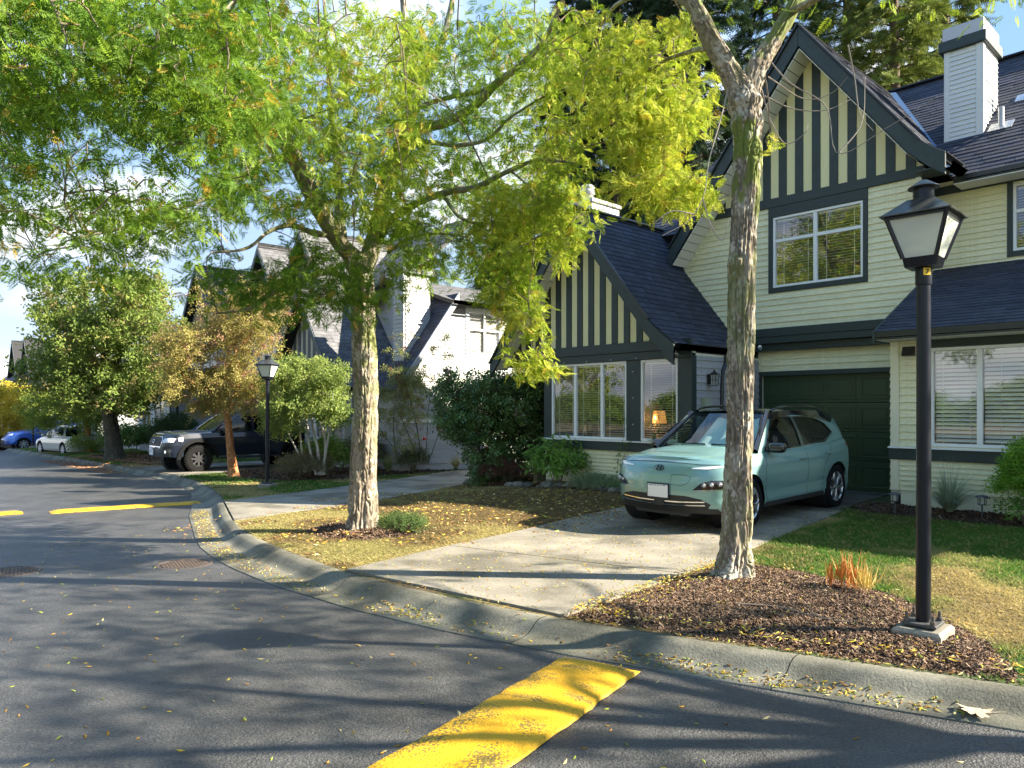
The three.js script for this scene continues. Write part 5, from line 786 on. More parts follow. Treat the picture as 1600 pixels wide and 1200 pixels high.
// --- the green crossover in the near driveway
{
  const t = thing('parked_car', 'pale green small crossover with black roof parked nose out in the near driveway', 'car', [-5.72, -0.028, -10.04], 0);
  t.rotation.x = 0.0145;
  const belt = piecewise([[-2.05, 1.06], [-1.6, 1.04], [-1.0, 0.985], [0.2, 0.955], [0.9, 0.955], [1.25, 0.94], [1.5, 0.90], [1.72, 0.855]]);
  const s = { W: 0.9, zs: 1.52, zr: -1.6, sill: 0.24, belt, p: 2.7, R: 0.33, archR: 0.385, wheels: [1.3, -1.3], g: piecewise([[0, 0.955], [0.12, 0.978], [0.3, 0.972], [0.42, 0.985], [0.6, 1.0], [0.8, 0.992], [0.92, 0.965], [1, 0.92]]), zn: piecewise([[0.18, 1.98], [0.27, 2.03], [0.36, 2.075], [0.5, 2.09], [0.62, 2.085], [0.72, 2.06], [0.80, 2.02], [0.86, 1.96], [0.92, 1.86]]), zt: piecewise([[0.2, -2.0], [0.35, -2.08], [0.6, -2.09], [0.75, -2.04], [0.9, -2.03], [1.06, -1.95]]), crease: (u, k) => -0.012 * Math.exp(-Math.pow((Math.abs(u) - 0.72) / 0.06, 2)) * (1 - k * 0.6) };
  const S = shell(s), green = paint(0.20, 0.365, 0.345), atS = (off) => (sg) => (z, y) => V3(sg * (S.wAt(z, y) + off), y, z);
  part(t, 'body', merge([...S.strips]), green);
  part(t, 'bonnet', S.hood(0.98, 'front', (k) => 0.10 * (1 - 0.35 * k) * (k > 0.6 ? Math.sqrt(Math.max(0, 1 - Math.pow((k - 0.6) / 0.4, 2))) : 1)), green);
  part(t, 'rear_deck', S.hood(-1.5, -1.92, () => 0.02), green);
  const yr = piecewise([[-1.75, 1.43], [-1.4, 1.475], [-0.8, 1.505], [-0.2, 1.51], [0.25, 1.485], [0.5, 1.44]]), wr = piecewise([[-1.75, 0.56], [-1.2, 0.60], [0, 0.625], [0.5, 0.60]]);
  const winF = [[0.78, 0.985], [-0.26, 1.005], [-0.20, 1.40], [0.12, 1.415], [0.30, 1.375]], winR = [[-0.36, 1.01], [-1.02, 1.05], [-1.34, 1.16], [-1.22, 1.29], [-0.9, 1.385], [-0.30, 1.40]];
  const grow = (w, d) => { const c = w.reduce((a, p) => [a[0] + p[0] / w.length, a[1] + p[1] / w.length], [0, 0]); return w.map((p) => { const l = Math.hypot(p[0] - c[0], p[1] - c[1]); return [p[0] + (p[0] - c[0]) / l * d, p[1] + (p[1] - c[1]) / l * d]; }); };
  const side = [[0.98, 0.957], [0.4, 0.957], [-0.3, 0.966], [-1.0, 0.986], [-1.6, 1.045], [-1.92, 1.06], [-1.74, 1.425], [-1.4, 1.47], [-0.8, 1.50], [-0.2, 1.505], [0.25, 1.48], [0.49, 1.435]];
  const xs = glasshouse(t, s, S, { cowl: 1.0, cowlRise: 0.03, cowlCrown: 0.09, head: 0.34, rhead: -1.55, rear: -1.86, yr, wr, side, windows: [winF, winR], seal: [grow(winF, 0.045), grow(winR, 0.045)], seats: [-0.25, -1.05], frameMat: green, pillarMat: blackGloss }, green, blackGloss);
  for (const sg of [1, -1]) { part(t, 'roof_rail', tube([V3(sg * 0.60, 1.50, 0.22), V3(sg * 0.615, 1.545, 0.05), V3(sg * 0.60, 1.56, -0.6), V3(sg * 0.585, 1.535, -1.2), V3(sg * 0.57, 1.48, -1.42)], [0.016, 0.018, 0.016], 10, 30), blackGloss); part(t, 'roof_side', drape([[0.80, 1.18], [0.42, 1.385], [0.14, 1.432], [-0.3, 1.438], [-0.9, 1.418], [-1.28, 1.335], [-1.5, 1.30], [-1.72, 1.36], [-1.75, 1.435], [-1.4, 1.478], [-0.8, 1.508], [-0.2, 1.513], [0.25, 1.488], [0.49, 1.443], [0.80, 1.22]], (z, y) => V3(sg * (xs(z, y) + 0.004), y, z), [], 0.1), blackGloss); }
  const fr = (off) => (x, y) => V3(x, y, S.zf(x, y, off));
  part(t, 'lower_grille', drape([[-0.66, 0.30], [0.66, 0.30], [0.70, 0.36], [0.60, 0.42], [0.40, 0.455], [-0.40, 0.455], [-0.60, 0.42], [-0.70, 0.36]], fr(0.006)), blackPlastic);
  for (const y of [0.335, 0.378]) part(t, 'grille_bar', drape(stripPoly([[-0.64, y + 0.012], [-0.3, y - 0.004], [0, y - 0.008], [0.3, y - 0.004], [0.64, y + 0.012]], 0.014), fr(0.014), [], 0.03), chrome);
  part(t, 'front_lip', drape([[-0.80, 0.235], [0.80, 0.235], [0.76, 0.30], [-0.76, 0.30]], fr(0.012)), blackPlastic); part(t, 'skid_plate', drape([[-0.4, 0.19], [0.4, 0.19], [0.46, 0.245], [-0.46, 0.245]], (x, y) => V3(x, y, S.zf(x, 0.26, -0.02))), blackPlastic);
  for (const sg of [1, -1]) {
    const f2 = (off) => (x, y) => V3(sg * x, y, S.zf(x, y, off));
    part(t, 'daytime_light', drape([[0.46, 0.795], [0.66, 0.80], [0.84, 0.83], [0.855, 0.845], [0.66, 0.832], [0.46, 0.812]], f2(0.006), [], 0.02), lampWhite);
    const hl = part(t, 'headlight', drape([[0.50, 0.535], [0.60, 0.625], [0.70, 0.66], [0.82, 0.665], [0.86, 0.60], [0.82, 0.555]], f2(0.004), [], 0.025), blackGloss);
    for (const [x, y] of [[0.63, 0.60], [0.71, 0.61], [0.79, 0.615]]) { const o = part(hl, 'lens', new THREE.SphereGeometry(0.032, 14, 10), lampClear); o.position.set(sg * x, y, S.zf(x, y, -0.005)); const r = part(hl, 'reflector', new THREE.SphereGeometry(0.02, 10, 8), chrome); r.position.set(sg * x, y, S.zf(x, y, -0.008)); }
    part(t, 'chrome_line', drape(stripPoly([[0.50, 0.532], [0.68, 0.535], [0.84, 0.55]], 0.008), f2(0.008), [], 0.03), chrome);
    part(t, 'panel_gap', drape(stripPoly([[0.0, 0.868], [0.3, 0.862], [0.55, 0.85], [0.76, 0.852]], 0.007), f2(0.002), [], 0.03), M.dark);
    const at = (off) => (z, y) => V3(sg * (S.wAt(z, y) + off), y, z);
    for (const q of [[[0.84, 0.95], [0.90, 0.75], [0.90, 0.5], [0.83, 0.30]], [[-0.31, 0.965], [-0.33, 0.7], [-0.31, 0.30]], [[-1.18, 0.99], [-1.06, 0.85], [-0.86, 0.70], [-0.84, 0.45], [-0.78, 0.30]], [[-0.78, 0.302], [0.3, 0.300], [0.83, 0.302]]]) part(t, 'panel_gap', drape(stripPoly(q, 0.008), at(0.0015), [], 0.04), M.dark);
    part(t, 'sill_trim', drape([[0.92, 0.24], [0.90, 0.305], [-0.82, 0.305], [-0.92, 0.24]], at(0.008), [], 0.08), blackPlastic);
    for (const w of s.wheels) { const P = []; for (let k = 0; k <= 20; k++) { const a = Math.PI * k / 20; P.push([w + Math.cos(a) * 0.395, s.R + Math.sin(a) * 0.395]); } part(t, 'arch_trim', drape(stripPoly(P, 0.03), at(0.006), [], 0.04), w > 0 ? green : green); }
    part(t, 'tail_light', drape([[-1.62, 0.98], [-1.95, 0.99], [-1.93, 0.92], [-1.66, 0.93]], (z, y) => V3(sg * (S.wAt(z, y) + 0.006), y, z), [], 0.04), lampRed);
    const cr = part(t, 'door_crease', drape(stripPoly([[0.78, 0.36], [0.45, 0.43], [0.1, 0.455], [-0.3, 0.47], [-0.8, 0.46]], 0.05), (z, y) => V3(sg * (S.wAt(z, y) + 0.004 + 0.014 * smooth(0.78, 0.2, z)), y, z), [], 0.04), green);
  }
  handleAt(t, (z, y) => S.wAt(z, y), -0.16, 0.83, green); handleAt(t, (z, y) => S.wAt(z, y), -0.98, 0.86, green);
  mirror(t, 0.83, 1.02, 0.70, blackGloss); underbody(t, s, S);
  for (const z of s.wheels) for (const sg of [1, -1]) wheel(t, sg * 0.785, z, 0.33, 0.215, 5);
  // plate, its bracket, sensor cover, badge and the charging flap outline
  part(t, 'number_plate', new RoundedBoxGeometry(0.31, 0.165, 0.012, 1, 0.004).translate(0.02, 0.50, 2.112), mat(0.8, 0.8, 0.8, 0.4)); part(t, 'plate_frame', new RoundedBoxGeometry(0.345, 0.20, 0.012, 1, 0.01).translate(0.02, 0.50, 2.104), blackPlastic);
  { const d = []; const r5 = mulberry(5); for (let i = 0; i < 6; i++) d.push(new THREE.BoxGeometry(rr(0.02, 0.04, r5), 0.008, 0.002).translate(-0.1 + i * 0.045, 0.571, 2.1195)); part(t, 'plate_print', merge(d), M.dark); }
  part(t, 'sensor_cover', new RoundedBoxGeometry(0.15, 0.11, 0.02, 1, 0.006).translate(0.03, 0.365, 2.098), blackPlastic);
  { const b = [new THREE.TorusGeometry(0.052, 0.0065, 8, 32).scale(1.25, 0.72, 1)]; const m = (p) => slabGeo(p, 0.01, [], 0.002); b.push(m([[-0.040, -0.03], [-0.026, -0.034], [-0.008, 0.032], [-0.022, 0.036]]), m([[0.022, -0.036], [0.008, -0.032], [0.026, 0.034], [0.040, 0.03]]), m([[-0.022, -0.008], [0.022, 0.0], [0.022, 0.01], [-0.022, 0.002]])); part(t, 'badge', merge(b).rotateX(-0.42).translate(0, 0.795, 2.035), mat(0.08, 0.085, 0.09, 0.15, { metalness: 0.9 })); }
  part(t, 'charging_flap_gap', drape(stripPoly([[0.20, 0.715], [0.38, 0.72], [0.475, 0.70], [0.44, 0.62], [0.36, 0.585], [0.20, 0.59], [0.20, 0.715]], 0.005), fr(0.0015), [], 0.02), M.dark);
  for (const sg of [1, -1]) part(t, 'wiper', tube([V3(sg * 0.05 + 0.1, 1.055, 1.03), V3(sg * 0.35 + 0.1, 1.05, 0.98)], [0.009, 0.007], 6, 6), M.dark);
  { const g = S.quadGrid(Array.from({ length: 13 }, (_, i) => Array.from({ length: 17 }, (_, j) => { const u = j / 16, k = i / 12, x = lerp(-0.12, 0.64, u) + 0.16 * (1 - k) * (u - 0.3) - 0.10 * k * (u - 0.0); return V3(x, lerp(1.02, 1.40, k) + 0.012 * Math.sin(u * 20), lerp(0.93, 0.42, k) - 0.06 * x * x + 0.01 * Math.sin(u * 20)); }))); part(t, 'sun_shade', g, mat(0.78, 0.80, 0.84, 0.4)); const b = S.quadGrid(Array.from({ length: 7 }, (_, i) => Array.from({ length: 7 }, (_, j) => { const u = j / 6, k = i / 6; return V3(lerp(0.46, 0.72 - 0.12 * k, u), lerp(1.0, 1.22, k * (0.5 + 0.5 * u)), lerp(0.93, 0.72, k) + 0.006); }))); part(t, 'sun_shade', b, mat(0.05, 0.22, 0.62, 0.5)); }
}
// --- the pickup in the next driveway
{
  const t = thing('pickup_truck', 'dark grey blue crew cab pickup truck behind the orange barked tree', 'pickup truck', [-23.66, -0.43, -9.9], 0);
  const belt = piecewise([[-2.75, 1.20], [-1.2, 1.19], [-0.95, 1.20], [0.6, 1.18], [1.2, 1.19], [1.9, 1.17], [2.3, 1.13]]);
  const s = { W: 0.93, zs: 2.05, zr: -2.5, sill: 0.48, belt, p: 3.2, R: 0.41, archR: 0.52, wheels: [1.62, -1.62], g: piecewise([[0, 0.97], [0.2, 0.985], [0.5, 1.0], [0.8, 0.99], [1, 0.94]]), zn: piecewise([[0.4, 2.55], [0.62, 2.62], [0.8, 2.6], [0.95, 2.58], [1.1, 2.5], [1.2, 2.38]]), zt: piecewise([[0.4, -2.68], [0.7, -2.7], [1.2, -2.68]]) };
  const S = shell(s), c = phys(0.010, 0.015, 0.028, 0.4, { specularIntensity: 0.4, clearcoat: 1, clearcoatRoughness: 0.06 }), flare = phys(0.008, 0.009, 0.010, 0.7, { specularIntensity: 0.3 });
  part(t, 'body', merge(S.strips), c); part(t, 'bonnet', S.hood(1.15, 'front', (k) => 0.09 * (k > 0.6 ? Math.sqrt(Math.max(0, 1 - Math.pow((k - 0.6) / 0.4, 2))) : 1)), c);
  const yr = piecewise([[-1.0, 1.74], [-0.5, 1.81], [0.3, 1.81], [0.55, 1.77]]), wr = piecewise([[-1, 0.66], [0.5, 0.66]]);
  const w1 = [[0.95, 1.235], [-0.05, 1.235], [-0.05, 1.70], [0.36, 1.70]], w2 = [[-0.17, 1.235], [-0.82, 1.235], [-0.80, 1.62], [-0.72, 1.70], [-0.17, 1.70]], sm = (w) => w.map(([a, b]) => [a + (a - (w[0][0] + w[1][0]) / 2) * 0.06, b + (b - 1.47) * 0.10]);
  const xs = glasshouse(t, s, S, { cowl: 1.15, cowlRise: 0.03, cowlCrown: 0.06, head: 0.42, rhead: -0.85, rear: -1.0, yr, wr, side: [[1.12, 1.185], [-1.04, 1.20], [-1.0, 1.73], [-0.5, 1.80], [0.3, 1.80], [0.50, 1.77]], windows: [w1, w2], seal: [sm(w1), sm(w2)], seats: [0.0, -0.7] }, c, c);
  part(t, 'cab_back', new THREE.BoxGeometry(1.3, 0.5, 0.04).translate(0, 1.42, -1.03), c);
  part(t, 'bed_liner', merge([new THREE.BoxGeometry(1.6, 0.04, 1.65).translate(0, 0.75, -1.85), new THREE.BoxGeometry(1.75, 0.03, 1.65).translate(0, 1.185, -1.87)]), blackPlastic);
  const fr = (off) => (x, y) => V3(x, y, S.zf(x, y, off));
  part(t, 'grille', drape([[-0.50, 0.80], [0.50, 0.80], [0.54, 1.0], [0.44, 1.08], [-0.44, 1.08], [-0.54, 1.0]], fr(0.01)), blackPlastic); for (let k = -4; k <= 4; k++) part(t, 'grille_bar', drape(stripPoly([[k * 0.11 - 0.06, 0.83], [k * 0.11 + 0.06, 1.05]], 0.012), fr(0.02), [], 0.05), rimDark); part(t, 'grille_surround', drape(stripPoly([[-0.52, 0.79], [0.52, 0.79], [0.56, 1.0], [0.45, 1.095], [-0.45, 1.095], [-0.56, 1.0], [-0.52, 0.79]], 0.03), fr(0.016), [], 0.05), chrome);
  part(t, 'badge', new THREE.TorusGeometry(0.06, 0.012, 8, 24).scale(1.3, 0.9, 1).translate(0, 0.95, 2.61), chrome);
  part(t, 'bumper', drape([[-0.85, 0.50], [0.85, 0.50], [0.88, 0.74], [-0.88, 0.74]], fr(0.03), [], 0.08), mat(0.05, 0.055, 0.06, 0.5)); part(t, 'number_plate', new THREE.BoxGeometry(0.3, 0.16, 0.02).translate(0, 0.62, 2.68), lampWhite); part(t, 'light_bar', new RoundedBoxGeometry(0.16, 0.14, 0.06, 2, 0.02).translate(0.0, 0.72, 2.69), lampWhite);
  for (const sg of [1, -1]) {
    const f2 = (off) => (x, y) => V3(sg * x, y, S.zf(x, y, off)), at = (off) => (z, y) => V3(sg * (S.wAt(z, y) + off), y, z);
    part(t, 'headlight', drape([[0.58, 0.90], [0.60, 1.04], [0.80, 1.06], [0.905, 1.05], [0.89, 0.93]], f2(0.01), [], 0.05), lampWhite); part(t, 'headlight', drape([[2.08, 0.94], [2.2, 0.96], [2.2, 1.06], [2.05, 1.06]], at(0.008), [], 0.05), lampWhite); part(t, 'fog_light', new THREE.CylinderGeometry(0.045, 0.045, 0.02, 16).rotateX(1.57).translate(sg * 0.74, 0.64, S.zf(0.74, 0.64) + 0.03), lampWhite);
    for (const w of s.wheels) { const P = []; for (let k = 0; k <= 20; k++) { const a = Math.PI * (k / 20); P.push([w + Math.cos(a) * 0.57, s.R + Math.sin(a) * 0.56]); } part(t, 'arch_flare', drape(stripPoly(P, 0.10), at(0.03), [], 0.06), flare); }
    for (const q of [[[1.0, 1.18], [1.02, 0.7], [0.98, 0.52]], [[-0.11, 1.18], [-0.11, 0.52]], [[-0.92, 1.18], [-0.95, 0.6]], [[-1.06, 1.18], [-1.06, 0.55]]]) part(t, 'panel_gap', drape(stripPoly(q, 0.01), at(0.002), [], 0.08), M.dark);
    part(t, 'side_step', new RoundedBoxGeometry(0.1, 0.06, 1.9, 2, 0.02).translate(sg * 0.93, 0.42, 0.0), blackPlastic);
  }
  handleAt(t, (z, y) => S.wAt(z, y), 0.02, 1.06, c); handleAt(t, (z, y) => S.wAt(z, y), -0.82, 1.06, c); mirror(t, 0.86, 1.24, 0.82, blackPlastic); underbody(t, s, S);
  for (const z of s.wheels) for (const sg of [1, -1]) wheel(t, sg * 0.83, z, 0.41, 0.28, 8, 'truck');
}
// --- cars far down the street
function saloon(label, pos, turn, col, o = {}) {
  const t = thing('parked_car', label, 'car', pos, turn); const tall = o.tall || 0;
  const belt = piecewise([[-2.2, 0.98 + tall], [-0.8, 0.93 + tall], [0.9, 0.90 + tall], [1.4, 0.84 + tall], [1.8, 0.74 + tall]]);
  const s = { W: 0.9, zs: 1.7, zr: -1.75, sill: 0.24 + tall * 0.4, belt, p: 2.8, R: 0.33, archR: 0.38, wheels: [1.38, -1.38], g: piecewise([[0, 0.95], [0.15, 0.98], [0.55, 1], [0.85, 0.98], [1, 0.92]]), zn: piecewise([[0.2, 2.2], [0.5, 2.3], [0.65, 2.27], [0.8, 2.12], [0.95, 2.0]]), zt: piecewise([[0.2, -2.2], [0.6, -2.3], [1.0, -2.22]]) };
  const S = shell(s), c = paint(...col); part(t, 'body', merge(S.strips), c); part(t, 'bonnet', S.hood(0.95, 'front', (k) => 0.08 * (k > 0.6 ? Math.sqrt(Math.max(0, 1 - Math.pow((k - 0.6) / 0.4, 2))) : 1)), c); part(t, 'boot_lid', S.hood(-1.3, -2.18, () => 0.03), c);
  const R = 1.42 + tall, yr = piecewise([[-1.1, R - 0.08], [-0.5, R - 0.01], [0.1, R], [0.4, R - 0.05]]), wr = () => 0.58, w1 = [[0.72, 0.94 + tall], [-0.2, 0.955 + tall], [-0.2, R - 0.09], [0.22, R - 0.09]], w2 = [[-0.3, 0.96 + tall], [-1.05, 0.99 + tall], [-1.2, 1.06 + tall], [-0.8, R - 0.1], [-0.3, R - 0.09]], gr = (w) => { const m = w.reduce((a, p) => [a[0] + p[0] / w.length, a[1] + p[1] / w.length], [0, 0]); return w.map((p) => [m[0] + (p[0] - m[0]) * 1.1, m[1] + (p[1] - m[1]) * 1.1]); };
  glasshouse(t, s, S, { cowl: 0.95, cowlRise: 0.03, cowlCrown: 0.07, head: 0.3, rhead: -0.95, rear: o.hatch ? -1.9 : -1.55, yr, wr, side: [[0.92, 0.90 + tall], [-0.8, 0.93 + tall], [o.hatch ? -1.95 : -1.62, 0.95 + tall], [-1.08, R - 0.08], [-0.5, R - 0.02], [0.1, R - 0.01], [0.4, R - 0.06]], windows: [w1, w2], seal: [gr(w1), gr(w2)], seats: [-0.2, -1.0] }, c, c);
  for (const sg of [1, -1]) { part(t, 'tail_light', drape([[0.45, 0.72 + tall], [0.8, 0.72 + tall], [0.8, 0.86 + tall], [0.5, 0.84 + tall]], (x, y) => V3(sg * x, y, S.zb(x, y, 0.008)), [], 0.05), lampRed); part(t, 'headlight', drape([[0.45, 0.60 + tall], [0.82, 0.64 + tall], [0.8, 0.74 + tall], [0.5, 0.68 + tall]], (x, y) => V3(sg * x, y, S.zf(x, y, 0.008)), [], 0.05), lampWhite); }
  part(t, 'grille', drape([[-0.4, 0.35], [0.4, 0.35], [0.45, 0.58], [-0.45, 0.58]], (x, y) => V3(x, y, S.zf(x, y, 0.008)), [], 0.08), blackPlastic); part(t, 'number_plate', new THREE.BoxGeometry(0.3, 0.16, 0.02).translate(0, 0.62, -2.31), lampWhite);
  mirror(t, 0.83, 0.98 + tall, 0.66, c); underbody(t, s, S); for (const z of s.wheels) for (const sg of [1, -1]) wheel(t, sg * 0.79, z, 0.33, 0.21, 7, 'plain'); return t;
}
saloon('silver saloon car parked at the kerb beyond the thick dark trunk', [-41.4, -0.78, -8.9], -1.42, [0.55, 0.55, 0.50]);
saloon('bright blue crossover parked behind the silver car at the left', [-50.5, -0.86, -9.7], 0.0, [0.03, 0.10, 0.42], { tall: 0.2, hatch: true });
saloon('dark grey car at the left edge of the picture behind the blue one', [-57, -0.93, -9.7], 0.0, [0.10, 0.10, 0.11], { tall: 0.25, hatch: true });
// ---------------------------------------------------------------- plants
const leafMat = phys(1, 1, 1, 0.85, { specularIntensity: 0.25, transmission: 0.5, thickness: 0 });
const waxMat = phys(1, 1, 1, 0.42, { transmission: 0.22, thickness: 0 });
const dryMat = phys(1, 1, 1, 0.9, { specularIntensity: 0.3, transmission: 0.2, thickness: 0 });
const twigMat = mat(0.16, 0.125, 0.085, 0.9), barkMat = mat(1, 1, 1, 0.92, { vertexColors: true });
const at = (px, py, zc) => { const s = (px - 800) / 1150; return V3((-0.7305 + 0.683 * s) * zc, 1.51 - (py - 638) * zc / 1150, (-0.683 - 0.7305 * s) * zc); };
function triGeo(tris) { const P = []; for (const t of tris) for (const v of t) P.push(v.x, v.y, v.z); const g = new THREE.BufferGeometry(); g.setAttribute('position', new THREE.Float32BufferAttribute(P, 3)); g.computeVertexNormals(); return g; }
function leafTris(out, base, dir, side, len, wid, fold = 0.25, curl = 0.15) {   // one pointed leaf folded along its midrib
  const n = dir.clone().cross(side).normalize(), m = base.clone().addScaledVector(dir, len * 0.45).addScaledVector(n, -len * curl * 0.3), tip = base.clone().addScaledVector(dir, len).addScaledVector(n, -len * curl), a = m.clone().addScaledVector(side, wid / 2).addScaledVector(n, wid * fold), b = m.clone().addScaledVector(side, -wid / 2).addScaledVector(n, wid * fold);
  out.push([base, a, m], [m, a, tip], [base, m, b], [m, tip, b]);
}
function pinnate(pairs, len, ll, lw, rs) {   // feather leaf along +y, hanging leaflets
  const T = [], bend = 0.25; const p = (t) => V3(0, len * t, -bend * len * t * t);
  for (let i = 0; i < pairs; i++) { const t = 0.12 + 0.86 * i / (pairs - 1), b = p(t), k = (0.65 + 0.6 * Math.sin(Math.PI * Math.min(1, t + 0.1))) ; for (const s of [-1, 1]) { const dir = V3(s * 0.92, 0.35 + rr(-0.15, 0.15, rs), rr(-0.35, 0.1, rs)).normalize(), side = V3(0, 1, 0).sub(dir.clone().multiplyScalar(dir.y)).normalize(), L = ll * k, a = b.clone().addScaledVector(dir, L * 0.5).addScaledVector(side, lw * k / 2), c = b.clone().addScaledVector(dir, L * 0.5).addScaledVector(side, -lw * k / 2), tip = b.clone().addScaledVector(dir, L).add(V3(0, 0, -0.1 * L)); T.push([b, a, tip], [b, tip, c]); } }
  for (let i = 0; i < 3; i++) { const a = p(i / 3), b = p((i + 1) / 3), w = 0.0012; T.push([a.clone().add(V3(w, 0, 0)), b, a.clone().add(V3(-w, 0, 0))]); }
  return triGeo(T);
}
function spray(n, len, ll, lw, rs, droop = 0.3) {   // a twig along +y with single leaves
  const T = []; for (let i = 0; i < n; i++) { const t = 0.15 + 0.85 * i / (n - 1), a = i * 2.4 + rr(-0.4, 0.4, rs), dir = V3(Math.cos(a), 0.35 + rr(-0.3, 0.3, rs) - droop, Math.sin(a)).normalize(); let side = dir.clone().cross(V3(0, 1, 0)).normalize(); side.applyAxisAngle(dir, rr(-0.7, 0.7, rs)); leafTris(T, V3(0, len * t, 0).addScaledVector(dir, 0.012), dir, side, ll * rr(0.75, 1.15, rs), lw * rr(0.85, 1.1, rs)); }
  const w = 0.003; T.push([V3(w, 0, 0), V3(0, len, 0), V3(-w, 0, 0)], [V3(0, 0, w), V3(0, len, 0), V3(0, 0, -w)]); return triGeo(T);
}
const rl = mulberry(99);
const locust = [0, 1, 2].map(() => pinnate(10, 0.19, 0.042, 0.0145, rl)), locustFar = pinnate(8, 0.22, 0.055, 0.022, rl);
const broad = spray(9, 0.32, 0.11, 0.062, rl), small = spray(12, 0.26, 0.062, 0.034, rl), boxy = spray(14, 0.16, 0.034, 0.017, rl, -0.1), maple = spray(9, 0.3, 0.085, 0.06, rl, 0.5), lanceo = spray(9, 0.24, 0.09, 0.03, rl, 0.1);
const randDir = (r) => { const u = r() * 2 - 1, a = r() * 6.283, s = Math.sqrt(1 - u * u); return V3(Math.cos(a) * s, u, Math.sin(a) * s); };
const qUp = new THREE.Quaternion(), UPV = V3(0, 1, 0);
function leafAt(p, dir, sc, r) { qUp.setFromUnitVectors(UPV, dir); const q = qUp.clone().multiply(new THREE.Quaternion().setFromAxisAngle(UPV, r() * 6.283)); return new THREE.Matrix4().compose(p, q, V3(sc, sc, sc)); }
function barkTube(pts, radii, seg, steps, o = {}) {   // furrowed bark cut into the surface; colours are patches of bark, lichen and moss
  const cr = 1 / (o.r0 || radii[0]); const flare = o.flare || 0, deep = o.deep ?? 0.012, y0 = pts[0].y;
  const g = tube(pts, radii, seg, steps, (r, a, l, p, t) => {
    const ca = Math.cos(a), sa = Math.sin(a), wv = 0.5 * Math.sin(l * 3.1 + ca * 2), k = o.furrows || 2.3;
    const ridge = (q, f, s) => 1 - Math.abs(2 * noise(ca * q + 20 + 0.4 * fbm(ca * 3, l * 3, s, 2), sa * q + 20 + wv * 0.25, l * f + s) - 1);
    const n1 = Math.pow(ridge(k, 2.4, 0), 4), n2 = Math.pow(ridge(k * 1.9, 5.5, 9), 5), n3 = Math.pow(1 - Math.abs(2 * noise(ca * 1.9 + 3, sa * 1.9 + 8, l * 9.5) - 1), 9), n4 = fbm(ca * 9 + 7, sa * 9 + 3, l * 22, 3);
    let R = r - deep * (1.9 * Math.max(n1, 0.75 * n2, 0.5 * n3)) * (flare ? 1 + 1.1 * Math.exp(-Math.max(0, p.y - y0) / 0.25) : 1) + deep * 1.1 * (n4 - 0.5);
    R += r * 0.07 * (noise(ca * 1.2 + 4, sa * 1.2 + 9, l * 1.3) - 0.5); for (const b of o.bulges || []) R += b[1] * Math.exp(-Math.pow((l - b[0]) / b[2], 2)) * (0.75 + 0.5 * noise(ca * 2 + 3, sa * 2 + 8, l * 6));
    if (flare) { const h = Math.max(0, p.y - y0); R += flare * Math.exp(-h / 0.10) * (0.35 + 0.9 * Math.pow(noise(ca * 2.2 + 11, sa * 2.2 + 5, 0), 1.3)) + flare * 0.25 * Math.exp(-h / 0.4); }
    return Math.max(0.004, R);
  });
  const P = g.attributes.position, c = new Float32Array(P.count * 3), tone = o.tone || [[0.27, 0.225, 0.165], [0.125, 0.10, 0.07], [0.40, 0.37, 0.30]];
  for (let i = 0; i < P.count; i++) {
    const x = P.getX(i), y = P.getY(i), z = P.getZ(i), a = fbm(x * 11 + 3, z * 11 + 8, y * 4, 3), b = noise(x * 75 + 1, z * 75, y * 26), lich = smooth(0.54, 0.62, 0.6 * fbm(x * 8 + 70, z * 8 + 20, y * 5, 3) + 0.4 * noise(x * 60 + 9, z * 60, y * 45));
    let k = [0, 1, 2].map((q) => lerp(lerp(tone[0][q], tone[1][q], smooth(0.38, 0.62, a * 0.5 + b * 0.5)), tone[2][q], lich));
    let m = 0; for (const s of o.moss || []) m = Math.max(m, s[2] * smooth(0.40, 0.58, fbm(x * 14 + 5, z * 14, y * 9, 3) - Math.abs(y - s[0]) / s[1] * 0.22 + 0.1));
    k = k.map((v, q) => lerp(v, [0.13, 0.16, 0.03][q], clamp(m))); c.set(k, i * 3);
  }
  g.setAttribute('color', new THREE.BufferAttribute(c, 3)); return g;
}
const limbPts = (L) => L.map(([x, y, z]) => at(x, y, z));
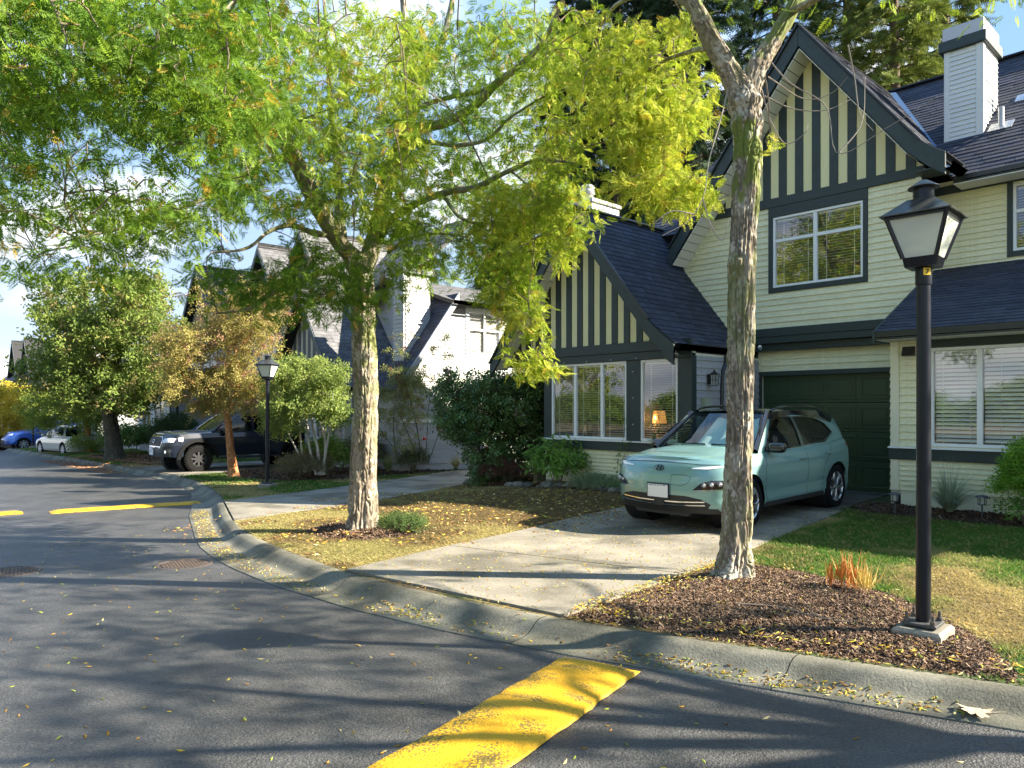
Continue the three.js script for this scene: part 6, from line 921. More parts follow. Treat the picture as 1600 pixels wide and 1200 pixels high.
// clumps of leaves joined to the nearest limb by thin drooping twigs
function foliage(tree, o) {
  const r = mulberry(o.seed), sets = o.geos.map(() => []), twigs = [], nodes = o.nodes.slice();
  for (const c of o.clumps) {
    let best = null, bd = 1e9; for (const n of nodes) { const d = n.distanceToSquared(c.p); if (d < bd) { bd = d; best = n; } }
    if (best && bd < (o.reach || 9) && bd > 0.0004) { const mid = best.clone().lerp(c.p, 0.5).add(V3(rr(-0.06, 0.06, r), 0.12 * Math.sqrt(bd) + rr(-0.04, 0.06, r), rr(-0.06, 0.06, r))), w = (o.twig || 0.006) * (1 + Math.min(1.2, Math.sqrt(bd))); twigs.push(tube([best, mid, c.p], [w, w * 0.4], 5, 5)); if (!o.flatNodes) { nodes.push(mid, c.p); } }
    const out = best ? c.p.clone().sub(best).setY(0).normalize() : randDir(r);
    for (let i = 0; i < c.n; i++) {
      const d = randDir(r), k = Math.cbrt(r()) , p = c.p.clone().add(V3(d.x * c.r * k, d.y * c.r * (c.flat || 0.75) * k - (c.hang || 0) * c.r * k * k, d.z * c.r * k));
      const dir = randDir(r).multiplyScalar(0.8).addScaledVector(out, 0.4).add(V3(0, o.lift ?? -0.45, 0)).normalize();
      const j = Math.floor(r() * sets.length), col = o.color(p, c, r); sets[j].push({ m: leafAt(p, dir, (o.scale || 1) * rr(0.75, 1.2, r), r), c: col });
    }
  }
  if (twigs.length) stuff(part(tree, 'twigs', merge(twigs), o.twigMat || twigMat));
  sets.forEach((s, j) => { if (s.length) stuff(instances(tree, 'foliage', o.geos[j], o.mat || leafMat, s)); });
}
function scatter(seed, n, box, gaps, fn) {   // clump centres spread through a region
  const r = mulberry(seed), o = []; let tries = 0;
  while (o.length < n && tries++ < n * 20) { const x = rr(box[0], box[1], r), y = rr(box[2], box[3], r); if (gaps.some(([a, b, c, d]) => ((x - a) / c) ** 2 + ((y - b) / d) ** 2 < 1)) continue; o.push(fn(x, y, r)); }
  return o;
}
const nodesOf = (limbs, from = 0.25) => limbs.flatMap((L) => { const c = new THREE.CatmullRomCurve3(L, false, 'centripetal'), o = []; for (let i = 0; i <= 14; i++) { const t = i / 14; if (t >= from) o.push(c.getPoint(t)); } return o; });
const mixC = (a, b, t) => C(lerp(a[0], b[0], t), lerp(a[1], b[1], t), lerp(a[2], b[2], t));

// --- the honey locust on the middle lawn
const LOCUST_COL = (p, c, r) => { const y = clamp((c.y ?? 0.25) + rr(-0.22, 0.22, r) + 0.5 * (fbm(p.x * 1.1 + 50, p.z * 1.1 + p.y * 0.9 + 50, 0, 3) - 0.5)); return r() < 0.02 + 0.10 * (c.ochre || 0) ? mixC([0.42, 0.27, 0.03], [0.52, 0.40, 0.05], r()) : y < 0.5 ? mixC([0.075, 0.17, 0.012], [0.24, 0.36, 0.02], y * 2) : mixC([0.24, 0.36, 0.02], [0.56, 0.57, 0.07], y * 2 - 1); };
{
  const t = thing('honey_locust_tree', 'tall feathery leaved tree with a furrowed trunk on the dry lawn between the driveways', 'tree', [0, 0, 0], 0), b = V3(-8.73, level(-8.7) - 0.05, -5.37), f = at(563, 425, 10.0);
  part(t, 'trunk', barkTube([b, V3(b.x + 0.02, b.y + 0.9, b.z), at(572, 620, 10.02), at(568, 520, 10.02), f, at(548, 396, 9.92)], [0.205, 0.185, 0.175, 0.17, 0.165, 0.13], 150, 560, { flare: 0.14, deep: 0.016, moss: [[2.6, 0.6, 0.7], [1.6, 0.7, 0.35], [3.3, 0.5, 0.5]], bulges: [[3.5, 0.03, 0.2]] }), barkMat);
  const L = [
    [[[550, 400, 9.93], [535, 385, 9.85], [495, 320, 9.4], [462, 250, 9.0], [437, 205, 8.7], [420, 160, 8.4], [385, 90, 8.0], [350, 10, 7.7]], [0.125, 0.10, 0.04]],
    [[[537, 390, 9.85], [531, 335, 9.9], [530, 290, 10.1], [520, 200, 10.4], [512, 90, 10.8], [505, -20, 11]], [0.07, 0.055, 0.025]],
    [[[566, 430, 10.0], [584, 378, 10.1], [597, 320, 10.3], [610, 265, 10.5], [640, 190, 10.9], [646, 130, 11.1], [635, 60, 11.3], [628, -40, 11.5]], [0.13, 0.105, 0.05]],
    [[[644, 150, 11.05], [668, 110, 11.1], [690, 66, 11.2], [712, -20, 11.3]], [0.07, 0.04]],
    [[[580, 390, 10.1], [610, 345, 9.9], [650, 318, 9.7], [700, 300, 9.5], [745, 292, 9.3], [785, 272, 9.1], [840, 250, 8.8], [900, 255, 8.5]], [0.06, 0.045, 0.015]],
    [[[525, 368, 9.8], [490, 364, 9.4], [455, 352, 9.0], [420, 362, 8.6], [385, 388, 8.2], [330, 395, 7.8]], [0.05, 0.03, 0.012]],
    [[[556, 440, 10.0], [510, 425, 9.7], [470, 441, 9.4], [430, 456, 9.0], [390, 482, 8.7], [340, 490, 8.4]], [0.05, 0.035, 0.012]],
    [[[636, 200, 10.9], [667, 198, 10.6], [699, 190, 10.3], [741, 166, 10.0], [773, 133, 9.8], [803, 110, 9.6], [848, 66, 9.3], [880, 0, 9]], [0.085, 0.06, 0.03]],
    [[[640, 185, 10.9], [656, 168, 10.8], [707, 151, 10.3], [749, 143, 10.0], [780, 126, 9.8]], [0.04, 0.03]],
    [[[628, 222, 10.7], [661, 221, 10.4], [715, 227, 10.0], [763, 216, 9.6], [795, 186, 9.4], [850, 150, 9.0]], [0.04, 0.03, 0.015]],
    [[[440, 208, 8.7], [330, 150, 7.3], [200, 112, 6.0], [80, 85, 5.2], [-60, 70, 4.6]], [0.05, 0.03, 0.012]],
    [[[462, 250, 9.0], [415, 250, 8.6], [353, 295, 8.0], [300, 318, 7.5], [215, 350, 7.0], [120, 372, 6.6]], [0.04, 0.028, 0.01]],
    [[[690, 302, 9.5], [720, 340, 9.3], [760, 350, 9.1], [810, 330, 8.9], [845, 360, 8.7]], [0.028, 0.015]],
    [[[800, 268, 9.05], [830, 300, 8.8], [835, 380, 8.6], [825, 470, 8.5]], [0.018, 0.006]],
    [[[848, 66, 9.3], [890, 95, 9.0], [930, 130, 8.7], [985, 160, 8.4]], [0.03, 0.012]],
    [[[605, 395, 10.05], [640, 372, 10], [690, 365, 9.8], [740, 372, 9.6]], [0.03, 0.012]],
  ];
  const limbs = L.map(([p]) => limbPts(p)); L.forEach(([, rad], i) => part(t, 'limb', barkTube(limbs[i], rad, i < 3 ? 60 : 20, i < 3 ? 150 : 60, { deep: i < 3 ? 0.009 : 0.004, tone: [[0.24, 0.20, 0.15], [0.17, 0.14, 0.105], [0.32, 0.30, 0.24]], moss: [[4.0, 2.5, 0.55]] }), barkMat));
  const gaps = [[215, 262, 36, 30], [55, 300, 36, 30], [150, 170, 26, 14], [255, 190, 34, 14], [375, 330, 22, 30], [395, 395, 40, 22], [232, 310, 26, 10], [612, 95, 14, 42], [230, 60, 14, 8], [470, 300, 14, 18], [330, 260, 16, 14], [800, 178, 18, 14], [870, 205, 12, 30], [700, 95, 22, 16], [665, 235, 12, 10], [120, 225, 22, 14], [300, 345, 14, 30], [640, 360, 12, 10], [90, 350, 22, 14], [20, 400, 30, 18], [160, 410, 20, 14]];
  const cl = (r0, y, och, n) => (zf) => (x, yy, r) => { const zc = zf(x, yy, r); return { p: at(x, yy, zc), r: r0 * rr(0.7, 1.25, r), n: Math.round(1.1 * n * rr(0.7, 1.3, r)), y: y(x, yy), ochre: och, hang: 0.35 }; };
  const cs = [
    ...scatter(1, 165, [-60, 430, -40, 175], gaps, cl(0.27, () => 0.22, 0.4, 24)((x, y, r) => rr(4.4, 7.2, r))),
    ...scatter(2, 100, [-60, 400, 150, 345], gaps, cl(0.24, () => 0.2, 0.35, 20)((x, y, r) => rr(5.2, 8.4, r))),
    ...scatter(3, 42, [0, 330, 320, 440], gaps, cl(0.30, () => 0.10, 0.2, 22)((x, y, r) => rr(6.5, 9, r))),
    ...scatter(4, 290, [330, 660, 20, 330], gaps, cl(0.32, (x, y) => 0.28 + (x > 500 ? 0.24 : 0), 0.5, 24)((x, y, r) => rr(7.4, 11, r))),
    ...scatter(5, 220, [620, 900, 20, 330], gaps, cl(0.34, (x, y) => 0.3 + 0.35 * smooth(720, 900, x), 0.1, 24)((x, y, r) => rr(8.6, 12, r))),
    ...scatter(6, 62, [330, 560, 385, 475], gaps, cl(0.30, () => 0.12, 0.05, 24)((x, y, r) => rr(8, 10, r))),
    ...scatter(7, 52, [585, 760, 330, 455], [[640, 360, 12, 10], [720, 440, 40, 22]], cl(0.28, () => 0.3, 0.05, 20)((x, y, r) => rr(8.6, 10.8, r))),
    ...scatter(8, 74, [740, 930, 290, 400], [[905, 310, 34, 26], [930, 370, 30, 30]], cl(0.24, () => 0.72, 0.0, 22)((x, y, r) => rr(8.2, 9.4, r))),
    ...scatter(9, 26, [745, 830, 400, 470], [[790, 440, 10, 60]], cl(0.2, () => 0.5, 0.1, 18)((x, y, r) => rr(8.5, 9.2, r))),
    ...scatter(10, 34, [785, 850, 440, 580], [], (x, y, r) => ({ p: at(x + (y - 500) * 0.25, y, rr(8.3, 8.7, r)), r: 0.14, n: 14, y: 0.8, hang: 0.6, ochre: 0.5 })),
    ...scatter(11, 50, [60, 980, -420, 30], [], cl(0.6, () => 0.35, 0.1, 24)((x, y, r) => rr(7.5, 12.5, r))),
  ];
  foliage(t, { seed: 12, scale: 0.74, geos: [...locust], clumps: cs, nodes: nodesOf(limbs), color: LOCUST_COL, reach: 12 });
}
// --- the nearer locust in the mulch bed
{
  const t = thing('honey_locust_tree', 'near tree in the mulch bed whose mossy trunk crosses in front of the green car', 'tree'), b = V3(-3.6, level(-3.6) - 0.03, -6.14);
  part(t, 'trunk', barkTube([b, at(1149, 860, 6.83), at(1155, 700, 6.84), at(1158, 560, 6.85), at(1159, 420, 6.86), at(1166, 300, 6.86), at(1168, 220, 6.86), at(1163, 150, 6.86), at(1150, 118, 6.86)], [0.143, 0.138, 0.131, 0.129, 0.127, 0.133, 0.137, 0.135, 0.10], 170, 720, { flare: 0.17, deep: 0.016, moss: [[3.85, 0.28, 1.0], [3.6, 0.25, 0.9], [2.6, 0.4, 0.5], [2.2, 0.3, 0.4], [0.6, 0.6, 0.3]], bulges: [[4.05, 0.035, 0.10], [3.8, 0.02, 0.08], [2.4, 0.012, 0.06]] }), barkMat);
  const L = [
    [[[1158, 160, 6.86], [1143, 118, 6.84], [1118, 75, 6.8], [1085, 10, 6.7], [1040, -80, 6.6], [960, -200, 6.7]], [0.115, 0.09, 0.04]],
    [[[1166, 165, 6.86], [1180, 112, 6.88], [1200, 78, 6.9], [1235, 20, 6.9], [1290, -90, 7], [1340, -230, 7.2]], [0.12, 0.085, 0.04]],
    [[[1085, 10, 6.7], [1030, -10, 7.2], [960, 10, 7.8], [930, 60, 8.2]], [0.04, 0.012]],
    [[[1118, 75, 6.8], [1080, 80, 7.2], [1030, 100, 7.6], [985, 140, 8.0], [960, 200, 8.3]], [0.03, 0.008]],
    [[[1235, 20, 6.9], [1300, -20, 6.2], [1400, -120, 5.6], [1500, -260, 5.2]], [0.04, 0.02]],
    [[[1040, -80, 6.6], [900, -160, 5.8], [740, -200, 5.2], [560, -200, 4.8]], [0.04, 0.02]],
    [[[1085, 10, 6.7], [1120, -120, 7.6], [1150, -260, 8.6]], [0.05, 0.02]],
    [[[1340, -230, 7.2], [1420, -330, 8], [1500, -420, 8.6]], [0.04, 0.02]],
  ];
  const limbs = L.map(([p]) => limbPts(p)); L.forEach(([, rad], i) => part(t, 'limb', barkTube(limbs[i], rad, i < 2 ? 70 : 18, i < 2 ? 140 : 50, { deep: i < 2 ? 0.011 : 0.004, moss: [[5.2, 0.6, i === 1 ? 0.9 : 0.25]] }), barkMat));
  const tw = (pts) => tube(pts.map(([x, y, z]) => at(x, y, z)), [0.007, 0.002], 6, 24);
  const bare = [[[1195, 85, 6.9], [1235, 130, 6.7], [1290, 165, 6.6], [1310, 240, 6.5], [1385, 200, 6.3], [1465, 150, 6.2]], [[1310, 240, 6.5], [1345, 195, 6.5], [1352, 120, 6.6]], [[1200, 120, 6.85], [1260, 155, 6.8], [1300, 145, 6.7], [1325, 120, 6.6]], [[1195, 150, 6.85], [1240, 170, 6.7], [1290, 172, 6.6], [1330, 155, 6.6]], [[1190, 140, 6.85], [1205, 190, 6.8], [1230, 225, 6.7], [1260, 205, 6.6], [1262, 195, 6.6]], [[1325, 70, 6.6], [1335, 120, 6.6], [1345, 180, 6.5], [1365, 205, 6.4]], [[1140, 130, 6.84], [1125, 190, 6.7], [1108, 250, 6.6], [1098, 310, 6.5], [1075, 345, 6.5], [1035, 368, 6.5]], [[1098, 310, 6.5], [1110, 350, 6.5], [1128, 375, 6.45], [1140, 340, 6.45]], [[1085, 335, 6.5], [1050, 330, 6.5], [1020, 350, 6.5]], [[1140, 118, 6.84], [1130, 170, 6.9], [1118, 215, 6.95]], [[1000, 200, 8], [985, 260, 7.9], [1000, 300, 7.9], [1030, 285, 7.8]]];
  stuff(part(t, 'bare_twigs', merge(bare.map(tw)), mat(0.30, 0.26, 0.22, 0.85)));
  const gaps = [[1010, 108, 16, 12], [905, 300, 40, 30], [1085, 240, 40, 60], [1000, 330, 60, 40], [940, 250, 34, 20]];
  const cl = (r0, y, n) => (zf) => (x, yy, r) => ({ p: at(x, yy, zf(r)), r: r0 * rr(0.7, 1.25, r), n: Math.round(1.2 * n * rr(0.7, 1.3, r)), y: y(x, yy), hang: 0.5 });
  const cs = [
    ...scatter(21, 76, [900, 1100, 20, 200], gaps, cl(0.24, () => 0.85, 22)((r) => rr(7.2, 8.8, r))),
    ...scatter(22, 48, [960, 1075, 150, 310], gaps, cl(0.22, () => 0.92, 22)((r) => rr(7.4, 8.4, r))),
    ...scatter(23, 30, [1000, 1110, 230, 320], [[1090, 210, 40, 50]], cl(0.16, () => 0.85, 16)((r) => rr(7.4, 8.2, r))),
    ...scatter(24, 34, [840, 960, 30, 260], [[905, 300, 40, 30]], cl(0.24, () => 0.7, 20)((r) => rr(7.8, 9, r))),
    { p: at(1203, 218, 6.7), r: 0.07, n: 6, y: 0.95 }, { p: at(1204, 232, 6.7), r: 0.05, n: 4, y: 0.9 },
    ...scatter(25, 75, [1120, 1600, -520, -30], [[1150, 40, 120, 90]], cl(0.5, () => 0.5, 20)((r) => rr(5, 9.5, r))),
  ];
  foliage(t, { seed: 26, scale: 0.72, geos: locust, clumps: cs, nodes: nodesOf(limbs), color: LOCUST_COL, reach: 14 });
}
// a plain tree made of limbs grown from one seed: used beyond the frame and far away
function grownTree(t, o) {
  const r = mulberry(o.seed), limbs = [], b = V3(...o.base), top = V3(b.x + (o.lean || 0), b.y + o.fork, b.z);
  part(t, 'trunk', barkTube([b, b.clone().lerp(top, 0.5).add(V3(rr(-0.05, 0.05, r), 0, rr(-0.05, 0.05, r))), top], [o.r, o.r * 0.8, o.r * 0.7], o.seg || 28, 70, { flare: o.r * 0.6, deep: o.r * 0.06, tone: o.tone }), barkMat);
  for (let i = 0; i < o.limbs; i++) { const a = i / o.limbs * 6.283 + rr(-0.4, 0.4, r), R = o.rad * rr(0.55, 0.95, r), h = o.high * rr(0.55, 1, r); limbs.push([top.clone().add(V3(0, -0.2 * r(), 0)), top.clone().add(V3(Math.cos(a) * R * 0.4, h * 0.5, Math.sin(a) * R * 0.4)), top.clone().add(V3(Math.cos(a) * R, h * 0.8, Math.sin(a) * R))]); part(t, 'limb', barkTube(limbs[i], [o.r * 0.5, o.r * 0.12], 12, 20, { deep: 0.003, tone: o.tone }), barkMat); }
  const cs = []; for (let i = 0; i < o.n; i++) { const d = randDir(r), k = Math.pow(r(), 0.4); cs.push({ p: V3(b.x + (o.lean || 0) + d.x * o.rad * k, b.y + o.mid + d.y * o.tall * k, b.z + d.z * o.rad * k), r: o.clump, n: o.per, y: o.y, flat: 0.7 }); }
  foliage(t, { seed: o.seed + 1, geos: o.geos, clumps: cs, nodes: nodesOf(limbs), color: o.color, scale: o.scale, mat: o.mat, reach: 30, lift: o.lift });
}
const twoTone = (a, b, c) => (p, q, r) => { const k = r(); return k < 0.12 && c ? C(...c).multiplyScalar(rr(0.8, 1.2, r)) : mixC(a, b, clamp(0.5 * r() + fbm(p.x * 0.9, p.y * 0.9 + p.z * 0.9, 0, 3))); };
grownTree(thing('honey_locust_tree', 'feathery street tree standing right of the view whose shade dapples the road', 'tree'), { seed: 41, base: [2.9, 0, -7.6], fork: 3.2, r: 0.17, limbs: 7, rad: 4.0, high: 3.4, mid: 6.2, tall: 2.4, n: 105, per: 24, clump: 0.5, y: 0.4, geos: [locustFar], color: LOCUST_COL });
for (const [i, x, z, h] of [[0, -17, 15, 12.5], [1, -24.5, 17, 13], [2, -5, 16, 8], [3, 5, 17, 8], [4, -33, 15, 9]])
  grownTree(thing('street_tree', ['tall leafy tree across the road mirrored in the upper window', 'tallest leafy tree across the road opposite the paved path', 'leafy tree across the road mirrored in the front room window', 'leafy tree across the road opposite the front room', 'leafy tree across the road opposite the pickup'][i], 'tree'), { seed: 50 + i, base: [x, level(x) + 0.05, z], fork: 2.2, r: 0.18, limbs: 6, rad: h > 10 ? 4.2 : 3.2, high: h * 0.55, mid: h * 0.68, tall: h * 0.36, n: h > 10 ? 200 : 110, per: 16, clump: 0.8, y: 0.5, geos: [broad], scale: 1.5, color: twoTone([0.14, 0.26, 0.04], [0.48, 0.52, 0.07]) });

// --- trees further along the street
function regionTree(name, label, o) {   // limbs and clumps given by where they stand
  const t = thing(name, label, o.cat || 'tree'); const limbs = o.limbs.map(([p]) => limbPts(p));
  o.limbs.forEach(([, rad], i) => part(t, i ? 'limb' : 'trunk', barkTube(limbs[i], rad, i ? 14 : 36, i ? 30 : 120, { flare: i ? 0 : rad[0] * 0.5, deep: rad[0] * 0.06, tone: o.tone, moss: o.moss }), barkMat));
  const cs = o.regions.flatMap(([n, box, z0, z1, r0, per, gaps = []], i) => scatter(o.seed + i, n, box, gaps, (x, y, r) => ({ p: at(x, y, rr(z0, z1, r)), r: r0 * rr(0.7, 1.2, r), n: per, flat: o.flat || 0.6, reg: i })));
  foliage(t, { seed: o.seed, geos: o.geos, clumps: cs, nodes: nodesOf(limbs, 0.4), color: o.color, scale: o.scale, mat: o.mat, reach: 40, lift: o.lift, twig: o.twig }); return t;
}
const orange = [[0.42, 0.17, 0.06], [0.30, 0.11, 0.04], [0.5, 0.27, 0.13]], darkBark = [[0.07, 0.065, 0.05], [0.05, 0.045, 0.035], [0.10, 0.10, 0.07]], paleBark = [[0.5, 0.46, 0.40], [0.40, 0.36, 0.31], [0.58, 0.54, 0.48]];
regionTree('maple_tree', 'large green crowned tree with a thick dark trunk at the left of the pickup', { seed: 70, tone: darkBark, limbs: [[[[180, 722, 28.5], [176, 680, 28.5], [168, 620, 28.5], [164, 560, 28.6]], [0.36, 0.29, 0.26, 0.2]], [[[166, 600, 28.5], [130, 540, 28], [100, 500, 27.5]], [0.14, 0.05]], [[[166, 590, 28.5], [205, 530, 29], [240, 500, 29.5]], [0.14, 0.05]], [[[164, 560, 28.6], [160, 500, 28.6], [165, 430, 28.6]], [0.16, 0.05]]],
  regions: [[120, [70, 250, 430, 520], 26, 31, 0.7, 12, [[40, 430, 40, 40]]], [150, [60, 285, 500, 600], 26, 31, 0.7, 12], [70, [105, 250, 590, 632], 26, 30.5, 0.6, 12], [14, [40, 80, 555, 600], 27, 29, 0.5, 9]], geos: [broad, maple], scale: 1.6, color: twoTone([0.075, 0.15, 0.03], [0.27, 0.34, 0.07], [0.30, 0.25, 0.09]), mat: leafMat });
regionTree('paperbark_tree', 'small golden leaved tree with peeling orange bark in front of the pickup', { seed: 80, tone: orange, limbs: [[[[365, 746, 20.3], [360, 700, 20.3], [356, 655, 20.3], [352, 630, 20.3]], [0.14, 0.105, 0.095, 0.08]], [[[356, 650, 20.3], [330, 615, 20.2], [290, 590, 20], [275, 570, 20]], [0.06, 0.015]], [[[354, 640, 20.3], [372, 600, 20.4], [366, 540, 20.5], [350, 490, 20.6]], [0.06, 0.02]], [[[356, 645, 20.3], [385, 610, 20.2], [410, 590, 20.2]], [0.045, 0.012]], [[[366, 560, 20.5], [400, 510, 20.6], [420, 490, 20.7]], [0.03, 0.01]]],
  regions: [[60, [255, 330, 515, 625], 19.4, 21, 0.36, 14], [46, [330, 438, 585, 640], 19.6, 21, 0.32, 14], [70, [300, 440, 450, 545], 19.6, 21.4, 0.38, 14, [[330, 560, 30, 20]]], [16, [345, 400, 540, 585], 19.8, 21, 0.3, 12], [10, [300, 340, 620, 650], 19.8, 20.6, 0.25, 10]], geos: [small], scale: 1.25, color: twoTone([0.19, 0.20, 0.045], [0.42, 0.36, 0.11], [0.42, 0.24, 0.14]), lift: -0.1 });
regionTree('paperbark_tree', 'small green leaved tree with a bright orange trunk behind the silver car', { seed: 90, tone: orange, limbs: [[[[138, 708, 35], [137, 670, 35], [136, 640, 35]], [0.17, 0.15, 0.13]], [[[136, 650, 35], [110, 620, 34.5], [90, 610, 34.5]], [0.07, 0.02]], [[[136, 650, 35], [145, 615, 35.3], [140, 600, 35.3]], [0.07, 0.02]]],
  regions: [[60, [75, 160, 592, 650], 33.5, 36, 0.6, 12], [16, [112, 160, 648, 692], 33.5, 35.5, 0.45, 11], [20, [48, 82, 612, 668], 34, 36, 0.55, 12]], geos: [small], scale: 2.1, color: twoTone([0.10, 0.19, 0.03], [0.30, 0.36, 0.06]) });
regionTree('small_tree', 'round yellow leaved tree at the far left edge of the street', { seed: 95, tone: orange, limbs: [[[[8, 692, 46], [8, 670, 46], [8, 650, 46]], [0.14, 0.12, 0.1]], [[[8, 660, 46], [25, 640, 46], [30, 620, 46]], [0.06, 0.02]]], regions: [[80, [-30, 48, 600, 672], 44, 47.5, 0.7, 13]], geos: [small], scale: 2.6, color: twoTone([0.34, 0.30, 0.03], [0.62, 0.50, 0.06]) });
regionTree('small_tree', 'small round tree with several pale bare stems beside the lamp post on the verge', { seed: 100, tone: paleBark, limbs: [[[[500, 742, 19.2], [496, 700, 19.2], [488, 660, 19.2], [492, 610, 19.2]], [0.045, 0.035, 0.03, 0.02]], [[[506, 742, 19.2], [508, 690, 19.2], [498, 640, 19.1], [505, 600, 19.1]], [0.04, 0.03, 0.02]], [[[494, 742, 19.2], [484, 700, 19.2], [478, 650, 19.3], [470, 600, 19.3]], [0.04, 0.03, 0.02]], [[[502, 742, 19.2], [512, 690, 19.0], [518, 650, 18.9], [520, 610, 18.9]], [0.035, 0.025, 0.015]], [[[478, 738, 19.3], [468, 712, 19.3], [452, 680, 19.4], [448, 668, 19.4]], [0.03, 0.018]], [[[476, 738, 19.3], [470, 690, 19.4], [466, 640, 19.4]], [0.035, 0.02]]],
  regions: [[90, [420, 532, 562, 640], 18.3, 20.2, 0.28, 16, [[420, 560, 20, 20], [535, 560, 16, 14]]], [24, [418, 470, 620, 678], 18.6, 20, 0.25, 14], [20, [490, 540, 610, 660], 18.4, 19.6, 0.22, 12]], geos: [small, broad], scale: 0.95, color: twoTone([0.10, 0.19, 0.035], [0.30, 0.36, 0.09]) });
regionTree('large_shrub', 'tall dark green spreading shrub in front of the left end of the bay window', { cat: 'shrub', seed: 110, tone: darkBark, limbs: [[[[775, 758, 16.9], [772, 715, 16.9], [760, 660, 16.9]], [0.08, 0.06, 0.04]], [[[778, 757, 16.9], [790, 710, 16.8], [810, 650, 16.7]], [0.06, 0.03]], [[[772, 757, 16.9], [748, 700, 17], [725, 640, 17.1]], [0.05, 0.02]], [[[780, 756, 16.9], [812, 700, 16.7], [835, 640, 16.6]], [0.04, 0.02]]],
  regions: [[170, [690, 850, 585, 660], 16.1, 18, 0.22, 14], [110, [700, 848, 650, 715], 16.1, 17.8, 0.22, 14, [[700, 715, 40, 40]]], [46, [735, 815, 705, 758], 16.2, 17.4, 0.18, 12]], geos: [broad], scale: 0.78, color: (p, c, r) => (r() < 0.05 + (p.z > -10.9 ? 0.0 : 0) ? C(0.16, 0.07, 0.05) : mixC([0.055, 0.12, 0.028], [0.13, 0.23, 0.055], r())), mat: waxMat });
regionTree('rose_bush', 'straggly rose bush with thin canes and one red flower by the pale side wall', { cat: 'shrub', seed: 120, twig: 0.004, tone: [[0.10, 0.08, 0.05], [0.07, 0.06, 0.04], [0.14, 0.12, 0.07]], limbs: [[[[660, 726, 20.5], [650, 660, 20.5], [630, 580, 20.5], [628, 520, 20.6]], [0.02, 0.014, 0.006]], [[[664, 726, 20.5], [668, 670, 20.4], [672, 600, 20.4]], [0.016, 0.01, 0.005]], [[[656, 726, 20.5], [630, 660, 20.4], [600, 600, 20.3]], [0.016, 0.01, 0.005]], [[[620, 726, 20], [615, 660, 20], [622, 590, 20]], [0.016, 0.005]], [[[668, 726, 20.5], [690, 660, 20.4], [700, 590, 20.4]], [0.012, 0.005]], [[[640, 728, 20], [600, 680, 20], [580, 650, 20]], [0.012, 0.005]]],
  regions: [[55, [590, 665, 575, 650], 19.6, 20.8, 0.2, 8], [20, [585, 660, 640, 700], 19.6, 20.6, 0.2, 7], [12, [610, 700, 520, 580], 20.2, 20.8, 0.15, 5], [14, [665, 705, 590, 660], 20.2, 20.6, 0.12, 3]], geos: [small], scale: 1, color: twoTone([0.14, 0.19, 0.05], [0.34, 0.34, 0.12], [0.2, 0.1, 0.05]) });
{ const t = scene.children.find((o) => o.name === 'rose_bush'), g = []; const r3 = mulberry(3); for (let i = 0; i < 14; i++) { const s = new THREE.SphereGeometry(0.035, 6, 5, 0, 6.28, 0, 1.4); s.rotateX(rr(-1.2, 1.2, r3)).rotateY(i * 1.3).translate(rr(-0.03, 0.03, r3), rr(-0.03, 0.03, r3), rr(-0.03, 0.03, r3)); g.push(s); } const p = at(663, 686, 20.2); part(t, 'flower', merge(g).translate(p.x, p.y, p.z), mat(0.6, 0.03, 0.03, 0.6)); }

// --- shrubs, grasses and bedding
function mound(name, label, cat, o) {
  const t = thing(name, label, cat, o.pos); const r = mulberry(o.seed), st = [], items = [];
  for (let i = 0; i < (o.stems || 9); i++) { const a = r() * 6.283, k = rr(0.3, 0.8, r); st.push(tube([V3(Math.cos(a) * 0.04, -0.03, Math.sin(a) * 0.04), V3(Math.cos(a) * o.rx * k * 0.5, o.h * 0.4, Math.sin(a) * o.rx * k * 0.5), V3(Math.cos(a) * o.rx * k, o.h * 0.8, Math.sin(a) * o.rx * k)], [0.012, 0.004], 6, 6)); }
  part(t, 'stems', merge(st), twigMat);
  for (let i = 0; i < o.n; i++) { const d = randDir(r); d.y = Math.abs(d.y) * 1.1 - (o.skirt ?? 0.25); const k = Math.pow(rr(0.25, 1, r), 0.5) * (0.82 + 0.36 * noise(d.x * 2.2 + o.seed, d.z * 2.2, d.y * 3)); const p = V3(d.x * o.rx * k, Math.max(0.02, o.h * (o.cy ?? 0.5) + d.y * o.h * 0.55 * k), d.z * (o.rz || o.rx) * k), dir = V3(d.x, d.y + 0.5, d.z).add(randDir(r).multiplyScalar(0.6)).normalize(); items.push({ m: leafAt(p, dir, (o.scale || 1) * rr(0.7, 1.2, r), r), c: o.color(p, null, r) }); }
  stuff(instances(t, 'foliage', o.geo, o.mat || leafMat, items)); return t;
}
mound('round_shrub', 'bright green rounded shrub under the front room window at the right edge', 'shrub', { seed: 131, pos: [-2.12, 0.06, -11.42], rx: 0.56, rz: 0.46, h: 1.0, cy: 0.56, n: 2300, geo: boxy, scale: 1.15, skirt: 0.35, color: twoTone([0.09, 0.22, 0.02], [0.26, 0.46, 0.05]) });
mound('leafy_plant', 'low broad leaved plant under the round green shrub', 'plant', { seed: 132, pos: [-2.35, 0.05, -11.18], rx: 0.3, h: 0.22, n: 60, geo: lanceo, scale: 0.8, color: twoTone([0.08, 0.19, 0.03], [0.2, 0.38, 0.06]) });
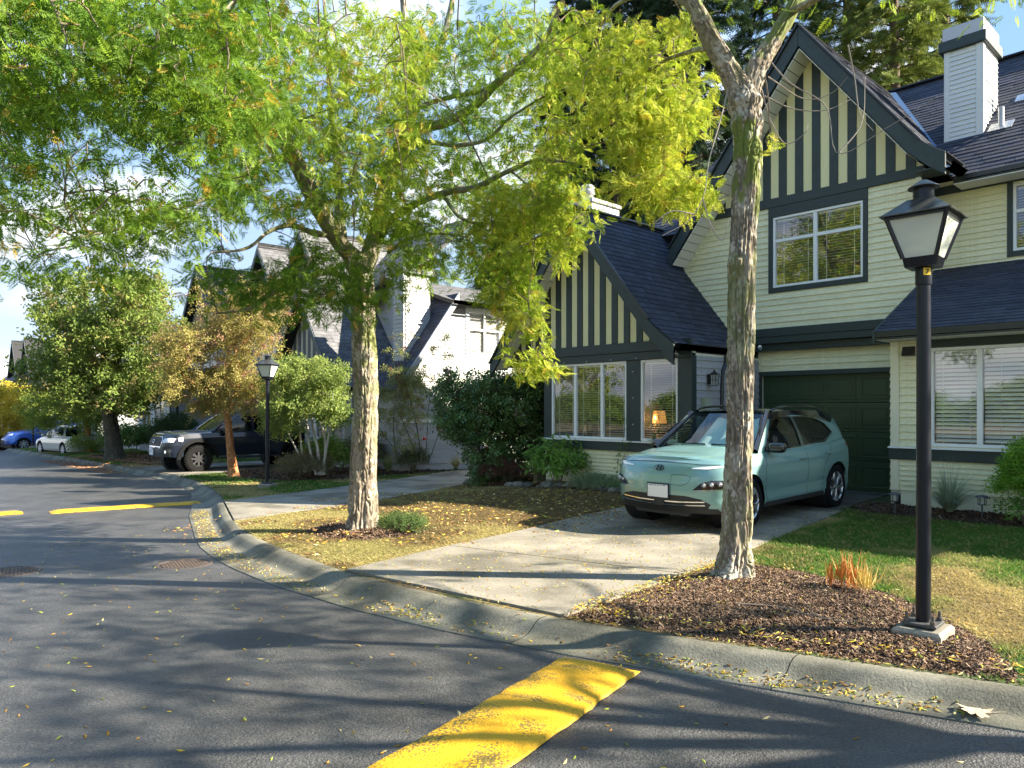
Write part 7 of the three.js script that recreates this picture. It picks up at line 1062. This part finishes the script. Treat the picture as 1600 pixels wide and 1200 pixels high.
function blades(n, o, r) { const items = []; for (let i = 0; i < n; i++) { const T = [], a = r() * 6.283, L = o.len * rr(0.65, 1.1, r), w = o.w, out = rr(o.out[0], o.out[1], r); let prev = null; for (let k = 0; k <= 7; k++) { const t = k / 7, rad = out * L * Math.pow(t, 1.4), y = L * (t - o.sag * out * t * t), p = V3(Math.cos(a) * (rad + 0.03), Math.max(0.01, y), Math.sin(a) * (rad + 0.03)), hw = w * (1 - t * 0.9), s = V3(-Math.sin(a) * hw, 0, Math.cos(a) * hw), q = [p.clone().add(s), p.clone().sub(s)]; if (prev) T.push([prev[0], q[0], prev[1]], [prev[1], q[0], q[1]]); prev = q; } items.push(triGeo(T)); } return merge(items); }
function grassClump(name, label, pos, n, o, m) { const t = thing(name, label, 'ornamental grass', pos), r = mulberry(Math.round(pos[0] * -100)); stuff(part(t, 'blades', blades(n, o, r), m)); part(t, 'crown', new THREE.SphereGeometry(0.06, 10, 6, 0, 6.3, 0, 1.5), M.soil); return t; }
const blueGrass = phys(0.26, 0.33, 0.22, 0.6, { transmission: 0.2, thickness: 0 }), strawGrass = phys(0.42, 0.36, 0.16, 0.7, { transmission: 0.25, thickness: 0 });
grassClump('ornamental_grass', 'silvery blue fountain grass behind the nearest lamp post by the front room wall', [-3.3, 0.05, -11.36], 680, { len: 0.82, w: 0.0035, out: [0.1, 1.15], sag: 0.72 }, blueGrass);
grassClump('ornamental_grass', 'yellowing grass tuft at the foot of the sunlit side wall', [-16.6, -0.25, -13.3], 220, { len: 0.55, w: 0.006, out: [0.1, 0.9], sag: 0.7 }, strawGrass);
grassClump('ornamental_grass', 'green and yellow grass tuft left of the rose bush', [-17.2, -0.27, -11.4], 180, { len: 0.65, w: 0.006, out: [0.1, 0.7], sag: 0.6 }, phys(0.24, 0.27, 0.09, 0.7, { transmission: 0.25, thickness: 0 }));
mound('low_shrub', 'low brownish mounded shrub beside the verge lamp post', 'shrub', { seed: 141, pos: [-17.9, -0.34, -9.3], rx: 0.75, rz: 0.6, h: 0.6, n: 700, geo: boxy, scale: 1.3, color: twoTone([0.16, 0.14, 0.07], [0.28, 0.24, 0.13]) });
mound('low_shrub', 'low brownish shrub behind the trunk on the lawn', 'shrub', { seed: 142, pos: [-18.4, -0.3, -11.2], rx: 0.7, h: 0.85, n: 500, geo: small, scale: 1, color: twoTone([0.12, 0.12, 0.05], [0.26, 0.22, 0.10]) });
mound('leafy_shrub', 'bright green broad leaved shrub between the pale stemmed tree and the trunk', 'shrub', { seed: 143, pos: [-18.3, -0.32, -10.1], rx: 0.55, h: 0.85, n: 260, geo: lanceo, scale: 1.5, color: twoTone([0.10, 0.20, 0.03], [0.30, 0.40, 0.08]) });
mound('low_shrub', 'small dark shrub at the foot of the rose bush', 'shrub', { seed: 144, pos: [-17.3, -0.27, -12.3], rx: 0.4, h: 0.5, n: 220, geo: small, color: twoTone([0.08, 0.11, 0.03], [0.2, 0.2, 0.08]) });
mound('hedge_shrub', 'dark green clipped shrub behind the pickup bonnet', 'shrub', { seed: 145, pos: [-33.4, -0.5, -11.2], rx: 1.6, rz: 0.7, h: 1.5, n: 900, geo: small, scale: 1.8, color: twoTone([0.035, 0.075, 0.02], [0.09, 0.14, 0.04]) });
mound('low_shrub', 'green shrub below the white framed corner window', 'shrub', { seed: 146, pos: [-36.2, -0.55, -10.3], rx: 1.1, h: 1.1, n: 420, geo: broad, scale: 1.3, color: twoTone([0.06, 0.13, 0.03], [0.16, 0.26, 0.06]) });
mound('leafy_plant', 'bright green large leaved plant in the bed under the bay window', 'plant', { seed: 148, pos: [-10.35, -0.1, -10.95], rx: 0.48, h: 0.85, n: 130, geo: spray(7, 0.3, 0.2, 0.055, rl, 0.2), scale: 0.95, color: twoTone([0.10, 0.21, 0.03], [0.24, 0.40, 0.07]) });
mound('groundcover_plant', 'pale grey green low cushion plant beside the edging stones', 'plant', { seed: 149, pos: [-9.2, -0.08, -10.75], rx: 0.62, rz: 0.25, h: 0.24, n: 420, geo: boxy, scale: 0.9, color: twoTone([0.16, 0.24, 0.10], [0.34, 0.42, 0.22]) });
mound('groundcover_plant', 'low green cushion plant next to the green car bumper', 'plant', { seed: 150, pos: [-8.3, -0.08, -10.8], rx: 0.4, rz: 0.22, h: 0.2, n: 240, geo: boxy, scale: 0.9, color: twoTone([0.12, 0.22, 0.08], [0.28, 0.38, 0.16]) });
mound('low_shrub', 'reddish brown twiggy shrub beneath the big dark shrub', 'shrub', { seed: 151, pos: [-11.9, -0.12, -11.0], rx: 0.6, h: 0.4, n: 300, geo: boxy, scale: 1.1, color: twoTone([0.11, 0.05, 0.035], [0.22, 0.10, 0.07]) });
mound('groundcover_plant', 'dark green ground ivy at the foot of the lawn tree', 'plant', { seed: 152, pos: [-8.35, -0.17, -5.75], rx: 0.4, rz: 0.3, h: 0.14, n: 260, geo: boxy, scale: 0.9, color: twoTone([0.06, 0.12, 0.03], [0.15, 0.22, 0.06]) });
{ // climbing vine on the bay
  const t = thing('climbing_vine', 'thin leafy vine climbing the dark post between the bay windows', 'plant'), r = mulberry(8), st = [], it = []; for (const [x0, h] of [[-8.95, 1.5], [-8.75, 0.9], [-8.2, 1.7], [-8.05, 1.2]]) { const P = [V3(x0, 0.1, -11.1), V3(x0 + 0.05, h * 0.4, -11.13), V3(x0 - 0.03 + 0.2 * (h > 1.4), h * 0.75, -11.14), V3(x0 + 0.08 + 0.3 * (h > 1.6), h, -11.14)]; st.push(tube(P, [0.005, 0.002], 5, 14)); const c = new THREE.CatmullRomCurve3(P); for (let i = 0; i < h * 26; i++) { const p = c.getPoint(r()).add(randDir(r).multiplyScalar(0.06)); p.z = Math.max(p.z, -11.14); it.push({ m: leafAt(p, V3(rr(-1, 1, r), rr(-0.3, 0.6, r), 0.6).normalize(), rr(0.25, 0.45, r), r), c: mixC([0.08, 0.16, 0.03], [0.22, 0.32, 0.06], r()) }); } } part(t, 'stems', merge(st), twigMat); stuff(instances(t, 'foliage', small, leafMat, it));
}
{ // dried orange plant in the mulch
  const t = thing('dried_plant', 'clump of dried orange and straw leaves standing in the mulch bed', 'plant', [-2.62, bedMulch.y(-2.62, -6.35), -6.35]), r = mulberry(17), A = [], B = [];
  for (const [x, z, s] of [[-0.13, 0.02, 0.30], [-0.02, 0.06, 0.34], [0.05, 0.0, 0.38], [0.01, -0.06, 0.26]]) for (let i = 0; i < 26; i++) { const T = [], a = r() * 6.28, o2 = 0.012 + 0.02 * r(), d = V3(Math.cos(a) * rr(0.05, 0.32, r), 1, Math.sin(a) * rr(0.05, 0.32, r)).normalize(), sd = V3(-Math.sin(a), 0, Math.cos(a)); leafTris(T, V3(x + Math.cos(a) * o2, rr(-0.02, 0.1, r), z + Math.sin(a) * o2), d, sd, s * rr(0.3, 0.85, r), rr(0.008, 0.016, r), 0.3, rr(-0.2, 0.4, r)); A.push(triGeo(T)); }
  for (let i = 0; i < 42; i++) { const T = [], a = r() * 6.28, up = rr(0.3, 1.4, r), d = V3(Math.cos(a), up, Math.sin(a)).normalize(), sd = V3(-Math.sin(a), 0, Math.cos(a)); leafTris(T, V3(0.16 + rr(-0.05, 0.05, r), 0.03, 0.05 + rr(-0.06, 0.06, r)), d, sd, rr(0.14, 0.28, r), 0.014, 0.3, 0.5); B.push(triGeo(T)); }
  part(t, 'dried_stalks', merge(A), phys(0.50, 0.20, 0.035, 0.7, { transmission: 0.2, thickness: 0 })); part(t, 'straw_leaves', merge(B), phys(0.62, 0.47, 0.13, 0.7, { transmission: 0.25, thickness: 0 }));
}
// --- conifers behind the houses
function needleSpray(rs) { const T = []; for (let i = 0; i < 16; i++) { const t = i / 15, s = i % 2 ? 1 : -1, b = V3(0, t * 0.9, -0.18 * t * t), L = 0.34 * (1 - 0.65 * t), d = V3(s * 0.85, 0.5, -0.25 + rr(-0.2, 0.2, rs)).normalize(); T.push([b.clone().add(V3(0, -0.045, 0)), b.clone().addScaledVector(d, L), b.clone().add(V3(0, 0.045, 0))]); T.push([b.clone().add(V3(0, -0.02, 0)), b.clone().addScaledVector(d, L * 0.7).add(V3(0, 0, 0.1)), b.clone().add(V3(0, 0.05, 0))]); } return triGeo(T); }
const needles = needleSpray(rl);
function conifer(label, px, zc, top, h0, R, seed, ca, cb, tips = 46) {
  const b = at(px, 638, zc); b.y = -0.4; const t = thing('conifer_tree', label, 'tree', [b.x, b.y, b.z], 0, 'conifers behind the houses'), r = mulberry(seed), items = [], br = [], H = top - b.y;
  part(t, 'trunk', tube([V3(0, 0, 0), V3(0.1, H * 0.5, 0), V3(0, H, 0)], [0.45, 0.25, 0.03], 12, 20), mat(0.12, 0.085, 0.06, 0.95));
  for (let i = 0; i < 230; i++) { const k = Math.pow(i / 230, 0.9), y = lerp(h0, H, k), L = R * (1 - k * 0.88) * rr(0.7, 1.15, r), a = i * 2.4 + rr(-0.4, 0.4, r), P = (s) => V3(Math.cos(a) * L * s, y + L * (0.12 * s - 0.38 * s * s), Math.sin(a) * L * s); br.push(tube([P(0), P(0.5), P(1)], [0.05, 0.012], 5, 5)); const n = Math.round(tips * (0.35 + 0.65 * L / R)); for (let j = 0; j < n; j++) { const s = Math.sqrt(rr(0.06, 1, r)), p = P(s).add(V3(rr(-0.25, 0.25, r), rr(-0.2, 0.05, r), rr(-0.25, 0.25, r)).multiplyScalar(L * 0.35 + 0.3)), d = V3(Math.cos(a + rr(-1, 1, r)), rr(-0.9, -0.05, r), Math.sin(a + rr(-1, 1, r))).normalize(); items.push({ m: leafAt(p, d, rr(0.5, 0.95, r), r), c: mixC(ca, cb, r()) }); } }
  stuff(part(t, 'branches', merge(br), mat(0.10, 0.075, 0.05, 0.95))); stuff(instances(t, 'foliage', needles, dryMat, items));
}
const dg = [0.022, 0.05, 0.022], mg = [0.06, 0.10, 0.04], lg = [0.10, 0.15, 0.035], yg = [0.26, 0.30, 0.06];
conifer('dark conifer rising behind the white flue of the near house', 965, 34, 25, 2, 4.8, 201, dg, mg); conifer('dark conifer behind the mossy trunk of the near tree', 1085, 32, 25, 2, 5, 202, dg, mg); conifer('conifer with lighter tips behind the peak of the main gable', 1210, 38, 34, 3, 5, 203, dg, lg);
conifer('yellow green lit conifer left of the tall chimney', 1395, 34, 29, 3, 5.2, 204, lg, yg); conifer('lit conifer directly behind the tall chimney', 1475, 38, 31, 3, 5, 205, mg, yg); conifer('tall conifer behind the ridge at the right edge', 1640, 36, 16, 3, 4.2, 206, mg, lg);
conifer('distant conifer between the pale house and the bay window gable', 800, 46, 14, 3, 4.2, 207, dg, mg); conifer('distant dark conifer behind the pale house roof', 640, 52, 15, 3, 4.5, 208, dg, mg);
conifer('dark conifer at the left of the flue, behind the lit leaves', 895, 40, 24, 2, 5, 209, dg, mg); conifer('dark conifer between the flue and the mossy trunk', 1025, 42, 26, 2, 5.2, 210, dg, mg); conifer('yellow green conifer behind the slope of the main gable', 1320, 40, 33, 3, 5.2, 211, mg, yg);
{ // clipped hedge along the other side of the road, mirrored in the windows
  const hx = [-46, -38, -30, -22, -14, -6, 2, 10], lab = ['by the far drive', 'opposite the third house', 'opposite the pickup', 'opposite the pale house', 'opposite the lawn tree', 'opposite the green car', 'opposite the front room', 'beyond the right edge']; let h0 = null;
  hx.forEach((x, i) => { const y = level(x) + 0.1, label = 'clipped green hedge length across the road ' + lab[i]; if (!h0) { h0 = mound('hedge', label, 'hedge', { seed: 171, pos: [x, y, 12], rx: 4.3, rz: 0.9, h: 2.6, n: 1500, geo: small, scale: 2.4, color: twoTone([0.06, 0.13, 0.02], [0.18, 0.28, 0.04]), stems: 24 }); h0.userData.group = 'hedge across the road'; } else { const c = h0.clone(); c.name = numbered('hedge'); c.userData = { ...h0.userData, label }; c.position.set(x, y, 12 + 0.2 * (i % 2)); c.rotation.y = i % 2 ? Math.PI : 0; scene.add(c); } });
}
// ---------------------------------------------------------------- grass blades, bark chips, fallen leaves
{
  const tuft = (n, h, w, seed) => { const r = mulberry(seed), T = []; for (let i = 0; i < n; i++) { const a = r() * 6.283, b = V3(rr(-0.03, 0.03, r), 0, rr(-0.03, 0.03, r)), L = h * rr(0.5, 1.1, r), tip = b.clone().add(V3(Math.cos(a) * L * 0.75, L * rr(0.5, 1, r), Math.sin(a) * L * 0.75)), m = b.clone().lerp(tip, 0.5).add(V3(0, L * 0.14, 0)), s = V3(-Math.sin(a) * w, 0, Math.cos(a) * w); T.push([b.clone().add(s), m.clone().addScaledVector(s, 0.8), b.clone().sub(s)], [m.clone().addScaledVector(s, 0.8), tip, b.clone().sub(s)]); } return triGeo(T); };
  const near = tuft(9, 0.05, 0.0022, 1), far = tuft(8, 0.055, 0.0055, 2), r = mulberry(311), A = [], B = [];
  const add = (x, z, list, sc) => { if (cover(x, z) !== 'grass') return; const g = grassColor(x, z); const c = r() < 0.12 ? C(0.45, 0.36, 0.16) : g.multiplyScalar(rr(0.75, 1.25, r)); list.push({ m: new THREE.Matrix4().compose(V3(x, lawnY(x, z) - 0.004, z), new THREE.Quaternion().setFromAxisAngle(UPV, r() * 6.28), V3(sc, sc * (greenness(x, z) > 0.5 ? 1 : 0.62), sc)), c }); };
  for (let i = 0; i < 52000; i++) add(rr(-5.2, 1.2, r), rr(-12, -4.9, r), A, rr(0.7, 1.2, r));
  for (let i = 0; i < 64000; i++) add(rr(-14.5, -6.4, r), rr(-12, -3.85, r), A, rr(0.75, 1.3, r));
  for (let i = 0; i < 22000; i++) add(rr(-24, -13.8, r), rr(-14, -5.4, r), B, rr(0.8, 1.4, r));
  for (let i = 0; i < 9000; i++) add(rr(-48, -24, r), rr(-12, -7.4, r), B, rr(1.2, 2.2, r));
  stuff(instances(scene, 'grass', near, leafMat, A)); stuff(instances(scene, 'grass', far, leafMat, B));
}
{
  const r = mulberry(401), chip = (() => { const g = new THREE.BoxGeometry(0.036, 0.006, 0.011, 2, 1, 1), p = g.attributes.position; for (let i = 0; i < p.count; i++) p.setY(i, p.getY(i) + 0.006 * Math.pow(p.getX(i) / 0.018, 2) * 0.5 + 0.001 * Math.sin(p.getX(i) * 400)); g.computeVertexNormals(); return g; })();
  const it = [], bark = [[0.13, 0.078, 0.045], [0.19, 0.12, 0.075], [0.29, 0.205, 0.14], [0.075, 0.048, 0.033]];
  const lay = (bed, n, sc, tint = 1) => { const xs = bed.poly.map((p) => p[0]), zs = bed.poly.map((p) => p[1]), x0 = Math.min(...xs), x1 = Math.max(...xs), z0 = Math.min(...zs), z1 = Math.max(...zs); let k = 0, g = 0; while (k < n && g++ < n * 6) { const x = rr(x0, x1, r), z = rr(z0, z1, r); if (!inPoly(bed.poly, x, z)) continue; k++; const q = new THREE.Quaternion().setFromEuler(new THREE.Euler(rr(-0.5, 0.5, r), r() * 6.28, rr(-0.6, 0.6, r))), s = sc * rr(0.5, 1.5, r), c = bark[Math.floor(Math.pow(r(), 1.2) * 4)]; it.push({ m: new THREE.Matrix4().compose(V3(x, bed.y(x, z) + 0.004 + 0.008 * r(), z), q, V3(s, s, s * rr(0.6, 1.4, r))), c: C(...c).multiplyScalar(tint * rr(0.7, 1.3, r)) }); } };
  lay(bedMulch, 27000, 0.74); lay(bedWing, 5000, 1.3, 0.6); lay(bedBay, 5000, 1.6, 0.8); lay(bedTree, 2200, 1.3); lay(bedMid, 3000, 2, 0.8); lay(bedFar, 2500, 3, 1);
  stuff(instances(scene, 'bark_mulch', chip, dryMat, it));
}
{
  const r = mulberry(503), lf = (seed, L, w) => { const T = [], q = mulberry(seed); leafTris(T, V3(-L / 2, 0.003, 0), V3(1, 0.08, 0).normalize(), V3(0, 0, 1), L, w, rr(0.1, 0.4, q), rr(-0.3, 0.3, q)); return triGeo(T); };
  const leaflet = lf(1, 0.032, 0.012), leaf = lf(2, 0.06, 0.036), it = [], big = [];
  const cols = [[0.62, 0.45, 0.04], [0.70, 0.55, 0.10], [0.50, 0.28, 0.04], [0.40, 0.20, 0.05], [0.42, 0.48, 0.08], [0.72, 0.62, 0.30]];
  const surf = (x, z) => { const zb = kerbBack(x), zf = kerbFront(x); if (z > zf) return roadY(x, z) + 0.006; if (z > zb) return kerbY(x, z) + 0.007; const c = cover(x, z); return lawnY(x, z) + (c === 'drive' ? 0.026 : c === 'mulch' ? 0.075 : 0.02); };
  const drop = (x, z, list, s, cc) => { if (cover(x, z) === 'house') return; const c = cc || cols[Math.floor(r() * cols.length)]; list.push({ m: new THREE.Matrix4().compose(V3(x, surf(x, z), z), new THREE.Quaternion().setFromEuler(new THREE.Euler(rr(-0.25, 0.25, r), r() * 6.28, rr(-0.3, 0.3, r))), V3(s, s, s)), c: C(...c).multiplyScalar(rr(0.7, 1.2, r)) }); };
  for (let i = 0; i < 700; i++) drop(rr(-12, 0.5, r), rr(-4, 1.5, r), it, rr(0.9, 1.7, r));                       // over the road
  for (let i = 0; i < 2300; i++) { const x = rr(-14, 2, r), zb = kerbBack(x), zf = kerbFront(x), m = fbm(x * 1.3, 4, 0, 3); if (r() < smooth(0.35, 0.65, m) + (x < -7 ? 0.5 : 0.1)) drop(x, lerp(zb, zf, Math.min(1.02, 0.5 + 0.42 * r())), it, rr(0.8, 1.5, r)); }   // in the gutter
  for (let i = 0; i < 1500; i++) { const z = rr(-11, -3.9, r); drop(lerp(driveL(z), driveR(z), r()), z, it, rr(0.8, 1.4, r)); }
  for (let i = 0; i < 620; i++) { const t = r(), z = lerp(-4.2, -7, t); drop(driveR(z) + Math.pow(r(), 2) * 0.4, z, it, rr(0.8, 1.5, r)); }          // drifted along the edge of the mulch
  for (let i = 0; i < 420; i++) { const x = rr(-4, -1, r), z = rr(-7, -4.3, r); if (inPoly(mulchBed, x, z)) drop(x, z, it, rr(0.8, 1.4, r)); }
  for (let i = 0; i < 330; i++) { const x = rr(-3.9, -1.1, r); drop(x, kerbBack(x) - 0.25 * Math.pow(r(), 1.5), it, rr(0.9, 1.6, r)); }
  for (let i = 0; i < 9000; i++) { const x = rr(-14, -6.5, r), z = rr(-11.5, -3.9, r); if (r() < litter(x, z)) drop(x, z, r() < 0.5 ? big : it, rr(0.8, 1.3, r), r() < 0.6 ? [0.26, 0.15, 0.06] : undefined); }
  for (let i = 0; i < 1200; i++) drop(rr(-5, -0.5, r), rr(-11, -5, r), it, rr(0.7, 1.1, r), r() < 0.5 ? [0.3, 0.18, 0.07] : undefined);
  for (let i = 0; i < 2600; i++) drop(rr(-36, -26, r), rr(-10, -6.6, r), big, rr(1.2, 2.2, r), [0.34, 0.17, 0.08]);
  stuff(instances(scene, 'fallen_leaves', leaflet, leafMat, it)); stuff(instances(scene, 'fallen_leaves', leaf, dryMat, big));
  // a lobed dry leaf in the gutter, twigs on the mulch
  const s = new THREE.Shape(), n = 44; for (let i = 0; i <= n; i++) { const a = i / n * 6.283, R = 0.085 * (0.42 + 0.58 * Math.pow(Math.abs(Math.cos(a * 2.5)), 0.7)) * (1 + 0.15 * Math.sin(a * 11)); i ? s.lineTo(Math.cos(a) * R, Math.sin(a) * R) : s.moveTo(R, 0); }
  const g = new THREE.ExtrudeGeometry(s, { depth: 0.0015, bevelEnabled: false }), p = g.attributes.position; for (let i = 0; i < p.count; i++) p.setZ(i, p.getZ(i) + 2.2 * (p.getX(i) ** 2 - 0.5 * p.getY(i) ** 2)); g.computeVertexNormals(); const x = -1.22, z = lerp(kerbBack(x), kerbFront(x), 0.72);
  const o = part(scene, 'dry_maple_leaf', merge([g, tube([V3(0.06, 0, 0), V3(0.16, 0.01, 0.012)], [0.002, 0.0015], 5, 3)]), mat(0.45, 0.36, 0.25, 0.85)); o.rotation.set(-Math.PI / 2 - 0.05, 0.04, 0.6); o.position.set(x, surf(x, z) + 0.012, z); tag(o, 'large dry lobed leaf lying in the gutter at the bottom right', 'leaf');
  [[[-3.0, -5.2], [-2.7, -5.32], [-2.42, -5.25]], [[-2.45, -5.3], [-2.3, -5.25], [-2.15, -5.3]]].forEach((q, i) => tag(part(scene, 'fallen_twig', tube(q.map(([a, b]) => V3(a, bedMulch.y(a, b) + 0.02, b)), [0.006, 0.004], 6, 8), mat(0.32, 0.25, 0.18, 0.9)), ['long pale twig lying on the mulch left of the lamp footing', 'short pale twig lying on the mulch near the lamp footing'][i], 'twig'));
}
renderer.render(scene, camera);
